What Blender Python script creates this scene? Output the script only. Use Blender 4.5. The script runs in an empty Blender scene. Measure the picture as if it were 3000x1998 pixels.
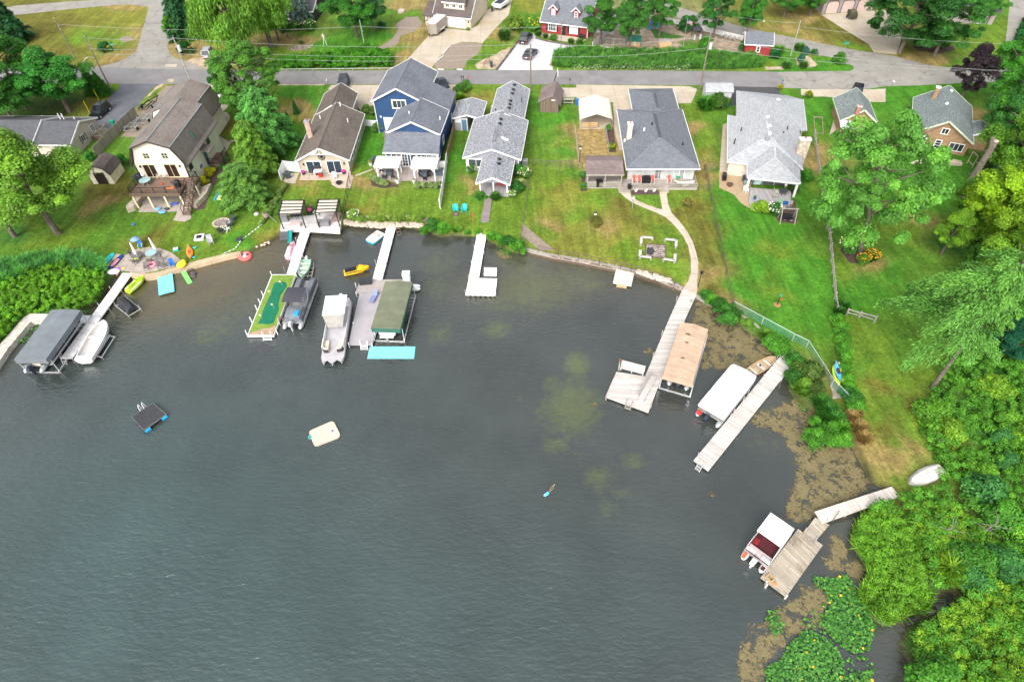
import bpy,math,random
import numpy as np
from mathutils import Vector,Matrix
S=bpy.context.scene
COL=S.collection
R=math.radians
GZ=0.6
DZ=0.45
FPX,CAMH,PITCH,ROLL=1867.0,54.0,47.0,-2.3
CAMR=Matrix.Rotation(R(90-PITCH),3,'X')@Matrix.Rotation(R(ROLL),3,'Z')
def W(px,py,z=GZ):
 
 d=CAMR@Vector(((px-1500)/FPX,-(py-999)/FPX,-1))
 t=(z-CAMH)/d.z
 return Vector((d.x*t,d.y*t,z))
def WL(pts,z=GZ):
 return[W(p[0],p[1],z)for p in pts]
def frame(p,ang):
 return Matrix.Translation(p)@Matrix.Rotation(ang,4,'Z')
def frame2(a,b,z=GZ):
 
 A,B=W(a[0],a[1],z),W(b[0],b[1],z)
 d=B-A
 return frame(Vector((A.x,A.y,0)),math.atan2(d.y,d.x)),d.length
def loc(fr,px,py,z):
 return fr.inverted()@W(px,py,z)
class MB:
 def __init__(s,fr=None):
  s.v,s.f,s.T=[],[],fr.copy()if fr is not None else Matrix.Identity(4)
 def add(s,vs,fs):
  n=len(s.v)
  s.v+=[s.T@Vector(p)for p in vs]
  s.f+=[tuple(n+i for i in f)for f in fs]
  return s
 def box(s,x0,x1,y0,y1,z0,z1):
  if x1<x0:x0,x1=x1,x0
  if y1<y0:y0,y1=y1,y0
  return s.add([(x0,y0,z0),(x1,y0,z0),(x1,y1,z0),(x0,y1,z0),(x0,y0,z1),(x1,y0,z1),(x1,y1,z1),(x0,y1,z1)],[(3,2,1,0),(4,5,6,7),(0,1,5,4),(1,2,6,5),(2,3,7,6),(3,0,4,7)])
 def cbox(s,cx,cy,z0,sx,sy,sz,rot=0):
  o=s.T
  s.T=o@Matrix.Translation((cx,cy,0))@Matrix.Rotation(rot,4,'Z')
  s.box(-sx/2,sx/2,-sy/2,sy/2,z0,z0+sz)
  s.T=o
  return s
 def prism(s,pts,z0,z1):
  pts=[(p[0],p[1])for p in pts]
  a=sum(p[0]*q[1]-q[0]*p[1]for p,q in zip(pts,pts[1:]+pts[:1]))
  if a<0:pts=pts[::-1]
  n=len(pts)
  return s.add([(x,y,z0)for x,y in pts]+[(x,y,z1)for x,y in pts],[tuple(range(n))[::-1],tuple(range(n,2*n))]+[(i,(i+1)%n,n+(i+1)%n,n+i)for i in range(n)])
 def ext(s,prof,y0,y1):
  
  n=len(prof)
  a=sum(p[0]*q[1]-q[0]*p[1]for p,q in zip(prof,prof[1:]+prof[:1]))
  if a<0:prof=prof[::-1]
  return s.add([(x,y0,z)for x,z in prof]+[(x,y1,z)for x,z in prof],[tuple(range(n)),tuple(range(n,2*n))[::-1]]+[((i+1)%n,i,n+i,n+(i+1)%n)for i in range(n)])
 def poly(s,pts):
  return s.add(pts,[tuple(range(len(pts)))])
 def slab(s,pts,t):
  
  n=len(pts)
  return s.add([tuple(p)for p in pts]+[(p[0],p[1],p[2]-t)for p in pts],[tuple(range(n)),tuple(range(n,2*n))[::-1]]+[(i,n+i,n+(i+1)%n,(i+1)%n)for i in range(n)])
 def tube(s,p,q,r,r2=None,n=7):
  p,q=Vector(p),Vector(q)
  r2=r if r2 is None else r2
  d=(q-p)
  if d.length<1e-6:return s
  d.normalize()
  u=d.cross(Vector((0,0,1))if abs(d.z)<.9 else Vector((1,0,0))).normalized()
  w=d.cross(u)
  vs=[]
  for c,rr in((p,r),(q,r2)):
   for i in range(n):
    a=2*math.pi*i/n
    vs.append(c+rr*(math.cos(a)*u+math.sin(a)*w))
  return s.add(vs,[(i,(i+1)%n,n+(i+1)%n,n+i)for i in range(n)]+[tuple(range(n))[::-1],tuple(range(n,2*n))])
 def path(s,pts,r,n=6):
  for a,b in zip(pts,pts[1:]):s.tube(a,b,r,None,n)
  return s
 def bar(s,p,q,w,h):
  
  p,q=Vector(p),Vector(q)
  d=(q-p).normalized()
  u=d.cross(Vector((0,0,1))if abs(d.z)<.9 else Vector((0,1,0))).normalized()
  k=u.cross(d)
  vs=[c+a*u*w/2+b*k*h/2 for c in(p,q)for a,b in((-1,-1),(1,-1),(1,1),(-1,1))]
  return s.add(vs,[(3,2,1,0),(4,5,6,7),(0,1,5,4),(1,2,6,5),(2,3,7,6),(3,0,4,7)])
 def loft(s,rings,cap=True):
  n=len(rings[0])
  vs=[p for r in rings for p in r]
  fs=[]
  for k in range(len(rings)-1):
   for i in range(n):
    j=(i+1)%n
    fs.append((k*n+i,k*n+j,(k+1)*n+j,(k+1)*n+i))
  if cap:fs+=[tuple(range(n))[::-1],tuple(range((len(rings)-1)*n,len(rings)*n))]
  return s.add(vs,fs)
 def ell(s,c,rx,ry,rz,nu=12,nv=7):
  rings=[]
  for k in range(nv+1):
   a=-math.pi/2+math.pi*k/nv
   a=max(min(a,1.5),-1.5)
   rings.append([(c[0]+rx*math.cos(a)*math.cos(2*math.pi*i/nu),c[1]+ry*math.cos(a)*math.sin(2*math.pi*i/nu),c[2]+rz*math.sin(a))for i in range(nu)])
  return s.loft(rings)
 def cyl(s,c,r,z0,z1,n=14,r2=None):
  r2=r if r2 is None else r2
  return s.loft([[(c[0]+rr*math.cos(2*math.pi*i/n),c[1]+rr*math.sin(2*math.pi*i/n),z)for i in range(n)]for rr,z in((r,z0),(r2,z1))])
 def torus(s,c,r,t,n=20,m=8,sx=1,sy=1,rot=0,flat=1):
  rings=[]
  for k in range(n+1):
   a=2*math.pi*k/n
   ring=[]
   for i in range(m):
    b=2*math.pi*i/m
    x,y=(r+t*math.cos(b))*math.cos(a)*sx,(r+t*math.cos(b))*math.sin(a)*sy
    ring.append((c[0]+x*math.cos(rot)-y*math.sin(rot),c[1]+x*math.sin(rot)+y*math.cos(rot),c[2]+flat*t*math.sin(b)))
   rings.append(ring[::-1])
  return s.loft(rings,False)
 def build(s,name,mat,parent=None,smooth=False,uv=True):
  o0=parent_base(parent)
  me=bpy.data.meshes.new(name)
  ux=(s.T.to_3x3()@Vector((1,0,0))).normalized()
  me.from_pydata([(p-o0)[:]for p in s.v],[],s.f)
  me.update()
  if uv and len(s.f)<40000:
   ul=me.uv_layers.new(name='UVMap').data
   for p in me.polygons:
    n=p.normal
    if abs(n.z)>.97:
     a=ux;b=Vector((-a.y,a.x,0))
    else:
     a=Vector((-n.y,n.x,0)).normalized();b=n.cross(a)
    for li in p.loop_indices:
     c=me.vertices[me.loops[li].vertex_index].co+o0
     ul[li].uv=(c.dot(a),c.dot(b))
  if smooth:
   for p in me.polygons:p.use_smooth=True
   if hasattr(me,'set_sharp_from_angle'):me.set_sharp_from_angle(angle=R(38))
  me.materials.append(mat)
  ob=bpy.data.objects.new(name,me)
  COL.objects.link(ob)
  if parent is not None:ob.parent=parent
  return ob
BASE={}
def parent_base(p):
 while p is not None:
  if p.name in BASE:return BASE[p.name]
  p=p.parent
 return Vector((0,0,0))
def thing(name,label,cat,at=(0,0,0),group=None):
 o=bpy.data.objects.new(name,None)
 o.empty_display_size=.3
 COL.objects.link(o)
 o.location=at
 BASE[o.name]=Vector(at)
 o['label']=label;o['category']=cat
 if group:o['group']=group
 return o
def tag(o,label=None,cat=None,group=None,kind=None):
 if label:o['label']=label
 if cat:o['category']=cat
 if group:o['group']=group
 if kind:o['kind']=kind
 return o
def struct(mb,name,mat,label=None):
 o=mb.build(name,mat)
 o['kind']='structure'
 o['category']=name.replace('_',' ')
 if label:o['label']=label
 return o
def dup(root,at,rot=None,label=None,sc=None,cat=None,group=None,color=None):
 def cp(o,par):
  c=o.copy();COL.objects.link(c);c.parent=par
  if color is not None and c.type=='MESH' and o.get('tint'):c.color=color
  for ch in list(o.children):cp(ch,c)
  return c
 r=cp(root,None)
 r.location=at
 if rot is not None:r.rotation_euler=(0,0,rot)
 if sc is not None:r.scale=sc if not isinstance(sc,(int,float))else(sc,sc,sc)
 if label:r['label']=label
 if cat:r['category']=cat
 if group:r['group']=group
 return r
# -- materials
class NT:
 def __init__(s,name):
  s.m=bpy.data.materials.new(name);s.m.use_nodes=True
  s.t=s.m.node_tree;s.t.nodes.clear()
 def n(s,typ,**kw):
  nd=s.t.nodes.new(typ)
  for k,v in kw.items():
   if k in nd.inputs.keys():s.set(nd.inputs[k],v)
   else:setattr(nd,k,v)
  return nd
 def set(s,sock,v):
  if isinstance(v,bpy.types.NodeSocket):s.t.links.new(v,sock)
  elif isinstance(v,(tuple,list))and len(v)==3 and sock.type=='RGBA':sock.default_value=(*v,1)
  else:sock.default_value=v
 def obj(s):return s.n('ShaderNodeTexCoord').outputs['Object']
 def uv(s):return s.n('ShaderNodeTexCoord').outputs['UV']
 def geo(s):return s.n('ShaderNodeNewGeometry').outputs['Position']
 def noise(s,vec,sc,det=3,rough=.55,out='Fac'):
  nd=s.n('ShaderNodeTexNoise',Scale=sc,Detail=det,Roughness=rough,Vector=vec)
  return nd.outputs[out]
 def math(s,op,a,b=0.0,clamp=False):
  nd=s.n('ShaderNodeMath',operation=op,use_clamp=clamp)
  s.set(nd.inputs[0],a);s.set(nd.inputs[1],b)
  return nd.outputs[0]
 def ramp(s,fac,a,b,c=0.0,d=1.0):
  nd=s.n('ShaderNodeMapRange')
  for i,v in enumerate((fac,a,b,c,d)):s.set(nd.inputs[i],v)
  return nd.outputs[0]
 def mix(s,fac,a,b,mode='MIX'):
  nd=s.n('ShaderNodeMix',data_type='RGBA',blend_type=mode)
  s.set(nd.inputs[0],fac);s.set(nd.inputs[6],a);s.set(nd.inputs[7],b)
  return nd.outputs[2]
 def scale(s,col,f):
  nd=s.n('ShaderNodeVectorMath',operation='SCALE')
  s.set(nd.inputs[0],col);s.set(nd.inputs[3],f)
  return nd.outputs[0]
 def bump(s,h,st=.3,dist=.05):
  return s.n('ShaderNodeBump',Height=h,Strength=st,Distance=dist).outputs[0]
 def out(s,col,rough=.7,metal=0.0,spec=.3,normal=None,shader=None):
  if shader is None:
   p=s.n('ShaderNodeBsdfPrincipled',Roughness=rough,Metallic=metal)
   s.set(p.inputs['Base Color'],col)
   s.set(p.inputs['Specular IOR Level'],spec)
   if normal is not None:s.set(p.inputs['Normal'],normal)
   shader=p.outputs[0]
  o=s.n('ShaderNodeOutputMaterial')
  s.t.links.new(shader,o.inputs[0])
  return s.m
MATS={}
def mat(name,col,rough=.7,var=.25,sc=1.5,metal=0.0,spec=.3,bump=0.0,bsc=12):
 if name in MATS:return MATS[name]
 t=NT(name)
 g=t.obj()
 f=t.ramp(t.noise(g,sc,4),.3,.7,1-var,1+var*.6)
 nrm=t.bump(t.noise(g,bsc,3),bump,.03)if bump else None
 MATS[name]=t.out(t.scale(col,f),rough,metal,spec,nrm)
 return MATS[name]
def shingle(name,c1,c2,c3=None,blot=.5):
 t=NT(name);u=t.uv()
 b=t.n('ShaderNodeTexBrick',Vector=u,Scale=1.0,offset=.5)
 t.set(b.inputs['Color1'],(.75,.75,.75));t.set(b.inputs['Color2'],(1.15,1.15,1.15));t.set(b.inputs['Mortar'],(.55,.55,.55))
 b.inputs['Mortar Size'].default_value=.02;b.inputs['Brick Width'].default_value=.5;b.inputs['Row Height'].default_value=.2
 n1=t.noise(u,3.4,3,.7)
 n2=t.noise(u,.25,3)
 c=t.mix(t.ramp(n1,.5-blot*.4,.5+blot*.4),c1,c2)
 if c3:c=t.mix(t.ramp(n2,.45,.7),c,c3)
 c=t.mix(.75,c,b.outputs['Color'],'MULTIPLY')
 nrm=t.bump(b.outputs['Fac'],-.3,.02)
 return t.out(c,.9,0,.15,nrm)
def siding(name,col,pitch=.22,dirt=.12):
 t=NT(name);u=t.uv()
 sp=t.n('ShaderNodeSeparateXYZ',Vector=u)
 w=t.math('FRACT',t.math('DIVIDE',sp.outputs[1],pitch))
 l=t.ramp(w,0,.16,.78,1.0)
 f=t.math('MULTIPLY',l,t.ramp(t.noise(t.obj(),.8,4),.3,.7,1-dirt,1.05))
 return t.out(t.scale(col,f),.6,0,.3,t.bump(w,.25,.03))
def planks(name,c1,c2,c3,width=.19,length=2.6,swap=False,gap=.3,stain=.5):
 t=NT(name);u=t.uv()
 if swap:
  sp=t.n('ShaderNodeSeparateXYZ',Vector=u)
  u=t.n('ShaderNodeCombineXYZ',X=sp.outputs[1],Y=sp.outputs[0]).outputs[0]
 b=t.n('ShaderNodeTexBrick',Vector=u,Scale=1.0,offset=.37)
 t.set(b.inputs['Color1'],(.72,.72,.72));t.set(b.inputs['Color2'],(1.15,1.15,1.15));t.set(b.inputs['Mortar'],(gap,gap,gap))
 b.inputs['Mortar Size'].default_value=.018;b.inputs['Brick Width'].default_value=length;b.inputs['Row Height'].default_value=width
 mp=t.n('ShaderNodeMapping',Vector=u);mp.inputs['Scale'].default_value=(.5,5.5,1)
 g=t.noise(mp.outputs[0],1.3,5,.7)
 c=t.mix(t.ramp(g,.35,.65),c1,c2)
 c=t.mix(t.ramp(t.noise(t.obj(),.55,4,.65),.52,.68,0,stain),c,c3)
 c=t.mix(.85,c,b.outputs['Color'],'MULTIPLY')
 return t.out(c,.85,0,.15,t.bump(b.outputs['Fac'],-.4,.03))
def brick(name,c1,c2,mortar,w=.42,h=.16):
 t=NT(name);u=t.uv()
 b=t.n('ShaderNodeTexBrick',Vector=u,Scale=1.0)
 t.set(b.inputs['Color1'],c1);t.set(b.inputs['Color2'],c2);t.set(b.inputs['Mortar'],mortar)
 b.inputs['Mortar Size'].default_value=.015;b.inputs['Brick Width'].default_value=w;b.inputs['Row Height'].default_value=h
 f=t.ramp(t.noise(t.obj(),1.3,4),.3,.7,.75,1.15)
 return t.out(t.scale(b.outputs['Color'],f),.9,0,.15)
def pebble(name,c1,c2,c3,sc=3.0):
 t=NT(name);g=t.obj()
 v=t.n('ShaderNodeTexVoronoi',Vector=g,Scale=sc)
 c=t.mix(t.ramp(t.n('ShaderNodeSeparateColor',Color=v.outputs['Color']).outputs[0],0,1),c1,c2)
 c=t.mix(t.ramp(v.outputs['Distance'],.25,.6,0,.85),c,c3)
 c=t.mix(t.ramp(t.noise(g,.6,3),.4,.7,0,.3),c,c3)
 return t.out(c,.9,0,.2,t.bump(v.outputs['Distance'],-.6,.08))
def asphalt(name,col,crack=.35,tint=(.3,.3,.3),csc=.16):
 t=NT(name);g=t.geo()
 f=t.ramp(t.noise(g,.35,6,.7),.3,.7,.82,1.14)
 f2=t.ramp(t.noise(g,9,2),.3,.7,.9,1.1)
 wp=t.n('ShaderNodeMix',data_type='VECTOR');wp.inputs[0].default_value=.75
 t.set(wp.inputs[4],g)
 nz=t.n('ShaderNodeTexNoise',Scale=.5,Detail=5.0,Vector=g)
 ad=t.n('ShaderNodeVectorMath',operation='MULTIPLY_ADD');t.set(ad.inputs[0],nz.outputs['Color']);ad.inputs[1].default_value=(4,4,0);t.set(ad.inputs[2],g)
 v=t.n('ShaderNodeTexVoronoi',feature='DISTANCE_TO_EDGE',Vector=ad.outputs[0],Scale=csc)
 k=t.ramp(v.outputs['Distance'],.0,.022,1-crack,1)
 c=t.scale(col,t.math('MULTIPLY',t.math('MULTIPLY',f,f2),k))
 c=t.mix(t.ramp(t.noise(g,.09,4),.5,.7,0,.35),c,tint)
 return t.out(c,.9,0,.2,t.bump(t.noise(g,20,2),.25,.02))
def concrete(name,col,joint=3.0,stain=(.35,.25,.14),amt=.4):
 t=NT(name);g=t.obj();u=t.uv()
 b=t.n('ShaderNodeTexBrick',Vector=u,Scale=1.0,offset=0.0)
 t.set(b.inputs['Color1'],(.96,.96,.96));t.set(b.inputs['Color2'],(1.04,1.04,1.04));t.set(b.inputs['Mortar'],(.62,.58,.5))
 b.inputs['Mortar Size'].default_value=.03;b.inputs['Brick Width'].default_value=joint;b.inputs['Row Height'].default_value=joint
 f=t.ramp(t.noise(g,.7,6,.7),.3,.7,.85,1.1)
 c=t.mix(t.ramp(t.noise(g,.22,5,.65),.48,.72,0,amt),t.scale(col,f),stain)
 c=t.mix(1.0,c,b.outputs['Color'],'MULTIPLY')
 return t.out(c,.9,0,.2,t.bump(t.noise(g,15,3),.15,.02))
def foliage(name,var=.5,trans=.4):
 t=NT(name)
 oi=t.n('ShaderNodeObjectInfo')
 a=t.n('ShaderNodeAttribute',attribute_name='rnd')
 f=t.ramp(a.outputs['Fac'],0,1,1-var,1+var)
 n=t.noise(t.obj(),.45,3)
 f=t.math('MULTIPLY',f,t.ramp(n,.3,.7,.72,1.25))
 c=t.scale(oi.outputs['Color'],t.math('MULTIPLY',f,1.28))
 yel=t.mix(t.ramp(a.outputs['Fac'],.55,1,0,.35),c,t.mix(1.0,c,(1.6,1.15,.5),'MULTIPLY'))
 d=t.n('ShaderNodeBsdfPrincipled',Roughness=.5);t.set(d.inputs['Base Color'],yel);d.inputs['Specular IOR Level'].default_value=.25
 tr=t.n('ShaderNodeBsdfTranslucent');t.set(tr.inputs['Color'],yel)
 mx=t.n('ShaderNodeMixShader');mx.inputs[0].default_value=trans
 t.t.links.new(d.outputs[0],mx.inputs[1]);t.t.links.new(tr.outputs[0],mx.inputs[2])
 return t.out(None,shader=mx.outputs[0])
def glass_dark(name='window_glass',col=(.03,.04,.045),rough=.08):
 t=NT(name)
 f=t.ramp(t.noise(t.obj(),.9,3),.35,.7,.5,2.2)
 return t.out(t.scale(col,f),rough,0,.6)
WHITE=mat('white_paint',(.8,.8,.79),.5,.06)
VINYL=mat('white_vinyl',(.82,.82,.82),.4,.04)
BLACK=mat('black_metal',(.02,.02,.022),.5,.3)
RUBBER=mat('black_rubber',(.025,.025,.027),.8,.3)
STEEL=mat('galvanised_steel',(.5,.51,.52),.4,.2,1.5,.7)
ALU=mat('brushed_aluminium',(.62,.63,.64),.35,.15,1.5,.6)
GLASS=glass_dark()
BARK=mat('tree_bark',(.16,.13,.105),.95,.45,3,bump=.6)
POLEW=mat('weathered_pole_wood',(.2,.17,.14),.9,.3,4)
POLEG=mat('grey_pole_wood',(.33,.33,.3),.9,.25,4)
LEAF=foliage('leaf_foliage')
NEEDLE=foliage('needle_foliage',.45,.2)
GREYWOOD=mat('grey_weathered_wood',(.34,.31,.27),.9,.35,5)
BROWNWOOD=mat('brown_stained_wood',(.14,.1,.07),.8,.3,5)
CHARCOAL=mat('charcoal_fabric',(.05,.053,.06),.85,.3)
REDP=mat('red_plastic',(.6,.05,.04),.45,.12)
BLUEP=mat('blue_plastic',(.03,.16,.5),.45,.15)
TEALP=mat('turquoise_plastic',(.02,.46,.47),.45,.12)
LIME=mat('lime_plastic',(.5,.75,.04),.4,.12)
YELLOW=mat('yellow_plastic',(.8,.62,.03),.4,.12)
ORANGE=mat('orange_plastic',(.85,.25,.05),.45,.12)
PINK=mat('pink_plastic',(.8,.3,.38),.45,.12)
NAVY=mat('navy_plastic',(.02,.05,.22),.45,.15)
GREENP=mat('green_plastic',(.02,.3,.17),.5,.15)
# -- camera, light
cam=bpy.data.cameras.new('camera')
cam.sensor_width=36.0;cam.lens=36.0*FPX/3000.0;cam.clip_start=.5;cam.clip_end=9000
co=bpy.data.objects.new('camera',cam);COL.objects.link(co)
co.matrix_world=Matrix.Translation((0,0,CAMH))@CAMR.to_4x4()
S.camera=co
SUN_EL,SUN_AZ=43.0,-158.0
w=bpy.data.worlds.new('World');S.world=w;w.use_nodes=True
nt=w.node_tree;nt.nodes.clear()
sky=nt.nodes.new('ShaderNodeTexSky');sky.sky_type='NISHITA';sky.sun_disc=False
sky.sun_elevation=R(SUN_EL);sky.sun_rotation=R(SUN_AZ);sky.air_density=1.0;sky.dust_density=4.0;sky.ozone_density=1.0
hs=nt.nodes.new('ShaderNodeHueSaturation');hs.inputs['Saturation'].default_value=.28
bg=nt.nodes.new('ShaderNodeBackground');bg.inputs['Strength'].default_value=.15
wo=nt.nodes.new('ShaderNodeOutputWorld')
nt.links.new(sky.outputs[0],hs.inputs['Color']);nt.links.new(hs.outputs[0],bg.inputs[0]);nt.links.new(bg.outputs[0],wo.inputs[0])
sl=bpy.data.lights.new('sun','SUN');sl.energy=1.3;sl.angle=R(42);sl.color=(1,.955,.885)
so=bpy.data.objects.new('sun',sl);COL.objects.link(so)
sd=Vector((math.sin(R(SUN_AZ))*math.cos(R(SUN_EL)),math.cos(R(SUN_AZ))*math.cos(R(SUN_EL)),math.sin(R(SUN_EL))))
so.rotation_euler=sd.to_track_quat('Z','Y').to_euler()
S.view_settings.view_transform='Standard';S.view_settings.look='None';S.view_settings.gamma=1;S.view_settings.use_curve_mapping=False
S.view_settings.exposure=EXPOSURE=1.0
S.cycles.max_bounces=6;S.cycles.transparent_max_bounces=8;S.cycles.diffuse_bounces=3;S.cycles.glossy_bounces=3
S.cycles.use_denoising=True
# -- ground and lake
SHORE_PX=[(-200,1130),(0,1024),(40,975),(77,934),(135,928),(180,912),(235,912),(285,880),(312,840),(335,803),(386,808),(430,812),(470,807),(507,793),(550,783),(600,769),(660,753),(705,743),(747,728),(780,710),(812,692),(835,676),(1000,668),(1012,657),(1060,663),(1130,667),(1180,663),(1238,670),(1290,690),(1340,686),(1395,690),(1425,700),(1470,722),(1505,738),(1544,735),(1610,751),(1707,768),(1804,788),(1865,801),(1922,818),(1999,847),(2040,868),(2080,890),(2142,915),(2160,945),(2215,985),(2247,1002),(2300,1035),(2345,1045),(2330,1085),(2310,1135),(2345,1180),(2390,1205),(2430,1245),(2490,1290),(2520,1345),(2560,1412),(2600,1435),(2610,1462),(2540,1485),(2505,1522),(2492,1590),(2540,1655),(2546,1693),(2512,1720),(2530,1770),(2560,1812),(2604,1835),(2646,1806),(2711,1785),(2760,1732),(2800,1724),(2806,1765),(2750,1792),(2700,1812),(2655,1842),(2640,1890),(2668,1940),(2700,1998),(2750,2150),(2850,2350)]
shore=[W(x,y,.25)[:2]for x,y in SHORE_PX]
LAND=[(-3000,-200),(-140,-8),(-75,30)]+shore+[(75,-6),(3000,-300),(3000,4000),(-3000,4000)]
LAND=np.array(LAND)
def sdist(X,Y,poly=LAND):
 
 d=np.full(X.shape,1e9);ins=np.zeros(X.shape,bool)
 n=len(poly)
 for i in range(n):
  ax,ay=poly[i];bx,by=poly[(i+1)%n]
  dx,dy=bx-ax,by-ay
  L=dx*dx+dy*dy
  t=np.clip(((X-ax)*dx+(Y-ay)*dy)/L,0,1)
  d=np.minimum(d,np.hypot(X-ax-t*dx,Y-ay-t*dy))
  if ay!=by:
   c=((ay>Y)!=(by>Y))&(X<dx*(Y-ay)/(by-ay)+ax)
   ins^=c
 return np.where(ins,d,-d)
def axis(lo,hi,step,far):
 a=list(np.arange(lo,hi+step/2,step))
 s=step;b=[]
 while not b or b[-1]<far:
  s*=1.5;b.append((b[-1]if b else 0)+s)
 return np.array([lo-v for v in b[::-1]]+a+[hi+v for v in b])
def grid_mesh(name,xs,ys,Z,attrs,material):
 nx,ny=len(xs),len(ys)
 X,Y=np.meshgrid(xs,ys)
 co=np.stack([X,Y,Z],-1).reshape(-1,3)
 i=np.arange(nx*ny).reshape(ny,nx)
 q=np.stack([i[:-1,:-1],i[:-1,1:],i[1:,1:],i[1:,:-1]],-1).reshape(-1,4)
 me=bpy.data.meshes.new(name)
 me.vertices.add(len(co));me.vertices.foreach_set('co',co.ravel().astype(np.float32))
 me.loops.add(q.size);me.loops.foreach_set('vertex_index',q.ravel().astype(np.int32))
 me.polygons.add(len(q));me.polygons.foreach_set('loop_start',np.arange(0,q.size,4,dtype=np.int32))
 me.update(calc_edges=True)
 me.polygons.foreach_set('use_smooth',np.ones(len(q),bool))
 for k,v in attrs.items():
  a=me.color_attributes.new(k,'FLOAT_COLOR','POINT')
  c=np.concatenate([v.reshape(-1,3),np.ones((len(co),1))],1)
  a.data.foreach_set('color',c.ravel().astype(np.float32))
 me.materials.append(material)
 o=bpy.data.objects.new(name,me);COL.objects.link(o)
 o['kind']='structure'
 return o
TONE=dict(L=(.062,.20,.018),G=(.085,.185,.02),V=(.12,.205,.022),Y=(.18,.19,.032),D=(.27,.205,.075),O=(.135,.13,.026),B=(.26,.20,.13),K=(.04,.075,.014),T=(.3,.22,.085),N=(.05,.15,.025))  # K: dark soil, with the shade under trees put into its colour
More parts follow.
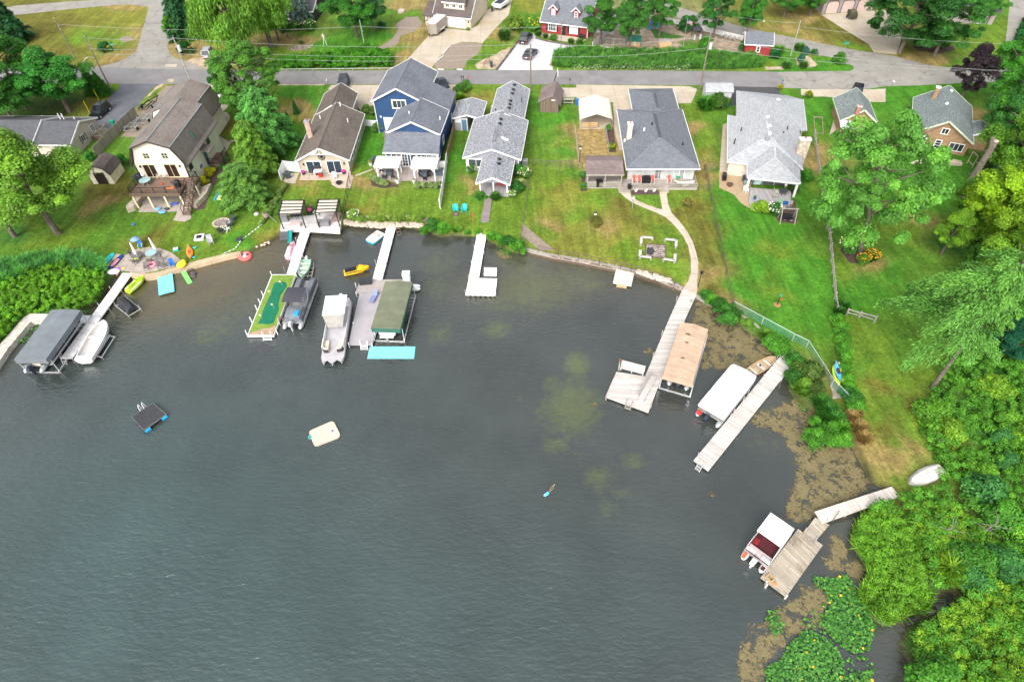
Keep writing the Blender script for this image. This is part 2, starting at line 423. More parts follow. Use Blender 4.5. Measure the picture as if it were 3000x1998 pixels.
GC="""40 30 O;100 60 O;200 60 O;250 30 Y;300 60 Y;380 60 Y;350 120 V;250 110 V;120 100 O;60 120 O;180 150 O;300 150 Y;350 170 D;410 100 D;120 150 O;20 20 O;380 8 D
530 120 D;560 110 D;560 150 D;510 90 D;620 130 D;800 130 D;850 115 D;900 100 G;820 150 V;860 170 V;890 120 D;950 130 L;1000 140 L;1050 110 L;1100 110 L;1060 60 L;1120 40 G;1180 20 D;1250 15 D;1200 50 G;1150 150 V;1220 110 D;1170 160 D;1240 80 D;1180 190 D;1130 170 G;1300 10 G;1260 100 O
1450 140 V;1500 60 G;1480 30 V;1550 20 Y;1530 90 G;1440 180 G;1400 190 G;1390 200 V;1560 60 L;1470 100 D;1550 130 G
1700 150 G;1830 160 G;2080 130 G;2050 150 L;1980 130 L;1940 100 L;2300 200 L;2270 160 L;2400 200 L;2480 190 L;2240 190 V;1830 100 B;1900 110 B;1990 110 B;2060 115 B;2140 130 B;1880 80 B;2000 90 B
2250 60 Y;2300 80 D;2400 80 O;2350 50 D;2300 110 Y;2450 110 O;2500 140 V;2520 120 O;2400 130 D;2230 20 O;2330 30 O
2650 150 O;2680 120 G;2740 170 D;2800 190 G;2720 190 D;2660 175 D;2800 140 V;2850 100 V;2900 60 V;2940 100 V;2880 130 V;2820 90 G;2760 90 O;2910 30 G;2920 150 V;2850 60 G
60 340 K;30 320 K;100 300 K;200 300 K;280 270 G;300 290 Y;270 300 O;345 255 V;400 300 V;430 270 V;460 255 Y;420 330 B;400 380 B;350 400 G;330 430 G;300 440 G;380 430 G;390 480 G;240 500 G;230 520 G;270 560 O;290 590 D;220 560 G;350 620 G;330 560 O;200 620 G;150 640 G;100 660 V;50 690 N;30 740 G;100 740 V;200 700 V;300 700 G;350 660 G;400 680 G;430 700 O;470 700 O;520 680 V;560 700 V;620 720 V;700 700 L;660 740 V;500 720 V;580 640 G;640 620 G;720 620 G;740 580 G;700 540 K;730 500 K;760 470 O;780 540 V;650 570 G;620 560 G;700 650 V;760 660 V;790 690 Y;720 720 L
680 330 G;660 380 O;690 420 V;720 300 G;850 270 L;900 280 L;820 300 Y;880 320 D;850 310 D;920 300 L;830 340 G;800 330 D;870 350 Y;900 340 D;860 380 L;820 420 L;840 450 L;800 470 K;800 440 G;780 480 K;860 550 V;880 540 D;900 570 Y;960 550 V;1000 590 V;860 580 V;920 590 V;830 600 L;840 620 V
1060 430 L;1080 380 L;1110 420 L;1080 460 L;1060 500 V;1050 530 D;1040 560 V;1080 540 D;1080 580 V;1150 590 V;1060 610 Y;1160 620 V;1100 590 Y;1240 590 V;1270 570 V;1290 530 G;1200 630 V;1030 640 V
1330 460 L;1320 520 L;1340 560 V;1330 420 G;1380 540 D;1350 610 V;1310 640 V;1370 660 V;1390 620 V;1460 610 V;1500 640 V;1460 660 V;1500 680 V;1520 600 V;1370 500 G;1430 570 L;1340 650 V
1420 280 Y;1400 290 D;1380 300 Y;1420 320 V;1390 255 V;1440 265 V;1600 270 V;1570 300 L;1580 350 L;1650 350 L;1600 400 G;1560 440 G;1680 420 V;1660 450 L;1580 470 V;1560 300 G;1690 330 G;1670 260 V;1690 260 V;1680 300 G;1690 390 D
1700 400 T;1730 400 T;1760 420 T;1720 440 D;1740 470 T;1770 390 T;1700 470 T
1570 500 V;1620 520 V;1680 510 G;1560 600 V;1600 620 Y;1650 560 Y;1700 560 Y;1600 680 V;1650 680 Y;1700 640 V;1750 640 Y;1750 580 V;1800 600 O;1850 640 O;1780 660 D;1720 700 Y;1800 700 Y;1650 720 Y;1620 660 D;1850 680 Y;1830 730 V;1900 750 V;1850 760 V;1960 780 V;1980 820 V;1900 800 Y;1800 760 Y;1700 745 Y;1940 680 V;1990 720 V;1960 640 Y;1900 600 V;1830 570 V;1910 590 G
1980 580 V;2000 620 O;2040 620 O;2060 680 O;2040 720 O;2080 760 O;2060 800 D;2090 840 O;2100 880 D;2060 870 D;2020 600 Y;2050 550 Y;2010 560 V;2030 420 V;2020 380 D;2060 400 V;2050 340 V;2040 460 Y;2070 480 D;2060 510 D;2100 320 G;2120 340 G
2110 360 G;2120 450 G;2090 500 G;2110 600 L;2130 560 L;2180 620 L;2200 700 L;2250 640 L;2300 680 L;2280 730 V;2290 740 V;2150 700 L;2200 780 L;2300 760 L;2180 850 L;2250 900 L;2330 850 L;2350 780 L;2280 860 V;2300 960 L;2380 900 L;2400 800 L;2390 700 G;2380 640 G;2400 950 L;2380 1000 G;2430 1050 G;2400 560 V;2390 480 D;2380 440 D;2360 420 G;2400 400 G;2380 350 L;2340 600 L;2420 1100 D;2360 540 L;2270 840 G
2440 320 L;2420 300 L;2390 270 L;2360 260 G;2640 260 L;2620 300 L;2700 255 L;2780 250 L;2850 300 G;2860 340 D;2850 390 O;2900 260 L;2620 450 L;2700 490 L;2760 520 L;2800 480 L;2620 600 V;2700 620 V;2560 680 V;2650 680 V;2480 680 L;2440 600 L;2470 780 V;2530 770 D;2600 790 L;2650 740 G;2550 850 L;2500 900 L;2460 850 L;2700 640 D;2750 590 L;2680 560 L;2440 520 L
2520 950 V;2550 1000 V;2540 1080 G;2600 1100 V;2580 1150 O;2620 1180 G;2560 1200 V;2600 1250 O;2660 1180 O;2680 1230 V;2700 1300 V;2620 1300 V;2560 1320 D;2620 1350 D;2680 1320 D;2600 1390 D;2640 1390 V;2580 1400 V;2720 1340 V;2530 1240 Y;2520 1290 D;2500 1180 V;2480 1120 V;2470 1060 V;2700 1110 V;2640 1010 G;2560 1350 D;2600 1420 O
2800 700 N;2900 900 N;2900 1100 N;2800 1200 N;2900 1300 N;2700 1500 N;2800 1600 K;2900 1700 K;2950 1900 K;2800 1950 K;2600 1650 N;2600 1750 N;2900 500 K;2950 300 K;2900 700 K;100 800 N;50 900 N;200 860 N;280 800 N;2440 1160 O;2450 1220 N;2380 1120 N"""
pts,cols=[],[]
for g in GC.replace('\n',';').split(';'):
 x,y,k=g.split();pts.append(W(float(x),float(y))[:2]);cols.append(TONE[k])
pts=np.array(pts);cols=np.array(cols)
xs=axis(-118,112,.62,2500);ys=axis(6,172,.62,3000)
X,Y=np.meshgrid(xs,ys)
D=sdist(X,Y)
t=np.clip((D+.9)/1.2,0,1);t=t*t*(3-2*t)
Z=-1.5+(GZ+1.5)*t
Z+=np.where(D<-1,-np.clip((-D-1)*.12,0,4),0)
gc=np.zeros(X.shape+(3,));ws=np.zeros(X.shape)
rng=np.random.default_rng(3)
JX=X+.8*np.sin(Y*.9+.6*np.sin(X*.7));JY=Y+.8*np.sin(X*1.1+.5*np.sin(Y*.8))
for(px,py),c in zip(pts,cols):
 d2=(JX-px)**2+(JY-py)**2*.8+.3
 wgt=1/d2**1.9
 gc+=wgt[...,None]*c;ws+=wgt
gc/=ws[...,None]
mud=np.array((.085,.07,.042))
k=np.clip(.55-(D-.1)/.5,0,1)[...,None]
gc=gc*(1-k)+mud*k
tg=NT('lawn_grass');g=tg.geo()
a=tg.n('ShaderNodeAttribute',attribute_name='tone').outputs['Color']
n1=tg.ramp(tg.noise(g,.35,6,.7),.3,.7,.72,1.28)
n2=tg.ramp(tg.noise(g,2.2,4,.7),.3,.7,.72,1.3)
n3=tg.ramp(tg.noise(g,5.5,5,.85),.3,.7,.6,1.42)
mp=tg.n('ShaderNodeMapping',Vector=g);mp.inputs['Scale'].default_value=(1.5,.12,1);mp.inputs['Rotation'].default_value=(0,0,R(-5))
n4=tg.ramp(tg.noise(mp.outputs[0],1.0,2),.35,.65,.84,1.15)
f=tg.math('MULTIPLY',tg.math('MULTIPLY',n1,n2),tg.math('MULTIPLY',n3,n4))
c=tg.scale(a,f)
dry=tg.ramp(tg.noise(g,.55,5,.7),.53,.74,0,.24)
c=tg.mix(dry,c,tg.mix(1.0,c,(1.75,1.1,1.4),'MULTIPLY'))
c=tg.mix(tg.ramp(tg.noise(g,.22,4,.6),.5,.7,0,.35),c,tg.mix(1.0,c,(.66,.86,.8),'MULTIPLY'))
GRASS=tg.out(c,.95,0,.1,tg.bump(tg.math('ADD',tg.noise(g,9,3,.8),tg.noise(g,2.5,3)),.8,.12))
ground=grid_mesh('ground',xs,ys,Z,{'tone':gc},GRASS)
tag(ground,'lawns green and dry yellow running down to the lake','ground')
xs=axis(-80,62,.6,3000);ys=axis(-2,84,.6,1200)
xs=np.concatenate([xs]);X,Y=np.meshgrid(xs,ys)
D=-sdist(X,Y)
deep=np.array((.031,.058,.055));mid=np.array((.041,.047,.043));sand=np.array((.085,.07,.035))
def blob(px,py,rx,ry,soft=1.0):
 c=W(px,py,0);r1=(W(px+rx,py,0)-c).length;r2=(W(px,py+ry,0)-c).length
 return np.exp(-(((X-c.x)/r1)**2+((Y-c.y)/r2)**2)**soft)
teal=np.clip(blob(250,1700,900,900)+.5*blob(1500,1900,900,500),0,1)
wc=mid+(deep-mid)*teal[...,None]
shal=np.clip(1.2*blob(560,850,170,75)+.8*blob(800,760,120,70)+.35*blob(420,880,120,90)+.5*blob(1560,830,260,70)+.25*blob(2060,900,120,90)+.3*np.exp(-np.clip(D,0,50)/2.0),0,1)
wc=wc*(1-shal[...,None])+sand*shal[...,None]
weed=np.zeros(X.shape)
for q in """1690 1070 34 40 1;1615 1120 26 22 .7;1680 1190 75 75 1.05;1620 1210 50 60 .6;1625 1300 42 28 .7;1750 1403 42 34 .8;1855 1350 30 24 .7;1700 1340 30 25 .4;1530 1165 20 20 .3;1815 1450 34 20 .5;1780 1490 30 30 .5;1560 850 130 60 .75;1500 740 70 60 .5;1650 815 110 40 .55;1720 830 60 30 .6;1455 965 46 28 .7;1290 980 38 34 .6;610 975 60 40 .5;1290 770 55 45 .5;1275 840 40 40 .5;1320 760 30 30 .4;1250 780 40 30 .45;700 900 120 80 .4;520 840 60 40 .4;1540 810 60 50 .6;2240 1290 60 40 .3;1750 800 50 26 .4;960 780 60 60 .25;1340 840 40 40 .3;1480 880 70 40 .5""".split(';'):
 x,y,rx,ry,s=map(float,q.split())
 weed=np.maximum(weed,s*blob(x,y,rx*1.15,ry*1.15,1.3))
calm=np.clip(blob(2400,1600,330,330)+blob(2100,1050,180,170)+.75*blob(1200,720,420,120)+.7*blob(250,900,100,80),0,1)
tw=NT('lake_water');g=tw.geo()
wa=tw.n('ShaderNodeAttribute',attribute_name='bed').outputs['Color']
wx=tw.n('ShaderNodeSeparateColor',Color=tw.n('ShaderNodeAttribute',attribute_name='aux').outputs['Color'])
we=tw.math('ADD',wx.outputs[0],tw.ramp(tw.noise(g,1.1,6,.7),.25,.75,-.42,.42))
we=tw.math('MULTIPLY',tw.ramp(we,.22,.95,0,.75),tw.ramp(tw.noise(g,3.5,4,.7),.3,.7,.55,1.0))
c=tw.mix(we,wa,(.098,.122,.034))
c=tw.scale(c,tw.ramp(tw.noise(g,.12,4),.3,.7,.8,1.2))
m1=tw.n('ShaderNodeMapping',Vector=g);m1.inputs['Rotation'].default_value=(0,0,R(24));m1.inputs['Scale'].default_value=(.75,1.9,1)
m2=tw.n('ShaderNodeMapping',Vector=g);m2.inputs['Rotation'].default_value=(0,0,R(-38));m2.inputs['Scale'].default_value=(.8,1.7,1)
h=tw.math('ADD',tw.noise(m1.outputs[0],1.15,3,.5),tw.math('MULTIPLY',tw.noise(m2.outputs[0],2.2,3,.5),.5))
gust=tw.ramp(tw.noise(g,.07,3),.3,.7,.55,1.15)
st=tw.math('MULTIPLY',gust,tw.ramp(wx.outputs[1],0,1,1.0,.16))
bp=tw.n('ShaderNodeBump',Height=tw.math('MULTIPLY',h,st),Strength=1.0,Distance=.115)
p=tw.n('ShaderNodeBsdfPrincipled',Roughness=.11,IOR=1.6);tw.set(p.inputs['Base Color'],c);tw.set(p.inputs['Normal'],bp.outputs[0])
p.inputs['Specular IOR Level'].default_value=.9
WATER=tw.out(None,shader=p.outputs[0])
lake=grid_mesh('lake_water',xs,ys,np.zeros(X.shape),{'bed':wc,'aux':np.stack([weed,calm,weed*0],-1)},WATER)
tag(lake,'dark rippled lake with weed patches under the surface','lake')
# -- roads, drives, paths
ROAD_N=asphalt('road_asphalt',(.222,.212,.214),.14,(.245,.235,.232))
ROAD_O=asphalt('old_road_asphalt',(.285,.27,.243),.45,(.31,.288,.255),.22)
DRIVE_A=asphalt('blacktop_drive',(.13,.135,.155),.2,(.2,.2,.22))
DRIVE_K=asphalt('dark_blacktop',(.075,.075,.08),.1,(.1,.1,.1))
CONC=concrete('drive_concrete',(.47,.405,.32),4.0)
CONC2=concrete('pale_concrete',(.5,.43,.35),3.0,amt=.25)
GRAVELW=pebble('white_gravel',(.66,.63,.66),(.56,.55,.58),(.46,.45,.48),4)
STONEPAT=concrete('stamped_patio',(.42,.36,.32),1.2,(.3,.25,.22),.5)
TANPAT=pebble('tan_pea_gravel',(.52,.38,.24),(.45,.33,.2),(.34,.25,.16),5)
DIRT=mat('bare_dirt',(.33,.26,.19),.95,.45,1.2,bump=.5)
DIRTG=pebble('grey_gravel_dirt',(.36,.29,.24),(.29,.23,.18),(.22,.18,.14),4)
SANDM=mat('sandy_shoulder',(.45,.36,.25),.95,.4,1.0,bump=.4)
MULCH=mat('dark_mulch',(.10,.065,.055),.95,.5,4,bump=.6)
ROCKS=pebble('bank_rocks',(.5,.42,.33),(.38,.31,.25),(.12,.1,.08),2.2)
def sheet(name,px,lift,m,label=None,jit=0.0):
 if jit:
  rj=random.Random(len(px)+int(px[0][0]));q=[]
  n=len(px)
  for i in range(n):
   a,b=Vector(px[i]),Vector(px[(i+1)%n])
   k=max(1,int((b-a).length/9))
   for j in range(k):
    c=a.lerp(b,j/k);q.append((c.x+rj.uniform(-jit,jit),c.y+rj.uniform(-jit,jit)*.6))
  px=q
 mb=MB().prism([W(x,y,GZ+lift)[:2]for x,y in px],GZ-.25,GZ+lift)
 return struct(mb,name,m,label)
sheet('road',[(-300,198),(205,202),(330,198),(420,202),(620,206),(900,208),(1350,206),(1850,207),(2100,210),(2275,211),(2286,222),(2294,238),(2298,256),(2200,255),(2050,250),(1850,249),(1400,247),(900,248),(600,247),(350,246),(250,245),(-300,246)],.030,ROAD_N,'grey asphalt road running behind the lake houses')
sheet('old_road',[(2270,213),(2300,211),(2400,210),(2490,209),(2502,203),(2500,195),(2470,181),(2430,167),(2380,159),(2300,141),(2160,106),(2060,78),(1985,52),(1900,28),(1900,-40),(1960,5),(1990,22),(2060,45),(2160,76),(2268,100),(2350,116),(2420,131),(2470,141),(2525,151),(2560,156),(2625,166),(2660,176),(2720,191),(2760,198),(2815,201),(2900,204),(2942,150),(2950,90),(2956,30),(2962,-40),(3100,-40),(3100,230),(2950,240),(2830,243),(2780,246),(2700,250),(2590,254),(2540,261),(2480,263),(2400,262),(2330,259),(2280,258)],.024,ROAD_O,'cracked light grey road forking at the right')
sheet('side_street',[(-20,30),(52,17),(205,5),(330,-2),(330,-40),(530,-40),(520,10),(508,60),(498,105),(490,138),(496,155),(512,170),(545,180),(610,205),(610,209),(300,204),(205,202),(290,196),(340,184),(372,171),(400,150),(418,85),(436,21),(385,14),(345,15),(200,28),(75,42),(-20,50)],.018,ROAD_O,'pale side street joining the road at the left')
sheet('shoulder',[(545,180),(570,170),(640,172),(700,190),(620,209),(520,206)],.010,SANDM,None,3)
sheet('shoulder',[(600,245),(950,246),(950,251),(600,251)],.008,SANDM,None,1.5)
sheet('manhole_cover',[(500+10*math.cos(a),237+5*math.sin(a))for a in[i*.5 for i in range(12)]],.036,SANDM,'round manhole patch in the road behind the cream house')
sheet('concrete_patch',[(485,190),(520,188),(515,198),(484,197)],.034,CONC2)
sheet('driveway',[(350,246),(470,247),(440,265),(412,300),(370,350),(330,400),(302,395),(260,372),(280,340),(328,275),(350,262)],.014,DRIVE_A,'dark blacktop drive with the black car at the left')
sheet('driveway_edge',[(470,247),(480,248),(432,285),(420,290)],.009,SANDM,None,2)
sheet('trailer_pad',[(482,252),(520,250),(520,280),(420,400),(355,402),(395,350),(445,300)],.010,DIRTG,'gravel strip with boat trailers beside the cream house',3)
sheet('driveway',[(590,249),(640,250),(660,300),(650,330),(620,330),(612,290)],.014,CONC,'concrete drive under the tree behind the cream house')
sheet('garden_path',[(655,305),(672,300),(664,318),(652,328),(664,330),(674,340),(672,352),(640,392),(640,398),(676,418),(662,446),(648,438),(650,425),(628,400),(640,380),(655,350),(648,338),(638,332)],.016,CONC,'curved concrete path beside the cream house')
sheet('driveway',[(970,250),(1120,250),(1110,310),(1100,330),(1060,330),(1040,300),(1000,270),(960,262)],.014,CONC,'concrete drive between the tan and the blue house')
sheet('driveway',[(1270,249),(1345,249),(1340,262),(1320,330),(1305,330),(1290,290)],.014,CONC2,'concrete drive with the dark sedan beside the blue house')
sheet('driveway',[(1688,249),(1850,251),(2020,254),(2042,262),(2036,280),(2025,303),(1960,304),(1850,320),(1840,380),(1830,440),(1815,440),(1800,380),(1796,300),(1690,300)],.014,CONC,'wide stained concrete drive behind the carport')
sheet('court_slab',[(1599,258),(1690,258),(1690,285),(1602,285)],.010,CONC2,'small pale slab beside the brown shed')
sheet('driveway',[(2130,252),(2280,256),(2285,275),(2340,290),(2340,300),(2150,310),(2135,312)],.014,DRIVE_K,'black asphalt drive behind the white roofed house')
sheet('side_walk',[(2118,366),(2132,360),(2134,475),(2130,500),(2108,504),(2110,470)],.012,CONC,'broken concrete walk beside the white roofed house')
sheet('driveway',[(2345,262),(2560,262),(2595,260),(2594,300),(2560,300),(2480,286),(2400,284),(2346,280)],.010,CONC,'cracked concrete strip in front of the brick garage',1.5)
sheet('side_walk',[(2443,340),(2460,328),(2455,380),(2430,395),(2440,360)],.012,CONC,'short concrete walk beside the brick garage')
sheet('driveway',[(1185,185),(1255,106),(1300,85),(1370,90),(1400,75),(1430,30),(1480,0),(1500,0),(1490,45),(1450,85),(1413,128),(1395,125),(1355,123),(1318,135),(1290,165),(1265,198),(1285,208),(1240,209)],.014,CONC,'concrete drive with trailer at the cream dormer house')
sheet('gravel_patch',[(1318,136),(1355,124),(1413,129),(1400,160),(1370,178),(1360,200),(1330,203),(1280,202),(1272,192)],.018,DIRTG,'brown gravel patch next to the concrete drive',2)
sheet('dirt_track',[(1155,75),(1190,50),(1225,48),(1238,70),(1215,92),(1175,105),(1165,130),(1120,147),(1110,138),(1135,125),(1165,95),(1170,82)],.010,DIRTG,'curved bare dirt track in the lawn',2.5)
sheet('gravel_drive',[(1455,207),(1620,206),(1618,170),(1622,155),(1700,142),(1650,128),(1575,113),(1563,100),(1545,100),(1510,130),(1480,175)],.014,GRAVELW,'white gravel parking in front of the red house',1.5)
sheet('stone_strip',[(1400,203),(1390,190),(1430,170),(1490,140),(1497,140),(1475,175),(1455,203)],.010,SANDM,'sandy strip beside the white gravel',2)
sheet('red_house_walk',[(1587,97),(1690,110),(1718,118),(1690,128),(1640,120),(1580,106)],.016,CONC2,'concrete apron along the red house')
sheet('dirt_yard',[(1740,90),(1800,75),(1900,60),(1980,75),(2050,95),(2190,125),(2180,160),(2110,150),(2050,110),(2000,118),(1985,125),(2005,140),(1960,150),(1925,145),(1870,145),(1790,142),(1740,130)],.008,DIRT,'bare dirt play yard behind the tall grass',4)
sheet('grass_island',[(1905,88),(1920,86),(1960,100),(2010,108),(1990,112),(1960,116),(1920,113)],.014,mat('dark_lawn',(.05,.15,.02),.95,.4,1.5,bump=.6))
sheet('garage_apron',[(2406,44),(2545,33),(2590,30),(2640,60),(2650,78),(2628,160),(2560,155),(2545,130),(2470,85)],.014,CONC,'wide concrete apron in front of the three door garage')
sheet('sand_bed',[(2332,170),(2358,163),(2375,170),(2395,190),(2390,196),(2365,199),(2352,192),(2334,192)],.012,SANDM,'pale sand bed on the grass island',1.5)
sheet('sand_bed',[(2240,197),(2290,195),(2295,205),(2245,206)],.012,SANDM,'pale sand strip at the edge of the grass island',1.5)
sheet('rock_bed',[(843,142),(875,133),(918,129),(912,140),(880,150),(850,150)],.014,ROCKS,'crescent bed of pale rocks in the lawn',1.2)
sheet('tree_bed',[(2675,138),(2690,125),(2740,125),(2790,135),(2800,148),(2745,158),(2690,150)],.010,MULCH,None,2)
sheet('rock_ring',[(350,114),(365,106),(385,108),(390,118),(370,124),(355,123)],.01,DIRTG,'small rock bed in the dry lawn',1.5)
sheet('patio',[(339,789),(352,775),(363,763),(371,746),(399,730),(433,724),(471,728),(503,741),(524,757),(531,766),(520,778),(460,793),(418,800),(386,797)],.030,STONEPAT,'half round stamped patio at the lake edge')
sheet('patio_side',[(300,780),(335,745),(371,746),(363,763),(345,785),(330,792)],.02,SANDM,None,2)
sheet('patio',[(405,622),(428,570),(600,545),(585,600),(556,612),(560,640),(540,650),(508,646),(520,620)],.016,STONEPAT,'stone patio under the raised deck')
sheet('mulch_bed',[(590,580),(610,530),(640,490),(650,470),(670,470),(672,490),(640,520),(615,570),(600,610),(570,620)],.010,MULCH,'mulch bed along the cream house',2)
sheet('patio',[(876,528),(884,508),(1025,503),(1036,520),(1025,552),(990,551),(972,542),(968,528)],.020,concrete('tan_patio',(.52,.42,.34),1.5),'tan patio behind the tan house')
sheet('grill_pad',[(830,532),(845,508),(876,508),(864,538),(845,537)],.014,CONC2)
sheet('patio',[(1095,495),(1120,480),(1290,480),(1300,530),(1212,538),(1210,530),(1175,530),(1172,538),(1110,520)],.018,concrete('grey_patio',(.38,.33,.31),1.5),'paver patio below the white pergolas')
sheet('stepping_strip',[(1040,514),(1090,495),(1092,498),(1042,517)],.014,CONC2)
sheet('side_walk',[(1434,340),(1440,308),(1446,308),(1444,335),(1436,352),(1427,352)],.012,CONC)
sheet('garden_bed',[(1108,528),(1098,510),(1083,520),(1090,545),(1120,552),(1168,548),(1165,540)],.009,MULCH)
sheet('garden_bed',[(1212,540),(1215,552),(1290,552),(1296,535),(1300,525)],.009,MULCH)
sheet('garden_bed',[(1706,510),(1720,505),(1721,560),(1700,560)],.012,MULCH,'narrow planted bed beside the brown pavilion')
sheet('garden_bed',[(1775,385),(1798,378),(1806,446),(1784,446)],.02,MULCH,'narrow bed with yellow flowers beside the drive')
sheet('dry_yard',[(1686,385),(1772,378),(1780,446),(1775,470),(1695,474)],.004,mat('straw_lawn',(.31,.225,.085),.95,.5,1.5,bump=.6),'dry yellow lawn of the fenced dog run',1.5)
sheet('footpath',[(1815,562),(1846,562),(1850,576),(1868,588),(1900,602),(1938,614),(1940,610),(1934,575),(1932,562),(1952,562),(1958,600),(1968,624),(1990,648),(2012,676),(2030,710),(2040,740),(2046,770),(2045,800),(2042,825),(2043,848),(2040,866),(2002,843),(2016,825),(2024,800),(2024,760),(2016,720),(2000,690),(1976,660),(1950,636),(1920,622),(1880,606),(1850,592),(1828,576)],.020,CONC2,'curving concrete path from the porch to the long dock')
sheet('pea_gravel_patio',[(2107,504),(2130,500),(2200,520),(2200,600),(2213,612),(2208,618),(2170,595),(2150,570),(2120,556),(2107,550)],.014,TANPAT,'tan gravel patio beside the white roofed house')
sheet('mulch_bed',[(2272,632),(2330,580),(2336,640),(2333,658),(2278,648)],.012,MULCH,'mulch bed under the black garden swing')
sheet('brick_house_pad',[(2660,480),(2700,465),(2790,470),(2820,478),(2818,487),(2750,482)],.012,CONC2)
sheet('flower_bed',[(2462,735),(2475,715),(2510,725),(2560,745),(2568,760),(2540,775),(2490,770)],.012,MULCH,None,2)
sheet('gravel_wedge',[(1527,652),(1625,734),(1580,732),(1528,690)],.012,DIRTG,'brown gravel wedge by the seawall fence')
sheet('flat_rocks',[(2432,1098),(2445,1100),(2470,1140),(2475,1165),(2440,1168),(2434,1130)],.04,pebble('flagstones',(.5,.43,.36),(.42,.37,.31),(.22,.19,.15),1.2),'flat pale rocks below the kayak rack',2)
sheet('stepping_pad',[(1885,556),(1930,556),(1931,570),(1850,571),(1851,557)],.02,MULCH)
# -- houses
def win(root,fr,face,plane,u,z,w,h,cols=2,rows=1,name='window',fm=None,glass=None,fw=.1,kids=True):
 fm=fm or WHITE
 def bx(mb,a0,a1,z0,z1,d0,d1):
  if face=='F':mb.box(a0,a1,plane-d1,plane-d0,z0,z1)
  elif face=='B':mb.box(a0,a1,plane+d0,plane+d1,z0,z1)
  elif face=='R':mb.box(plane+d0,plane+d1,a0,a1,z0,z1)
  else:mb.box(plane-d1,plane-d0,a0,a1,z0,z1)
 m=MB(fr)
 x0,x1,z1=u-w/2,u+w/2,z+h
 bx(m,x0-fw,x1+fw,z1,z1+fw,.002,.06);bx(m,x0-fw-.03,x1+fw+.03,z-fw,z,.002,.08)
 bx(m,x0-fw,x0,z,z1,.002,.06);bx(m,x1,x1+fw,z,z1,.002,.06)
 for i in range(1,cols):
  c=x0+w*i/cols;bx(m,c-.03,c+.03,z,z1,.002,.05)
 for i in range(1,rows):
  c=z+h*i/rows;bx(m,x0,x1,c-.025,c+.025,.002,.045)
 o=m.build(name,fm,root)
 bx2=MB(fr);bx(bx2,x0,x1,z,z1,.002,.02)
 bx2.build('pane',glass or GLASS,o)
 return o
def gable(root,fr,x0,x1,y0,y1,ze,zr,wm,rm,xr=None,ov=.35,ovy=.3,t=.14,zb=GZ,fm=None,wall='wall',roof='roof',cap=None,walls=True):
 xr=(x0+x1)/2 if xr is None else xr
 fm=fm or WHITE
 if walls:
  MB(fr).ext([(x0,zb),(x1,zb),(x1,ze),(xr,zr),(x0,ze)],y0,y1).build(wall,wm,root)
 sl,sr=(zr-ze)/(xr-x0),(zr-ze)/(x1-xr)
 a,b=y0-ovy,y1+ovy
 e=.004
 L,Rr=(x0-ov,ze-sl*ov+t+e),(x1+ov,ze-sr*ov+t+e)
 m=MB(fr).ext([(L[0],L[1]-t),L,(xr,zr+t+e),Rr,(Rr[0],Rr[1]-t),(xr,zr+e)],a,b)
 ro=m.build(roof,rm,root)
 f=MB(fr)
 for y in(a-.03,b+.03):
  f.bar((L[0],y,L[1]-.1),(xr,y,zr+t-.1),.06,.24);f.bar((xr,y,zr+t-.1),(Rr[0],y,Rr[1]-.1),.06,.24)
 f.bar((L[0]-.03,a,L[1]-.08),(L[0]-.03,b,L[1]-.08),.07,.16);f.bar((Rr[0]+.03,a,Rr[1]-.08),(Rr[0]+.03,b,Rr[1]-.08),.07,.16)
 f.build('fascia',fm,root)
 if cap:
  MB(fr).ext([(xr-.22,zr+t-.02-.22*sl),(xr,zr+t+.07),(xr+.22,zr+t-.02-.22*sr)],a,b).build('ridge_cap',cap,ro)
 return ro
def planes(root,fr,pls,m,t=.12,name='roof',parent=None):
 mb=MB(fr)
 for p in pls:mb.slab(p,t)
 return mb.build(name,m,parent or root)
def vents(roof,fr,pts,m,r=.09,h=.45,name='vent_pipe'):
 for x,y,z in pts:
  MB(fr).cyl((x,y),r,z-.15,z+h,8).build(name,m,roof)
def boxvents(roof,fr,pts,m=BLACK):
 for x,y,z in pts:
  q=MB(fr);q.box(x-.2,x+.2,y-.16,y+.16,z-.1,z+.14);q.box(x-.26,x+.26,y-.22,y+.22,z+.14,z+.18)
  q.build('roof_vent',m,roof)
def chimney(par,fr,x,y,sx,sy,z0,z1,m,cap=WHITE,flue=True):
 c=MB(fr).box(x-sx/2,x+sx/2,y-sy/2,y+sy/2,z0,z1).build('chimney',m,par)
 q=MB(fr);q.box(x-sx/2-.06,x+sx/2+.06,y-sy/2-.06,y+sy/2+.06,z1,z1+.12)
 q.build('chimney_cap',cap,c)
 if flue:MB(fr).cyl((x,y),.14,z1+.12,z1+.4,10,.12).build('flue',BRK_R,c)
 return c
BRK_R=brick('red_brick',(.36,.14,.09),(.28,.11,.07),(.4,.34,.3))
BRK_P=brick('pink_brick',(.5,.33,.27),(.42,.28,.22),(.55,.48,.44))
BRK_T=brick('tan_brick',(.36,.22,.12),(.28,.165,.09),(.4,.31,.22),.5,.2)
STONE_W=pebble('pale_stone',(.68,.6,.5),(.55,.46,.36),(.4,.33,.26),2.2)
RF1=shingle('roof_brown',(.2,.17,.15),(.26,.228,.206),(.17,.143,.125),.6)
RF1D=RF1
RF2=shingle('roof_taupe',(.15,.125,.108),(.19,.16,.138),(.13,.108,.095),.7)
RF3=shingle('roof_slate_blue',(.15,.162,.19),(.2,.215,.245),(.135,.145,.17),.6)
RF4=shingle('roof_mottled_grey',(.13,.137,.157),(.45,.46,.49),(.25,.26,.28),.32)
RF5=shingle('roof_steel_grey',(.135,.147,.168),(.19,.2,.222),(.16,.172,.195),.7)
RF6=shingle('roof_pale_grey',(.33,.345,.36),(.43,.44,.455),(.37,.38,.4),.7)
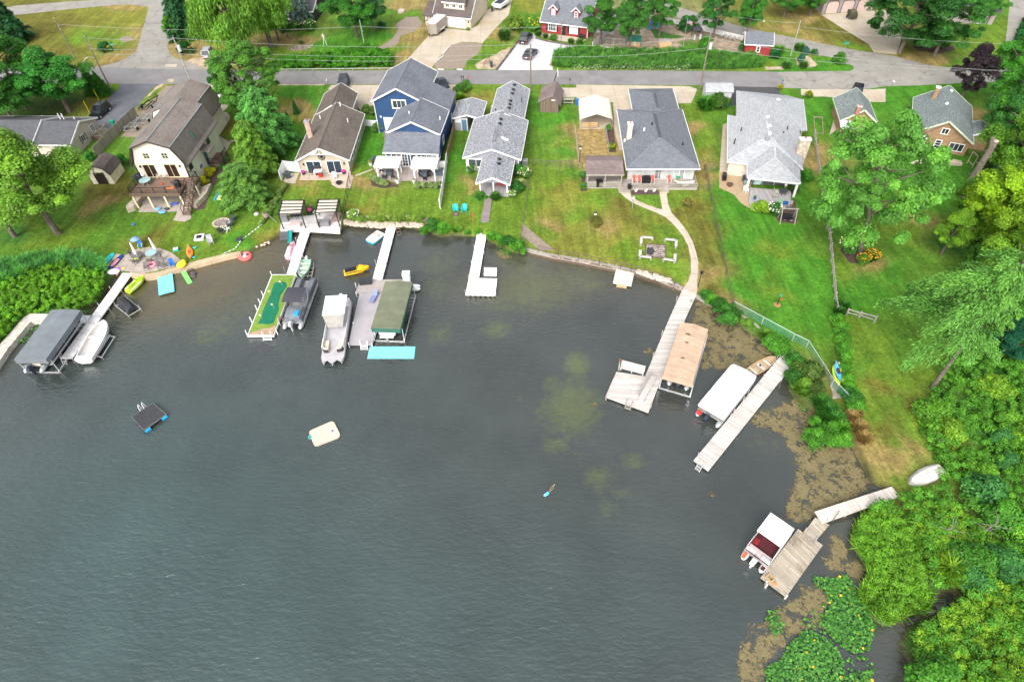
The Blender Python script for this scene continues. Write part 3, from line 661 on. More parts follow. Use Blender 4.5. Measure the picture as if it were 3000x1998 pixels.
RF7=shingle('roof_green_grey',(.105,.135,.135),(.30,.34,.33),(.18,.21,.21),.34)
RF8=shingle('roof_charcoal',(.085,.088,.098),(.125,.128,.14),(.1,.1,.11),.7)
RFD=shingle('roof_dark_brown',(.105,.085,.08),(.15,.125,.118),(.09,.07,.07),.7)
RFP=shingle('roof_purple_brown',(.2,.155,.15),(.27,.215,.205),(.17,.13,.125),.6)
CREAM=siding('cream_siding',(.84,.79,.65));TAN=siding('tan_siding',(.47,.405,.32));NAVYS=siding('navy_siding',(.028,.07,.165))
LILAC=siding('grey_lilac_siding',(.33,.33,.375));BEIGE=siding('beige_siding',(.52,.46,.4));REDS=siding('red_siding',(.3,.035,.04));CREAM2=siding('pale_cream_siding',(.6,.52,.41))
DARKB=mat('dark_brown_trim',(.07,.05,.045),.6,.2)
CREAMP=mat('cream_paint',(.76,.68,.45),.5,.08)
DECKB=planks('brown_deck_boards',(.19,.125,.095),(.24,.165,.125),(.15,.1,.08),.16,3.5,False,.5,.3)
DECKG=planks('grey_deck_boards',(.36,.32,.28),(.46,.41,.36),(.27,.23,.2),.2,3.0,False,.35,.5)
DECKT=planks('taupe_composite_deck',(.36,.34,.345),(.4,.38,.385),(.33,.31,.31),.16,4.0,True,.7,.2)
LATT=mat('dark_grey_wood',(.2,.19,.18),.9,.3,4)
BLUEDOOR=mat('blue_door_paint',(.1,.18,.28),.5,.1)
CURTAIN=mat('pale_curtain_glass',(.5,.53,.53),.15,.2,1.0,spec=.6)
PVCW=mat('white_pvc',(.8,.8,.78),.5,.05)
f=frame(Vector((-53.6,83.3,0)),R(-3.1))
h1=thing('gambrel_house','large cream house with brown gambrel roof and raised deck','house',f@Vector((3.6,6,GZ)))
GP=[(0,GZ),(7.2,GZ),(7.2,5.5),(6.35,8.0),(3.6,9.1),(.85,8.0),(0,5.5)]
MB(f).ext(GP,0,12.2).build('wall',CREAM,h1)
def gambrel_roof(m,pr,y0,y1,t):
 n=len(pr);m.ext([(x,z+t)for x,z in pr]+[(x,z+.003)for x,z in pr[::-1]],y0,y1)
m=MB(f);gambrel_roof(m,[(-.55,5.0),(-.3,5.45),(.72,8.05),(3.6,9.12),(6.48,8.05),(7.5,5.45),(7.9,5.1)],-.45,12.4,.15)
r1=m.build('roof',RF1,h1)
m=MB(f)
for a,b in(((-.3,5.5),(.72,8.1)),((.72,8.1),(3.6,9.17)),((3.6,9.17),(6.48,8.1)),((6.48,8.1),(7.9,5.15))):
 m.bar((a[0],-.48,a[1]),(b[0],-.48,b[1]),.06,.22)
m.build('fascia',DARKB,h1)
m=MB(f)
for x,z in((.72,8.22),(6.48,8.22),(3.6,9.29)):m.box(x-.09,x+.09,-.45,12.4,z-.03,z+.04)
m.build('ridge_cap',mat('grey_flashing',(.2,.22,.22),.6,.2),r1)
q=MB(f).bar((6.85,5.3,7.38),(7.2,5.3,6.5),.5,.12).build('skylight',mat('green_glass',(.06,.16,.13),.2,.2),r1)
GG=[(-2.6,GZ),(5.0,GZ),(5.0,4.6),(4.3,7.0),(1.4,8.1),(-1.7,7.0),(-2.6,4.6)]
MB(f).ext(GG,12.2,20.6).build('garage_wall',CREAM,h1)
m=MB(f);gambrel_roof(m,[(-3.2,4.2),(-1.8,7.05),(1.4,8.12),(4.42,7.05),(5.45,4.2)],12.25,20.9,.15)
r1b=m.build('garage_roof',RF1,h1)
m=MB(f)
for x,z in((-1.8,7.22),(4.42,7.22)):m.box(x-.09,x+.09,12.4,20.9,z-.03,z+.04)
m.build('ridge_cap',mat('grey_flashing',(.2,.22,.22)),r1b)
vents(r1b,f,[(-.6,13.3,7.6)],STEEL,.08)
m=MB(f);m.slab([(-3.6,9.6,4.6),(-.1,9.6,5.9),(-.1,12.4,5.9),(-3.6,12.4,4.6)],.15);m.build('lean_to_roof',RF1,h1)
MB(f).box(-3.1,-.02,9.9,12.15,GZ,4.5).build('lean_to_wall',CREAM,h1)
for x in(2.3,5.0):win(h1,f,'F',0,x,6.3,.8,.8,2,2,fm=CREAMP)
for x in(1.9,5.05):
 win(h1,f,'F',0,x,3.28,1.7,2.0,2,1,'sliding_door',fm=CREAMP,glass=mat('dark_brown_glass',(.035,.02,.015),.1,.5))
for y in(1.4,8.6):win(h1,f,'R',7.2,y,3.7,.9,1.3,2,1,fm=DARKB)
win(h1,f,'R',7.2,4.0,2.2,.9,.6,2,1)
win(h1,f,'F',0,1.7,1.5,1.8,1.4,2,1,fm=CREAMP)
d=MB(f).box(7.2,7.27,5.9,6.8,1.5,3.5).build('side_door',mat('slate_door',(.12,.15,.2),.5),h1)
MB(f).slab([(7.2,5.4,4.5),(8.5,5.4,3.95),(8.5,7.2,3.95),(7.2,7.2,4.5)],.12).build('awning',RF1D,h1)
for x,z in((.7,4.9),(6.5,4.9)):MB(f).box(x-.1,x+.1,-.2,0,z,z+.3).build('wall_lamp',BLACK,h1)
MB(f).bar((-.35,-.3,5.4),(-.1,-.15,4.9),.1,.1).box(-.12,0,-.12,0,GZ,4.9).build('downspout',DARKB,h1)
MB(f).box(7.2,7.33,-.15,0,GZ,5.3).build('downspout',DARKB,h1)
dk=MB(f).prism([(.0,-4.2),(7.3,-4.2),(7.3,-1.6),(8.6,-1.6),(8.6,-.02),(0,-.02)],2.98,3.2).build('deck',DECKB,h1)
m=MB(f).box(-.04,7.34,-4.26,-4.2,2.72,3.24);m.box(-.06,0,-4.2,0,2.72,3.24);m.box(7.3,7.36,-4.2,-1.66,2.72,3.24);m.box(8.6,8.66,-1.66,0,2.72,3.24)
m.build('rim_board',BROWNWOOD,dk)
for x,y in((.15,-4.0),(2.4,-4.0),(4.75,-4.0),(7.1,-4.0),(7.15,-1.7),(8.45,-1.5)):
 MB(f).box(x-.11,x+.11,y-.11,y+.11,GZ,2.72).build('deck_post',CREAMP,dk)
m=MB(f)
def railing(m,pts,z,h=.95,st=.16):
 for a,b in zip(pts,pts[1:]):
  A,B=Vector((a[0],a[1],z)),Vector((b[0],b[1],z));L=(B-A).length
  up=Vector((0,0,h))
  m.bar(A+up,B+up,.07,.05);m.bar(A+Vector((0,0,.1)),B+Vector((0,0,.1)),.05,.04)
  n=max(1,round(L/1.8))
  for i in range(n+1):
   c=A.lerp(B,i/n);m.bar(c,c+up,.08,.08)
  n=int(L/st)
  for i in range(1,n):
   c=A.lerp(B,i/n);m.bar(c+Vector((0,0,.1)),c+up,.018,.018)
railing(m,[(.1,-.1),(.1,-4.1),(7.2,-4.1)],3.2);railing(m,[(7.2,-4.1),(7.2,-3.3)],3.2);railing(m,[(8.5,-1.6),(8.5,-.1)],3.2);railing(m,[(7.25,-.15),(8.5,-.15)],3.2)
m.build('railing',BLACK,dk)
m=MB(f)
for i in range(13):
 z=3.2-i*.2;y=-1.7-i*.33
 m.box(7.42,8.5,y-.33,y,z-.06,z);m.box(7.44,8.48,y-.02,y,z-.2,z-.06)
m.bar((7.4,-1.7,3.05),(7.4,-5.9,.6),.06,.26);m.bar((8.53,-1.7,3.05),(8.53,-5.9,.6),.06,.26)
st=m.build('stairs',DECKB,h1)
m=MB(f)
for x in(7.4,8.53):
 m.bar((x,-1.7,4.1),(x,-5.8,1.6),.06,.05)
 for i in range(6):m.bar((x,-1.7-i*.8,3.1-i*.49),(x,-1.7-i*.8,4.1-i*.49),.05,.05)
m.build('handrail',BLACK,st)
p1=MB(f).prism([(7.25,6.2),(9.0,6.2),(9.0,9.6),(7.25,9.6)],GZ,1.5).build('side_porch',DECKB,h1)
m=MB(f);railing(m,[(7.3,6.25),(8.95,6.25),(8.95,9.5)],1.5);m.build('railing',BLACK,p1)
rw=ROCKS
for i,(pl,nm)in enumerate((([(-.5,-.2),(.15,-.2),(-.1,-4.6),(-.9,-5.2),(-1.3,-4.4)],0),([(8.2,.2),(9.3,1.2),(9.5,-1.5),(8.9,-4.2),(8.4,-4.2),(8.8,-1.5)],1))):
 w_=MB(f).prism(pl,GZ-.1,GZ+.75).build('stone_retaining_wall',STONE_W)
 tag(w_,['pale rock retaining wall left of the patio under the deck','pale rock retaining wall right of the deck stairs'][i],'wall')
f=frame(Vector((-31.46,86.6,0)),R(-2))
h2=thing('tan_house','long tan house with taupe shingle roof and pink chimney','house',f@Vector((3.8,8,GZ)))
RID=mat('roof_ridge_vent',(.13,.11,.095),.9,.2)
r2=gable(h2,f,.1,7.75,0,13.6,3.05,5.0,TAN,RF2,3.9,cap=RID)
gable(h2,f,.12,5.3,13.9,21.3,3.03,4.75,TAN,RF2,3.1,cap=RID,wall='rear_wall',roof='rear_roof')
chimney(r2,f,1.15,5.7,.75,.75,3.2,6.3,BRK_P,mat('metal_cap',(.3,.32,.34)))
vents(r2,f,[(6.3,9.6,3.9),(1.6,10.8,4.0),(4.6,13.2,4.9)],WHITE,.09,.6)
for x in(2.4,5.5):
 win(h2,f,'F',0,x,.75,2.1,2.0,2,1,'sliding_door',glass=mat('blueish_glass',(.03,.05,.07),.08,.4))
m=MB(f)
for a,b in(((2.2,4.12),(5.6,4.12)),((3.9,4.12),(3.9,5.0)),((2.7,4.16),(3.5,4.6)),((5.1,4.16),(4.3,4.6))):m.bar((a[0],-.36,a[1]),(b[0],-.36,b[1]),.06,.14)
m.build('gable_truss',WHITE,h2)
m=MB(f)
for i in range(12):
 a0,a1=i*math.pi/6,(i+1)*math.pi/6
 m.bar((3.95+.5*math.cos(a0),-.05,3.55+.5*math.sin(a0)),(3.95+.5*math.cos(a1),-.05,3.55+.5*math.sin(a1)),.07,.09)
 m.bar((3.95,-.05,3.55),(3.95+.5*math.cos(a0),-.05,3.55+.5*math.sin(a0)),.04,.05)
m.build('gable_ornament',BLACK,h2)
for y in(3.0,5.6,8.4):win(h2,f,'R',7.75,y,1.5,.9,1.1,1,2)
for x in(.9,7.1):MB(f).box(x-.08,x+.08,-.16,0,2.2,2.5).build('wall_lamp',BLACK,h2)
MB(f).box(7.66,7.76,-.12,-.01,GZ,3.0).build('downspout',WHITE,h2)
MB(f).box(.1,.2,-.12,-.01,GZ,3.0).build('downspout',WHITE,h2)
f=frame(Vector((-18.56,87.59,0)),R(-8.2))
h3=thing('navy_house','tall navy blue house with stepped grey gable roofs','house',f@Vector((4,10,GZ)))
MB(f).box(.35,8.4,.45,3.5,GZ,3.35).build('porch_wall',NAVYS,h3)
r3=planes(h3,f,[[(0,0,3.2),(8.75,0,3.2),(8.6,3.45,4.86),(.15,3.45,4.86)]],RF3,.12,'porch_roof')
MB(f).box(0,8.75,-.05,0,3.0,3.22).build('fascia',WHITE,r3)
r3m=gable(h3,f,.4,8.2,3.4,10.4,4.75,6.55,NAVYS,RF3,4.25,wall='middle_wall',roof='middle_roof',cap=RF3)
MB(f).box(4.8,8.3,10.4,16.6,GZ,4.75).build('side_wall',NAVYS,h3)
planes(h3,f,[[(8.6,10.3,4.66),(8.6,16.9,4.66),(4.7,16.9,6.45),(4.7,10.3,6.45)]],RF3,.13,'side_roof')
r3b=gable(h3,f,-3.6,4.45,10.5,20.9,6.2,8.25,NAVYS,RF3,.45,wall='tall_wall',roof='tall_roof',cap=RF3)
win(h3,f,'F',10.5,.5,5.05,2.0,1.15,3,1,fw=.2)
MB(f).box(-2.3,.3,10.42,10.5,GZ,3.1).build('garage_door',WHITE,h3)
m=MB(f);m.box(-2.5,-2.3,10.38,10.5,GZ,3.3);m.box(.3,.5,10.38,10.5,GZ,3.3);m.box(-2.3,.3,10.38,10.5,3.1,3.3);m.build('door_trim',WHITE,h3)
MB(f).box(-2.95,-2.85,10.4,10.5,3.2,3.6).box(-3.08,-2.72,10.4,10.5,3.36,3.46).build('wall_ornament',WHITE,h3)
win(h3,f,'F',.45,3.2,.75,.85,2.0,2,4,'glass_door',fw=.12)
for x,ww,n in((2.0,1.5,2),(4.6,.8,1),(6.7,1.6,2)):win(h3,f,'F',.45,x,1.2,ww,1.6,n,1,fw=.12)
for y in(1.5,6.0,13.0):win(h3,f,'R',8.4 if y<3 else 8.2 if y<10 else 8.3,y,1.6,.8,1.2,1,1)
m=MB(f)
for x in(.35,2.75,5.2,8.35):m.box(x-.07,x+.07,.35,.45,GZ,3.1)
m.build('corner_trim',WHITE,h3)
MB(f).box(-3.7,-3.6,10.4,10.5,GZ,6.0).build('corner_trim',WHITE,h3)
vents(r3m,f,[(3.2,6.4,6.0),(7.8,7.0,5.0)],WHITE,.1,.6)
m=MB(f);m.box(-.35,.3,3.0,4.0,GZ,4.7);m.build('stone_chimney',pebble('grey_stone_blocks',(.3,.27,.25),(.22,.2,.19),(.14,.13,.12),3),h3)
f=frame(Vector((-6.26,85.36,0)),R(-7.9))
h4=thing('long_cottage','long grey cottage with mottled grey shingles and narrow lake porch','house',f@Vector((4.5,9,GZ)))
r4=gable(h4,f,.35,8.35,.5,11.3,3.05,4.5,LILAC,RF4,4.45,ov=.4,ovy=.45)
r4b=gable(h4,f,2.75,7.7,11.4,22.3,3.04,4.35,LILAC,RF4,5.1,wall='rear_wall',roof='rear_roof',ov=.35)
planes(h4,f,[[(4.45,10.9,4.66),(5.3,11.9,4.52),(3.1,12.1,3.4),(2.4,11.7,3.1)]],RF4,.05,'valley',r4)
r4c=gable(h4,f,3.3,7.4,-5.9,.49,2.95,3.85,LILAC,RF4,5.35,wall='porch_wall',roof='porch_roof',ov=.4,ovy=.5,walls=False)
MB(f).box(3.35,7.35,-3.0,.49,GZ,2.9).build('porch_wall',LILAC,h4)
MB(f).box(3.2,7.5,-6.0,-3.0,GZ,.85).build('porch_floor',DECKT,h4)
for x,y in((3.4,-5.9),(7.3,-5.9),(5.35,-5.9)):MB(f).box(x-.08,x+.08,y-.08,y+.08,.85,2.95).build('porch_post',WHITE,h4)
MB(f).ext([(3.3,2.92),(7.4,2.92),(5.35,3.8)],-6.0,-5.9).build('porch_gable',LILAC,h4)
win(h4,f,'F',-3.0,4.3,1.6,.8,.9,1,1,fm=WHITE,glass=BLUEDOOR)
m=MB(f);m.box(5.5,7.2,-3.7,-3.1,.95,1.35);m.box(5.5,7.2,-3.2,-3.05,1.35,1.8)
tag(m.build('porch_bench',mat('red_cushion',(.4,.05,.06),.8)),'red cushioned bench under the roof of the narrow lake porch','bench')
win(h4,f,'F',.5,1.85,1.35,2.2,1.2,2,1,fw=.2)
for y in(4,9):win(h4,f,'L',.35,y,1.4,1.0,1.2,2,1)
boxvents(r4,f,[(4.7,9.0,4.55),(4.75,7.6,4.55)]);boxvents(r4b,f,[(5.55,y,4.3)for y in(21.3,19.6,18.2,15.6,14.4,13.2)]);boxvents(r4c,f,[(5.75,-1.4,3.8),(5.8,-2.6,3.8)])
MB(f).bar((5.4,3.9,4.42),(6.5,3.7,4.02),.34,.16).build('skylight',WHITE,r4)
m=MB(f);m.box(4.2,4.28,2.2,6.8,4.55,4.68);m.box(4.62,4.7,2.2,6.8,4.55,4.68);m.build('ridge_vent',mat('grey_vent',(.2,.2,.22)),r4)
vents(r4,f,[(3.3,8.0,4.1),(7.3,3.9,3.6),(6.3,7.0,4.0),(6.2,5.4,4.0),(7.4,3.2,3.5)],STEEL,.12,.4);vents(r4b,f,[(7.2,17,3.6),(3.2,14,3.2)],BLACK,.07,.6)
ac=MB(f);ac.box(8.7,9.5,2.2,3.0,GZ,1.5);ac.box(8.75,9.45,2.25,2.95,1.5,1.54)
tag(ac.build('air_conditioner',STEEL),'grey air conditioner box against the right wall of the long cottage','air conditioner')
MB(f).box(8.25,8.36,.38,.5,GZ,3).build('downspout',WHITE,h4);MB(f).box(.34,.46,.38,.5,GZ,3).build('downspout',WHITE,h4)
s4=thing('garden_shed','small grey shed with mottled shingle roof and blue door','shed',f@Vector((-1.4,14,GZ)))
gable(s4,f,-3.5,.9,12.4,17.6,2.85,3.45,LILAC,RF4,-1.3,ov=.25,ovy=.35,walls=False)
MB(f).box(-3.5,-1.3,12.4,17.5,GZ,2.83).build('wall',LILAC,s4)
MB(f).box(-1.3,.9,16.2,17.5,GZ,2.83).build('back_wall',LATT,s4)
MB(f).box(.76,.9,12.4,12.54,GZ,2.83).build('post',WHITE,s4)
MB(f).box(-2.3,-1.45,12.33,12.4,.65,2.6).build('door',BLUEDOOR,s4)
m=MB(f);m.box(-2.4,-2.3,12.3,12.4,.62,2.7);m.box(-1.45,-1.35,12.3,12.4,.62,2.7);m.box(-2.3,-1.45,12.3,12.4,2.6,2.7);m.build('door_trim',WHITE,s4)
MB(f).box(-3.4,-2.42,12.35,12.4,2.0,2.8).build('panel',WHITE,s4)
f=frame(Vector((17.56,80.43,0)),R(-3.7))
h5=thing('hip_roof_house','house with steel grey hip roof, cream chimney and full width lake deck','house',f@Vector((5,9,GZ)))
MB(f).box(.5,10.0,.9,17.2,GZ,3.0).build('wall',mat('off_white_wall',(.62,.63,.6),.6,.1),h5)
def hip(root,f,x0,x1,y0,y1,ze,ra,rb,zr,xr,m,t=.14,name='roof'):
 A,B,Cc,Dd=(x0,y0,ze),(x1,y0,ze),(x1,y1,ze),(x0,y1,ze)
 P,Q=(xr,ra,zr),(xr,rb,zr)
 mb=MB(f).add([A,B,Cc,Dd,P,Q]+[(p[0],p[1],p[2]-t)for p in(A,B,Cc,Dd)],[(0,1,4),(1,2,5,4),(2,3,5),(3,0,4,5),(9,8,7,6),(0,6,7,1),(1,7,8,2),(2,8,9,3),(3,9,6,0)])
 o=mb.build(name,m,root)
 g=MB(f)
 g.box(x0-.08,x0,y0,y1,ze-.18,ze+.02);g.box(x1,x1+.08,y0,y1,ze-.18,ze+.02);g.box(x0-.08,x1+.08,y0-.08,y0,ze-.18,ze+.02)
 g.build('gutter',WHITE,root)
 return o
r5=hip(h5,f,-.05,10.45,0,17.6,3.14,4.9,12.2,5.25,5.07,RF5)
hc=MB(f)
def hipcap(m,a,b,w=.3,n=14):
 a,b=Vector(a),Vector(b)
 for i in range(n):
  p,q=a.lerp(b,i/n),a.lerp(b,(i+.75)/n);m.bar(p+Vector((0,0,.03)),q+Vector((0,0,.045)),w,.06)
for e_ in((-.05,0,3.14),(10.45,0,3.14)):hipcap(hc,e_,(5.07,4.9,5.25),.24,16)
for e_ in((-.05,17.6,3.14),(10.45,17.6,3.14)):hipcap(hc,e_,(5.07,12.2,5.25),.24,16)
hc.build('hip_cap',mat('grey_cap_shingle',(.2,.215,.235),.9,.4,3),r5)
rv=MB(f);hipcap(rv,(5.07,4.9,5.25),(5.07,12.2,5.25),.42,12);rv.build('ridge_vent',mat('dark_vent',(.08,.09,.1)),r5)
r5b=hip(h5,f,2.45,9.95,14.5,25.0,3.1,14.9,20.1,4.7,6.05,RF5,name='garage_roof')
MB(f).box(2.9,9.5,17.2,24.6,GZ,3.0).build('garage_wall',mat('off_white_wall',(.6,.6,.6)),h5)
rv=MB(f);hipcap(rv,(6.05,15.4,4.7),(6.05,20.1,4.7),.4,9);rv.build('ridge_vent',mat('dark_vent',(.08,.09,.1)),r5b)
chimney(r5,f,.95,8.0,.7,.9,3.2,5.8,mat('cream_chimney',(.62,.54,.44),.8,.2),WHITE)
vents(r5,f,[(1.3,10.4,3.8),(4.4,9.2,5.0),(8.6,5.2,3.9)],BLACK,.1,.4);vents(r5,f,[(3.2,8.4,4.6),(.3,7.4,3.35)],WHITE,.14,.3)
for x,ww,g_ in((1.4,1.9,CURTAIN),(3.4,1.4,CURTAIN),(5.6,1.4,CURTAIN),(7.3,1.5,CURTAIN),(9.1,1.5,CURTAIN)):
 win(h5,f,'F',.9,x,.98,ww,1.85,2,1,'sliding_door',fm=mat('grey_lilac_trim',(.5,.48,.5)),glass=g_)
win(h5,f,'F',.9,4.75,.95,.75,1.9,1,2,'screen_door',fm=mat('grey_lilac_trim',(.5,.48,.5)),glass=mat('grey_screen',(.16,.17,.17),.6))
win(h5,f,'F',.9,8.2,.98,.55,1.85,1,1,'window',glass=mat('grey_screen',(.16,.17,.17)))
dk5=MB(f).box(-1.2,10.2,-1.55,.88,GZ,.9).build('deck',DECKG,h5)
m=MB(f)
def fence_rails(m,x0,x1,y,z,h,n):
 for k in range(3):m.box(x0,x1,y-.03,y+.03,z+h*(.25+.32*k),z+h*(.25+.32*k)+.12)
 for i in range(n+1):m.box(x0+(x1-x0)*i/n-.06,x0+(x1-x0)*i/n+.06,y-.07,y+.07,z,z+h+.03)
 m.box(x0,x1,y-.12,y+.12,z+h,z+h+.06)
fence_rails(m,.7,5.0,-1.5,GZ,.95,2);fence_rails(m,6.1,10.15,-1.5,GZ,.95,2)
for k in range(3):m.box(10.12,10.18,-1.5,.9,GZ+.25+.3*k,GZ+.37+.3*k)
m.build('deck_railing',GREYWOOD,dk5)
MB(f).box(5.0,6.1,-2.3,-1.56,GZ,.75).build('deck_step',DECKG,dk5);MB(f).box(-1.1,.6,-2.3,-1.56,GZ,.75).build('deck_step',DECKG,dk5)
pv=thing('pavilion','open brown roofed pavilion with bench rails beside the steel grey house','pavilion',f@Vector((-3.2,1.2,GZ)))
m=planes(pv,f,[[(-5.9,-1.15,2.95),(-.45,-1.15,2.95),(-.55,1.3,3.72),(-5.8,1.3,3.72)],[(-5.8,1.3,3.72),(-.55,1.3,3.72),(-.6,3.7,3.1),(-5.75,3.7,3.1)]],RFP,.12)
MB(f).box(-5.92,-.43,-1.22,-1.15,2.78,2.97).build('fascia',GREYWOOD,pv)
for x in(-5.6,-3.1,-.75):
 for y in(-1.0,3.4):MB(f).box(x-.08,x+.08,y-.08,y+.08,GZ,2.9).build('post',GREYWOOD,pv)
MB(f).box(-5.75,-.65,-1.1,3.5,GZ,.78).build('floor',DECKG,pv)
m=MB(f)
for k in range(3):m.box(-5.6,-.75,-1.1,-1.04,.95+.22*k,1.08+.22*k)
m.box(-5.6,-.75,-1.06,-.6,1.5,1.56)
for k in range(4):m.box(-5.65,-5.6,-1,3.4,.95+.3*k,1.1+.3*k)
m.build('bench_rail',GREYWOOD,pv)
cp=thing('carport','cream corrugated metal carport with open gable end','carport',f@Vector((-3.4,19,GZ)))
t_=NT('ribbed_metal');u_=t_.uv();sp_=t_.n('ShaderNodeSeparateXYZ',Vector=u_)
wv=t_.math('FRACT',t_.math('DIVIDE',sp_.outputs[0],.3))
RIB=t_.out(t_.mix(t_.ramp(t_.noise(t_.obj(),.9,4),.5,.75,0,.4),t_.scale((.72,.66,.54),t_.ramp(wv,0,.25,.72,1)),(.45,.36,.24)),.5,0,.3,t_.bump(wv,.4,.03))
m=MB(f)
pr=[(-6.1,2.2),(-5.85,2.55),(-3.45,3.35),(-1.05,2.55),(-.75,2.2)]
m.ext([(x,z)for x,z in pr]+[(x,z-.05)for x,z in pr[::-1]],15.9,22.6);m.build('roof',RIB,cp)
m=MB(f)
for x in(-6.05,-.8):
 for y in(16.0,17.7,19.4,21.1,22.5):m.box(x-.04,x+.04,y-.04,y+.04,GZ,2.25)
m.build('frame',STEEL,cp)
MB(f).prism([(-6,16.1),(-.8,16.1),(-.8,22.5),(-6,22.5)],GZ,GZ+.05).build('floor',CONC,cp)
m=MB(f)
for q in range(2):
 for k in range(3):m.box(-5.7+q*1.35,-4.45+q*1.35,16.2,16.26,.9+k*.3,1.1+k*.3)
 m.box(-5.7+q*1.35,-5.6+q*1.35,16.2,16.3,GZ+.05,1.75);m.box(-4.55+q*1.35,-4.45+q*1.35,16.2,16.3,GZ+.05,1.75)
tag(m.build('pallet_rack',mat('raw_pine_wood',(.5,.34,.17),.8,.3)),'raw pine slatted rack standing in the mouth of the carport','rack')
def PX(x,y,z):return tuple(W(x,y,z))
h6=thing('pale_roof_house','wide house with pale grey hip roofs and tall stone chimney','house',W(2240,420,GZ))
I=Matrix.Identity(4)
e=3.0
A_,B_,C_,D_=PX(2131,473,e),PX(2133,337,e),PX(2246,356,5.0),PX(2253,398,5.0)
pl=[[A_,D_,C_,B_]]
E_,F_=PX(2189,480,e),PX(2269,426,4.3)
G_,H_,J_=PX(2190,520,e),PX(2346,537,e),PX(2272,464,4.3)
K_,L_=PX(2354,501,e),PX(2342,379,e)
pl+=[[A_,E_,F_,D_],[E_,G_,J_,F_],[G_,H_,J_],[J_,H_,PX(2344,494,e),F_],[F_,PX(2344,494,e),K_,D_],[D_,K_,L_,C_]]
r6=planes(h6,I,pl,RF6,.14)
M_,N_,O_,Q_=PX(2157,266,e),PX(2308,281,e),PX(2353,292,e),PX(2364,381,e)
S_,T_=PX(2244,303,4.8),PX(2266,287,4.8)
pl=[[M_,PX(2157,341,e),PX(2246,358,4.8),S_],[M_,S_,T_,N_],[N_,T_,O_],[T_,PX(2350,385,3.1),Q_,O_],[S_,PX(2246,358,4.8),PX(2340,380,3.05),PX(2352,385,3.02),T_]]
planes(h6,I,pl,RF6,.12,'rear_roof')
def inset(px,z=GZ):return[W(x,y,z)[:2]for x,y in px]
c6=lambda pts,k:[((1-k)*p[0]+k*sum(q[0]for q in pts)/len(pts),(1-k)*p[1]+k*sum(q[1]for q in pts)/len(pts))for p in pts]
MB().prism(c6([A_,E_,K_,L_,B_],.07),GZ,2.9).build('wall',mat('pale_stone_wall',(.55,.5,.42),.8,.2),h6)
MB().prism(c6([M_,O_,Q_,PX(2157,341,e)],.08),GZ,2.88).build('rear_wall',mat('pale_stone_wall',(.55,.5,.42)),h6)
m=MB();cw=c6([E_,G_,H_,PX(2344,494,e)],.09)
MB().prism(cw,2.6,2.92).build('porch_beam',WHITE,h6)
for i in(1,2):
 MB().cbox(cw[i][0],cw[i][1],GZ,.25,.25,2.0).build('porch_post',WHITE,h6)
fp,wd=frame2((2202,545),(2330,552),.75)
sx=loc(fp,2202,545,.75)
MB(fp).box(0,6.3,.4,.5,.8,2.6).build('screen_wall',mat('dark_screen',(.1,.11,.11),.4,.3),h6)
for x in(0,1.5,3.1,4.7,6.3):MB(fp).box(x-.06,x+.06,.34,.4,.8,2.6).build('screen_post',ALU,h6)
m=MB(fp);m.box(.2,1.3,.25,.33,.85,2.5);m.build('patterned_curtain',brick('check_curtain',(.55,.7,.68),(.12,.38,.42),(.7,.75,.72),.36,.36),h6)
g_=MB()
ring=[A_,E_,G_,H_]
for a,b in zip(ring,ring[1:]):g_.bar((a[0],a[1],a[2]-.1),(b[0],b[1],b[2]-.1),.12,.16)
g_.bar((A_[0],A_[1],2.9),(B_[0],B_[1],2.9),.12,.16);g_.bar((M_[0],M_[1],2.9),(N_[0],N_[1],2.9),.12,.16);g_.bar((O_[0],O_[1],2.9),(Q_[0],Q_[1],2.9),.12,.16)
g_.build('gutter',WHITE,h6)
cap6=MB()
for a,b in((A_,D_),(D_,K_),(G_,J_),(H_,J_),(J_,F_),(C_,D_)):hipcap(cap6,a,b,.26,14)
cap6.build('hip_cap',mat('pale_cap_shingle',(.46,.47,.485),.9,.25,3),r6)
cp_=W(2341,466,2.4)
f6=frame(Vector((cp_.x,cp_.y,0)),R(-6))
chimney(r6,f6,.1,.3,1.5,.75,GZ,5.4,STONE_W,WHITE)
for x,y,z in((2250,341,5.1),(2256,367,5.2),(2256,390,5.2),(2281,291,5.0)):
 c_=W(x,y,z);MB().ell((c_.x,c_.y,c_.z-.1),.3,.3,.22,10,6).build('turbine_vent',WHITE,r6)
c_=W(2248,405,5.0);MB().cyl((c_.x,c_.y),.3,4.8,5.2,12,.38).build('turbine_vent',STEEL,r6)
for x,y in((2172,379),(2153,412),(2307,376),(2295,391)):
 c_=W(x,y,4.0);MB().cyl((c_.x,c_.y),.09,3.4,4.3,8).build('vent_pipe',BLACK,r6)
dk6=MB().prism([W(x,y,.95)[:2]for x,y in((2198,550),(2318,560),(2316,600),(2232,602),(2213,612),(2194,592))],GZ,.95).build('deck',DECKT,h6)
f=frame(Vector((65.33,86.33,0)),R(-30.4+4))
h7=thing('brick_house','tan brick house with green grey roof at the right edge of the row','house',f@Vector((1,6,GZ)))
r7=gable(h7,f,-3.2,4.6,0,11.6,3.0,5.5,BRK_T,RF7,.6,ov=.35,ovy=.35,fm=mat('pale_green_trim',(.55,.62,.48)))
gable(h7,f,4.4,7.4,2.6,6.2,2.6,3.3,BRK_T,RF7,5.9,ov=.3,wall='wing_wall',roof='wing_roof')
win(h7,f,'F',0,.75,3.5,.8,.75,2,1);win(h7,f,'F',0,3.1,1.2,1.8,1.1,3,1);win(h7,f,'F',0,.6,1.15,.7,1.2,1,3)
win(h7,f,'F',0,-1.6,1.5,.7,1.0,3,3,fw=.2);MB(f).box(-2.05,-1.15,-.05,-.003,.65,1.3).build('door',WHITE,h7)
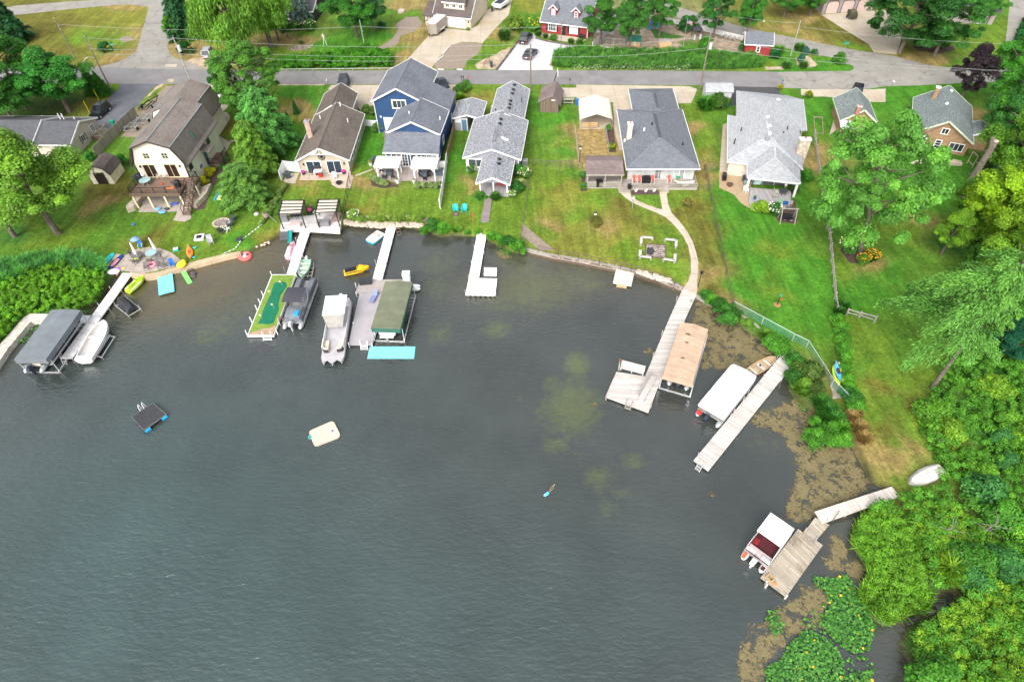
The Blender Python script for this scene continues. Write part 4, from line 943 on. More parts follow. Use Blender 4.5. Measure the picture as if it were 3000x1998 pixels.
chimney(r7,f,-1.2,9.2,.6,.6,3.9,6.2,BRK_T,WHITE,False)
for p in((.9,10.4,5.5),(.3,5.6,5.5)):MB(f).ell((p[0],p[1],p[2]),.28,.28,.22,10,6).build('roof_vent',WHITE,r7)
g7=thing('brick_garage','small brick garage with green grey roof partly hidden by the maple','garage',f@Vector((-11,3,GZ)))
fg,wd=frame2((2463,352),(2572,359),3.0)
rg=gable(g7,fg,.35,wd-.3,.3,7.2,3.0,4.75,BRK_T,RF7,wd/2+.2,ov=.4,fm=mat('pale_green_trim',(.55,.62,.48)))
chimney(rg,fg,2.0,.1,.6,.5,GZ,5.3,BRK_R,mat('pale_cap',(.6,.5,.42)))
MB(fg).slab([(-.1,-1.8,2.5),(2.0,-1.8,2.5),(2.0,.28,2.9),(-.1,.28,2.9)],.06).build('side_awning',mat('pale_panel',(.6,.6,.62)),g7)
for x in(.0,1.9):MB(fg).box(x,x+.08,-1.75,-1.67,GZ,2.45).build('awning_post',WHITE,g7)
f=frame(Vector((-69.15,94.03,0)),R(175.6))
h8=thing('low_house','low beige house with charcoal roof cut by the left edge','house',f@Vector((6,-5,GZ)))
def gable_x(root,f,x0,x1,y0,y1,ze,zr,wm,rm,ov=.35,t=.14,wall='wall',roof='roof'):
 yr=(y0+y1)/2
 g2=f@Matrix.Rotation(R(90),4,'Z')
 return gable(root,g2,y0,y1,-x1,-x0,ze,zr,wm,rm,yr,ov=ov,ovy=.3,t=t,wall=wall,roof=roof)
gable_x(h8,f,.3,6.1,-8.7,-.5,2.9,4.5,BEIGE,RF8)
gable_x(h8,f,6.5,26,-8.8,-.3,3.1,4.72,BEIGE,RF8,wall='main_wall',roof='main_roof')
win(h8,f,'L',.3,-3.9,1.5,.9,1.0,2,1);win(h8,f,'L',.3,-7.0,1.4,.8,1.2,2,3);MB(f).box(.22,.3,-7.5,-6.6,GZ,1.3).build('door',WHITE,h8)
for y in(-4.6,-3.2):MB(f).box(.2,.27,y-.17,y+.17,1.4,2.6).build('shutter',mat('grey_shutter',(.2,.2,.22)),h8)
for x in(3.8,4.4,2.0):MB(f).cyl((x,-6.4),.07,3.9,5.0 if x>3 else 4.4,8).build('vent_pipe',WHITE,h8)
m=MB(f);m.box(-1.6,.2,-7.8,-5.6,GZ,1.3);m.build('side_deck',BROWNWOOD,h8)
m=MB(f);railing(m,[(-.1,-5.6),(-1.6,-5.6),(-1.6,-7.8),(-.2,-7.8)],1.3,1.0);m.build('deck_railing',GREYWOOD,h8)
f=frame(Vector((-63.2,86.1,0)),R(-6.6+4))
s1=thing('gambrel_shed','small cream shed with brown gambrel roof and open dark doorway','shed',f@Vector((1.6,1.8,GZ)))
GP=[(0,GZ),(3.3,GZ),(3.3,2.2),(2.75,3.2),(1.65,3.65),(.55,3.2),(0,2.2)]
m=MB(f);m.ext(GP,.1,3.7);m.build('wall',mat('cream_shed_paint',(.72,.66,.52)),s1)
m=MB(f);gambrel_roof(m,[(-.15,2.15),(.5,3.22),(1.65,3.68),(2.8,3.22),(3.45,2.15)],-.1,3.85,.1);m.build('roof',RFD,s1)
MB(f).box(.9,2.4,.03,.1,GZ,2.5).build('door_opening',mat('dark_interior',(.02,.014,.01)),s1)
m=MB(f);m.box(.84,.9,-.0,.1,GZ,2.56);m.box(2.4,2.46,.0,.1,GZ,2.56);m.box(.9,2.4,.0,.1,2.5,2.56);m.build('door_trim',DARKB,s1)
m=MB(f)
for a,b in(((-.15,2.2),(.5,3.27)),((.5,3.27),(1.65,3.73)),((1.65,3.73),(2.8,3.27)),((2.8,3.27),(3.45,2.2))):m.bar((a[0],-.12,a[1]),(b[0],-.12,b[1]),.05,.12)
m.build('fascia',DARKB,s1)
f=frame(Vector((-47.7,147.7,0)),R(-9+3))
h9=thing('black_house','dark house with black walls behind the blue spruce','house',f@Vector((3,5,GZ)))
gable_x(h9,f,0,7.5,0,11,3.1,5.0,mat('black_siding',(.02,.02,.025),.6,.2),RF8)
win(h9,f,'F',0,1.6,1.4,1.0,1.2,1,1,glass=CURTAIN);win(h9,f,'R',7.5,3,2.6,.7,1.2,1,1,glass=CURTAIN)
f=frame(Vector((-13.67,143.09,0)),R(-20.1))
h10=thing('dormer_house','cream house with dark roof, three window dormer and white garage door','house',f@Vector((4,5,GZ)))
gable_x(h10,f,0,8.15,0,10.3,3.0,7.3,CREAM2,RFD,.4)
MB(f).box(2.0,6.6,.9,4.5,3.0,5.3).build('dormer',CREAM2,h10)
planes(h10,f,[[(1.7,.5,5.28),(6.9,.5,5.28),(6.9,4.6,6.6),(1.7,4.6,6.6)]],RFD,.14,'dormer_roof')
MB(f).box(1.7,6.9,.42,.5,5.1,5.32).build('fascia',WHITE,h10)
for x in(2.8,4.3,5.8):win(h10,f,'F',.9,x,4.2,.7,.6,2,1)
MB(f).box(2.3,6.9,-.07,-.003,GZ,2.75).build('garage_door',PVCW,h10)
m=MB(f);m.box(-2.1,0,-.6,2.5,GZ,2.7);m.build('entry_bay',mat('half_timber_cream',(.5,.42,.38)),h10)
m=MB(f)
for x in(-2.1,-1.4,-.7,-.08):m.box(x,x+.1,-.66,-.6,GZ,2.7)
m.box(-2.1,0,-.67,-.61,1.6,1.7);m.build('timber',DARKB,h10)
planes(h10,f,[[(-2.4,-.9,2.75),(0,-.9,2.75),(0,3,4.4),(-2.4,3,4.4)]],RFD,.12,'entry_roof')
MB(f).box(7.6,7.8,-.15,0,1.8,2.2).build('wall_lamp',BLACK,h10)
win(h10,f,'R',8.15,5.0,4.6,.8,1.2,1,2)
f=frame(Vector((8.74,137.01,0)),R(-26.2+3))
h11=thing('red_house','dark red house with two gabled dormers and black shutters','house',f@Vector((5,4,GZ)))
gable_x(h11,f,0,9.9,0,8.6,3.05,6.6,REDS,RF5,.4)
for i,(dx,gl)in enumerate(((2.2,CURTAIN),(7.0,GLASS))):
 d=MB(f).box(dx-.65,dx+.65,.9,3.6,3.2,5.2).build('dormer',REDS,h11)
 g_=f
 pr=[(dx-.95,5.0),(dx,5.85),(dx+.95,5.0)]
 m=MB(f).ext([(x,z+.12)for x,z in pr]+[(x,z)for x,z in pr[::-1]],.6,4.2);m.build('dormer_roof',RF5,d)
 MB(f).ext([(dx-.65,5.2),(dx+.65,5.2),(dx,5.8)],.9,1.0).build('dormer_gable',REDS,d)
 m=MB(f);m.bar((dx-.95,.57,5.08),(dx,.57,5.93),.06,.18);m.bar((dx,.57,5.93),(dx+.95,.57,5.08),.06,.18);m.build('dormer_trim',WHITE,d)
 win(d,f,'F',.9,dx,3.75,.6,1.25,2,3,glass=gl)
for x,gl in((2.3,GLASS),(6.9,CURTAIN)):
 win(h11,f,'F',0,x,1.25,1.5,1.35,4,2,glass=gl,fw=.14)
 for s_ in(-1,1):MB(f).box(x+s_*1.12-.17,x+s_*1.12+.17,-.06,-.003,1.15,2.7).build('shutter',BLACK,h11)
MB(f).box(4.3,5.2,-.06,-.003,.65,2.75).build('door',BLACK,h11)
MB(f).box(9.75,9.9,-.1,-.003,GZ,3).build('corner_trim',WHITE,h11)
MB(f).box(9.9,14.5,3.2,8,GZ,2.9).build('side_wing',mat('pale_grey_siding',(.5,.5,.5)),h11)
f=frame(Vector((68.27,140.79,0)),R(3.7))
h12=thing('three_door_garage','brown grey garage with three arched pink doors','garage',f@Vector((5,4,GZ)))
MB(f).box(0,11,0,9,GZ,3.6).build('wall',siding('mauve_siding',(.32,.28,.28)),h12)
planes(h12,f,[[(-.5,-.5,3.7),(11.5,-.5,3.7),(11.5,5,6),(-.5,5,6)],[(-.5,5,6),(11.5,5,6),(11.5,9.5,3.7),(-.5,9.5,3.7)]],RFD,.14)
for x in(2.0,5.35,8.7):
 c_=.45
 pr=[(x-1.3,GZ),(x+1.3,GZ),(x+1.3,2.6),(x+1.3-c_,3.05),(x-1.3+c_,3.05),(x-1.3,2.6)]
 MB(f).ext(pr,-.05,-.003).build('garage_door',mat('pink_beige_door',(.52,.4,.36),.6,.1),h12)
 m=MB(f);q=pr[2:]+[pr[0]];q=[pr[1]]+pr[2:]+[pr[0]]
 for a,b in zip(q,q[1:]):m.bar((a[0],-.08,a[1]),(b[0],-.08,b[1]),.06,.14)
 m.build('door_trim',DARKB,h12)
f=frame(W(2590,120,0),R(-8))
f=frame(Vector((W(2640,60).x,W(2640,60).y,0)),R(-14))
h13=thing('mauve_house','mauve grey house mostly hidden by the big trees at the top right','house',f@Vector((6,4,GZ)))
MB(f).box(4,17,0,8,GZ,3.2).build('wall',siding('mauve_siding2',(.34,.29,.29)),h13)
planes(h13,f,[[(3.5,-.6,3.25),(17.5,-.6,3.25),(17.5,4,5.4),(3.5,4,5.4)],[(3.5,4,5.4),(17.5,4,5.4),(17.5,8.6,3.25),(3.5,8.6,3.25)]],RF8,.14)
win(h13,f,'F',0,14.6,1.2,1.6,1.6,1,1)
f=frame(Vector((46.52,122.14,0)),R(-17.7+6))
h14=thing('red_shed','red clapboard shed with grey roof and one white window','shed',f@Vector((2.4,2.4,GZ)))
gable_x(h14,f,.1,4.8,.2,4.9,2.75,3.9,REDS,RF5,.3)
win(h14,f,'F',.2,2.5,1.35,.45,.9,1,2,fw=.14)
f=frame(Vector((34.69,103.77,0)),R(-4.9))
h15=thing('white_roof_shed','pale grey shed with white shingle roof at the foot of the utility pole','shed',f@Vector((2.2,1.6,GZ)))
pr=[(0,2.55),(.35,3.0),(1.6,3.4),(2.9,3.0),(3.2,2.5)]
g2=f@Matrix.Rotation(R(90),4,'Z')
MB(g2).ext([(.15,GZ),(3.05,GZ),(3.05,2.5),(2.8,2.95),(1.6,3.33),(.4,2.95),(.15,2.5)],-4.4,-.1).build('wall',siding('pale_shed_siding',(.5,.5,.52)),h15)
MB(g2).ext([(x,z+.1)for x,z in pr]+[(x,z)for x,z in pr[::-1]],-4.6,.1).build('roof',RF6,h15)
f=frame(Vector((6.32,103.19,0)),R(-22.4+12))
h16=thing('brown_barn_shed','weathered brown wooden shed with lopsided roof','shed',f@Vector((1.6,2.5,GZ)))
BARN=planks('barn_boards',(.16,.12,.095),(.2,.155,.12),(.11,.085,.07),.24,6,True,.5,.4)
MB(f).ext([(0,GZ),(3.2,GZ),(3.2,2.3),(2.3,3.5),(0,2.45)],0,5.3).build('wall',BARN,h16)
pr=[(-.3,2.33),(2.3,3.53),(3.6,1.8)]
MB(f).ext([(x,z+.1)for x,z in pr]+[(x,z+.004)for x,z in pr[::-1]],-.15,5.5).build('roof',RFP,h16)
MB(f).box(2.0,2.6,-.05,-.003,2.75,2.9).build('sign_board',WHITE,h16)
m=MB(f);m.box(3.2,3.26,.3,2.2,1.2,1.8);m.build('window',mat('dark_window_opening',(.03,.025,.02)),h16)
# -- docks
WPLANK=planks('white_dock_boards',(.8,.79,.78),(.84,.83,.82),(.68,.66,.63),.35,1.6,True,.8,.2)
GPLANK=planks('grey_dock_boards',(.52,.485,.45),(.62,.585,.55),(.4,.36,.32),.2,9,False,.55,.5)
WEATH=planks('weathered_dock_boards',(.36,.31,.24),(.5,.44,.36),(.22,.18,.13),.19,3.5,False,.4,.8)
PALEPL=planks('pale_new_boards',(.6,.53,.48),(.68,.61,.55),(.5,.44,.39),.2,9,False,.6,.3)
MOCHA=planks('mocha_walk_boards',(.24,.2,.19),(.29,.245,.235),(.2,.17,.16),.17,9,False,.6,.3)
def quad_dock(root,px,z,m,name='deck',t=.14,fr=None):
 fr=fr or Matrix.Identity(4)
 mb=MB(fr);mb.T=Matrix.Identity(4)
 mb.prism([W(x,y,z)[:2]for x,y in px],z-t,z)
 mb.T=fr
 return mb.build(name,m,root)
def along(a,b):
 A,B=W(a[0],a[1],0),W(b[0],b[1],0)
 return math.atan2((B-A).y,(B-A).x)
def posts(root,px,z0,z1,r,m,name='post',par=None):
 for x,y in px:
  c=W(x,y,DZ)
  MB().cyl((c.x,c.y),r,z0,z1,8).build(name,m,par or root)
def ladder(root,px,z,wd,ang,m,steps=3,name='ladder'):
 c=W(px[0],px[1],z);fr=frame(Vector((c.x,c.y,0)),ang)
 mb=MB(fr)
 for s_ in(-1,1):
  mb.tube((s_*wd/2,.1,z+.7),(s_*wd/2,-.45,-.5),.035);mb.tube((s_*wd/2,.1,z+.7),(s_*wd/2,.45,z),.03)
 for k in range(steps):
  t_=.42+.2*k;y=.1-.55*t_;zz=(z+.7)+(-.5-z-.7)*t_
  mb.box(-wd/2,wd/2,y-.1,y+.1,zz-.02,zz+.03)
 return mb.build(name,m,root)
def dock(name,label,px_at,group=None):return thing(name,label,'dock',W(px_at[0],px_at[1],0),group)
d1=dock('white_dock','long white dock beside the grey canopy lift at the left',(280,925))
fr=frame(Vector((0,0,0)),along((195,1049),(376,796)))
quad_dock(d1,[(362,796),(391,796),(212,1049),(178,1049)],DZ,WPLANK,'deck',.14,fr)
quad_dock(d1,[(236,924),(272,924),(255,946),(235,946)],DZ,WPLANK,'side_deck',.14,fr)
posts(d1,[(325,848),(291,897),(355,850),(318,903),(296,933),(280,955),(213,970),(181,1040),(212,1052)],-1.2,1.0,.04,ALU)
ladder(d1,(189,1056),DZ,.5,along((178,1049),(212,1049)),ALU)
sw=thing('seawall_walkway','narrow white concrete seawall walkway at the left lake edge','seawall',W(60,970,0))
MB().prism([W(x,y,GZ+.1)[:2]for x,y in((-60,1080),(0,1008),(68,932),(82,918),(140,920),(140,940),(90,942),(78,955),(25,1018),(-20,1085))],-.8,GZ+.1).build('cap',mat('chalky_concrete',(.6,.55,.48),.9,.35,2),sw)
d2=dock('white_gangway_dock','white gangway dock running from the pergola deck to the putting green',(870,740))
fr=frame(Vector((0,0,0)),along((850,801),(896,672)))
quad_dock(d2,[(882,671),(910,672),(867,801),(840,801)],DZ+.08,WPLANK,'deck',.14,fr)
posts(d2,[(868,705),(834,792),(895,722),(888,757),(872,800),(888,750)],-1.2,1.0,.04,ALU)
d2b=dock('putting_green_dock','floating dock carpeted as a putting green with four small flags',(760,900))
PUTT=mat('fairway_carpet',(.17,.27,.045),.95,.2,1.5,bump=.3);PUTD=mat('green_carpet',(.01,.155,.08),.95,.2,1.2,bump=.3);PUTB=mat('tan_carpet',(.42,.29,.2),.95,.2,1.5)
quad_dock(d2b,[(796,804),(867,804),(802,983),(724,983)],DZ,PVCW,'frame',.3)
def flat(root,px,z,m,name,t=.02):return MB().prism([W(x,y,z)[:2]for x,y in px],z-t,z).build(name,m,root)
flat(d2b,[(798,806),(865,806),(801,981),(727,981)],DZ+.015,PUTT,'turf')
flat(d2b,[(805,829),(822,824),(838,828),(841,838),(822,865),(815,893),(818,905),(809,925),(802,945),(795,948),(785,950),(765,948),(756,948),(764,930),(772,905),(785,880),(795,855),(800,838)],DZ+.03,PUTD,'putting_green')
flat(d2b,[(808,952),(801,981),(727,981),(734,974),(752,970),(770,962),(788,962)],DZ+.03,PUTB,'bunker')
for x,y in((827,838),(795,866),(804,905),(770,936)):
 c=W(x,y,DZ);q=MB().cyl((c.x,c.y),.012,DZ+.03,DZ+.85,6);q.box(c.x-.22,c.x,c.y-.01,c.y+.01,DZ+.65,DZ+.85)
 q.build('hole_flag',mat('pale_flag',(.75,.55,.5),.7),d2b)
posts(d2b,[(796,806),(770,864),(761,886),(752,905),(736,939),(723,978),(818,945),(811,973),(868,806)],-1.2,1.05,.06,PVCW)
ladder(d2b,(783,985),DZ,1.0,along((724,983),(802,983)),PVCW)
pd=thing('pergola_deck','pale deck platform on the shore carrying two black striped pergolas','deck',W(905,640,0))
quad_dock(pd,[(824,640),(1003,622),(995,678),(912,673),(880,672),(821,674)],.95,planks('pale_deck_boards',(.6,.57,.56),(.66,.63,.62),(.52,.49,.48),.16,4,False,.75,.2),'platform',.5)
MB().prism([W(x,y,.4)[:2]for x,y in((818,680),(846,680),(848,694),(819,698))],-.3,.4).build('lower_step',mat('dark_step',(.12,.12,.13)),pd)
MB().prism([W(x,y,.68)[:2]for x,y in((820,672),(846,672),(847,686),(819,688))],.4,.68).build('upper_step',mat('dark_step',(.12,.12,.13)),pd)
CANV=mat('beige_canvas',(.68,.58,.47),.85,.12,1.0)
def pergola(label,top,foot):
 c=W(*foot[0],.95);o=thing('striped_pergola',label,'pergola',c,'black framed striped pergolas')
 zt=3.35
 P4=[W(x,y,zt)for x,y in top]
 F4=[]
 a,b,cc,d=P4
 for q in(a,b,cc,d):
  MB().box(q.x-.06,q.x+.06,q.y-.06,q.y+.06,.95,zt).build('post',BLACK,o)
 m=MB()
 for k in range(5):m.bar(a.lerp(d,k/4)+Vector((-.15,0,.08)),b.lerp(cc,k/4)+Vector((.15,0,.08)),.09,.1)
 for k in range(9):
  p=a.lerp(d,k/8);q=b.lerp(cc,k/8)
  m.bar(p-Vector((.3,0,0)),p+Vector((.15,0,0)),.04,.1);m.bar(q-Vector((.15,0,0)),q+Vector((.3,0,0)),.04,.1)
 m.bar(a,d,.08,.14);m.bar(b,cc,.08,.14);m.build('beam',BLACK,o)
 m=MB();m.slab([tuple(p)for p in(d+Vector((.1,0,0)),cc-Vector((.1,0,0)),b-Vector((.1,0,0)),a+Vector((.1,0,0)))],.03)
 m.build('canvas',CANV,o)
 return o
pergola('left striped pergola of the shore deck, above the dark wicker set',[(827,589),(890,589),(882,626),(816,629)],[(823,665)])
pergola('right striped pergola of the shore deck, above the grey sofa group',[(933,587),(992,586),(984,622),(923,625)],[(931,664)])
d3=dock('white_dock','white dock running from the rocky shore to the grey platform',(1128,720))
fr=frame(Vector((0,0,0)),along((1105,818),(1152,645)))
quad_dock(d3,[(1139,644),(1165,644),(1120,818),(1091,818)],DZ+.06,WPLANK,'deck',.14,fr)
posts(d3,[(1100,770),(1132,775),(1124,805),(1148,705)],-1.2,.95,.04,ALU)
d3b=dock('grey_platform_dock','wide grey T shaped swim platform beside the green canopy lift',(1070,930))
GCAR=mat('grey_dock_carpet',(.37,.35,.37),.95,.12,.8,bump=.2)
quad_dock(d3b,[(1056,819),(1195,819),(1190,858),(1041,858)],DZ,mat('taupe_dock_carpet',(.38,.34,.325),.95,.15,.8),'cross_deck',.25)
quad_dock(d3b,[(1053,859),(1124,859),(1091,1009),(1021,1008)],DZ-.01,GCAR,'main_deck',.25)
posts(d3b,[(1042,835),(1044,862),(1022,1010),(1090,1012),(1036,950),(1098,980)],-1.2,.8,.05,PVCW)
ladder(d3b,(1067,1012),DZ,.8,along((1021,1008),(1091,1009)),PVCW)
d4=dock('white_l_dock','bright white L shaped dock with a bench at its end',(1400,780))
quad_dock(d4,[(1405,651),(1431,651),(1425,690),(1403,815),(1457,816),(1451,865),(1364,863),(1397,688)],DZ+.05,WPLANK,'deck',.16,frame(Vector((0,0,0)),along((1385,840),(1418,651))))
a,b=W(1418,809,.5),W(1455,810,.5);fr=frame(Vector((a.x,a.y,0)),math.atan2(b.y-a.y,b.x-a.x))
m=MB(fr);L=(b-a).length;m.box(0,L,0,.5,.5,.95);m.box(0,L,.5,.58,.5,1.45);m.build('bench',PVCW,d4)
posts(d4,[(1389,723),(1381,768),(1372,810),(1363,855),(1418,740),(1411,775),(1456,822),(1453,862)],-1.2,.75,.04,ALU)
m=MB();a,b=W(1364,865,.3),W(1451,867,.3)
for i in range(6):
 p,q=a.lerp(b,i/6),a.lerp(b,(i+1)/6);m.bar((p.x,p.y,.42),((p.x+q.x)/2,(p.y+q.y)/2,.1),.04,.04);m.bar(((p.x+q.x)/2,(p.y+q.y)/2,.1),(q.x,q.y,.42),.04,.04)
m.build('truss',ALU,d4)
wk=thing('boardwalk','dark brown boardwalk from the narrow porch down to the white dock','boardwalk',W(1425,615,GZ))
quad_dock(wk,[(1421,580),(1442,580),(1432,650),(1408,650)],GZ+.12,MOCHA,'boards',.2,frame(Vector((0,0,0)),along((1408,650),(1432,650))))
d4b=dock('square_platform','small square pale platform against the seawall',(1830,800))
quad_dock(d4b,[(1806,784),(1860,792),(1850,836),(1796,827)],DZ,PALEPL,'deck',.25,frame(Vector((0,0,0)),along((1796,827),(1850,836))))
quad_dock(d4b,[(1806,829),(1837,834),(1836,843),(1806,838)],.22,mat('tan_step_wood',(.45,.37,.2),.8,.3),'step',.18)
d5=dock('long_wooden_dock','long grey wooden dock ending in a square platform with two benches',(1900,1080))
fr=frame(Vector((0,0,0)),along((1890,1102),(1941,1107))+.1)
quad_dock(d5,[(2002,842),(2040,865),(2010,930),(1936,1112),(1900,1207),(1774,1161),(1806,1089),(1890,1102),(1960,935)],DZ,GPLANK,'deck',.2,fr)
def bench(px0,px1,z,depth,name,m,back=True):
 a,b=W(*px0,z),W(*px1,z);L=(b-a).length
 fr=frame(Vector((a.x,a.y,0)),math.atan2(b.y-a.y,b.x-a.x))
 mb=MB(fr);mb.box(0,L,0,depth,z+.4,z+.46)
 for x in(.1,L/2,L-.1):mb.box(x-.05,x+.05,.05,depth-.05,z,z+.4)
 if back:
  mb.add([(0,depth,z+.46),(L,depth,z+.46),(L,depth+.25,z+1.0),(0,depth+.25,z+1.0),(0,depth+.06,z+.44),(L,depth+.06,z+.44),(L,depth+.31,z+.98),(0,depth+.31,z+.98)],[(0,1,2,3),(7,6,5,4),(0,4,5,1),(1,5,6,2),(2,6,7,3),(3,7,4,0)])
 return mb.build(name,m,None)
GW2=planks('bench_boards',(.47,.44,.42),(.55,.52,.5),(.38,.34,.31),.15,5,False,.5,.3)
o=bench((1815,1086),(1884,1104),DZ,.45,'dock_bench',GW2);tag(o,'grey wooden bench at the lake side of the long dock platform beside the lamp post','bench')
o=bench((1884,1180),(1922,1112),DZ,.5,'dock_bench',GW2);tag(o,'grey wooden bench facing the water on the long dock platform by the peach canopy','bench')
ladder(d5,(1842,1186),DZ,.6,along((1774,1161),(1900,1207)),GREYWOOD,2)
posts(d5,[(1983,875),(1940,975),(1914,1040),(2024,885),(1908,1187),(1776,1164)],-1.2,.85,.07,GREYWOOD)
lp=thing('dock_lamp','small lamp on a wooden post at the corner of the long dock','lamp',W(1812,1085,DZ))
c=W(1812,1085,DZ)
MB().box(c.x-.06,c.x+.06,c.y-.06,c.y+.06,DZ,1.95).build('post',GREYWOOD,lp);MB().cyl((c.x,c.y),.09,1.95,2.25,8,.13).build('lantern',mat('copper_lantern',(.25,.1,.06),.4),lp)
d6=dock('angled_wooden_dock','straight weathered dock between the white canopy and the lily shore',(2180,1190))
fr=frame(Vector((0,0,0)),along((2033,1347),(2074,1378))+.05)
quad_dock(d6,[(2310,1014),(2351,1034),(2076,1378),(2033,1347)],DZ,GPLANK,'deck',.2,fr)
posts(d6,[(2276,1050),(2263,1075),(2236,1105),(2223,1130),(2192,1150),(2178,1170),(2150,1205),(2140,1220),(2045,1335),(2292,1108),(2256,1150),(2168,1260),(2118,1322)],-1.2,.95,.05,ALU)
ladder(d6,(2050,1366),DZ,.5,along((2033,1347),(2074,1378)),ALU,3)
d7=dock('ramp_dock','pale board ramp from the bank over the lily water',(2500,1480))
fr=frame(Vector((0,0,0)),along((2387,1498),(2409,1533)))
quad_dock(d7,[(2387,1498),(2612,1425),(2638,1453),(2409,1533)],.75,PALEPL,'deck',.15,fr)
posts(d7,[(2420,1528),(2480,1508),(2560,1480)],-1.0,.9,.05,GREYWOOD)
d7b=dock('weathered_platform_dock','old weathered plank platform beside the maroon pontoon boat',(2320,1640))
fr=frame(Vector((0,0,0)),along((2352,1563),(2383,1591)))
quad_dock(d7b,[(2388,1515),(2430,1537),(2384,1591),(2353,1563)],.58,WEATH,'walkway',.15,fr)
quad_dock(d7b,[(2338,1549),(2411,1596),(2304,1747),(2229,1690)],DZ,WEATH,'platform',.2,fr)
m=MB();a,b=W(2353,1563,.62),W(2384,1591,.62);m.bar(a,b,.12,.08);a,b=W(2353,1563,.62),W(2365,1546,.62);m.bar(a,b,.12,.08);a,b=W(2384,1591,.62),W(2396,1574,.62);m.bar(a,b,.12,.08);m.build('edge_board',GREYWOOD,d7b)
posts(d7b,[(2246,1714),(2246,1706),(2304,1746)],-1.0,.65,.09,mat('pale_pile',(.6,.55,.5),.8))
o=MB();c=W(2255,1695,DZ);q=frame(Vector((c.x,c.y,0)),.5);o=MB(q);o.box(-.25,.25,-.3,-.22,DZ,.7);o.box(-.25,.25,.22,.3,DZ,.7);o.box(-.25,-.17,-.22,.22,DZ,.7);o.box(.17,.25,-.22,.22,DZ,.7)
tag(o.build('wooden_crate',mat('raw_pine_wood',(.5,.34,.17),.8)),'small raw wooden crate frame on the corner of the weathered platform','crate')
o=MB();c=W(2270,1710,DZ);o.cyl((c.x,c.y),.16,DZ,.62,8,.08);tag(o.build('orange_buoy',ORANGE),'small orange buoy lying on the weathered platform','buoy')
o=MB();a,b=W(2440,1525,.76),W(2460,1495,1.3);o.tube(a,b,.05);tag(o.build('leaning_post',POLEW),'single brown post leaning beside the pale board ramp','post')
# -- boats
def placed(px,z,px2=None):
 A=W(px[0],px[1],z)
 if px2 is None:return A,0
 B=W(px2[0],px2[1],z);d=B-A
 return A,math.atan2(d.y,d.x)
def hull_rings(L,Wd,Hh,n=12,bow=.45,flat=0.0,stern=.85):
 
 rings=[]
 for i in range(n+1):
  t=i/n
  k=1.0 if t<1-bow else max(.03,math.sqrt(max(0,1-((t-1+bow)/bow)**2)))
  k=max(flat,k)*(stern+(1-stern)*min(1,t*3))
  rise=.25*Hh*max(0,(t-.5)*2)**2
  y=Wd/2*k;x=L*t
  rings.append([(x,-y*.55,rise*.8),(x,y*.55,rise*.8),(x,y*.95,Hh*.5+rise),(x,y,Hh+rise),(x,-y,Hh+rise),(x,-y*.95,Hh*.5+rise)])
 return rings
def open_boat(root,L,Wd,Hh,outer,inner,**kw):
 R0=hull_rings(L,Wd,Hh,**kw)
 m=MB()
 n=len(R0)
 vs,fs=[],[]
 for r in R0:vs+=[r[4],r[5],r[0],r[1],r[2],r[3]]
 for k in range(n-1):
  for i in range(5):fs.append((k*6+i,(k+1)*6+i,(k+1)*6+i+1,k*6+i+1))
 fs.append((0,1,2,3,4,5));fs.append(tuple(range((n-1)*6,n*6))[::-1])
 m.add(vs,fs)
 vi=[]
 for r in R0:
  cx=r[4][0];y=abs(r[4][1]);yi=max(.005,y-.06)
  fl=min(r[4][2]-.1,r[0][2]+.12)
  vi+=[(cx,-yi,r[4][2]),(cx,-yi*.93,fl),(cx,yi*.93,fl),(cx,yi,r[3][2])]
 h=m.build('hull',outer,root,True)
 m2=MB();fs=[]
 for k in range(n-1):
  for i in range(3):fs.append((k*4+i+1,(k+1)*4+i+1,(k+1)*4+i,k*4+i))
 m2.add(vi,fs);m2.build('inner_skin',inner,root)
 m3=MB()
 for k in range(n-1):
  a,b=R0[k],R0[k+1]
  for s_ in(3,4):
   p,q=Vector(a[s_]),Vector(b[s_]);sg=-1 if s_==4 else 1
   m3.bar(p-Vector((0,sg*.03,0)),q-Vector((0,sg*.03,0)),.09,.05)
 m3.bar(Vector(R0[0][4]),Vector(R0[0][3]),.08,.06)
 m3.build('gunwale',outer,root)
 return h
def outboard(root,x,y,z,m,s=1.0,name='outboard_motor',par=None):
 o=MB();o.loft([[(x-.62*s,y-.16*s,z),(x-.1*s,y-.2*s,z),(x-.1*s,y+.2*s,z),(x-.62*s,y+.16*s,z)],[(x-.72*s,y-.2*s,z+.3*s),(x-.04*s,y-.24*s,z+.3*s),(x-.04*s,y+.24*s,z+.3*s),(x-.72*s,y+.2*s,z+.3*s)],[(x-.6*s,y-.13*s,z+.55*s),(x-.14*s,y-.16*s,z+.55*s),(x-.14*s,y+.16*s,z+.55*s),(x-.6*s,y+.13*s,z+.55*s)]])
 o.box(x-.45*s,x-.2*s,y-.07*s,y+.07*s,z-.9*s,z)
 return o.build(name,m,par or root)
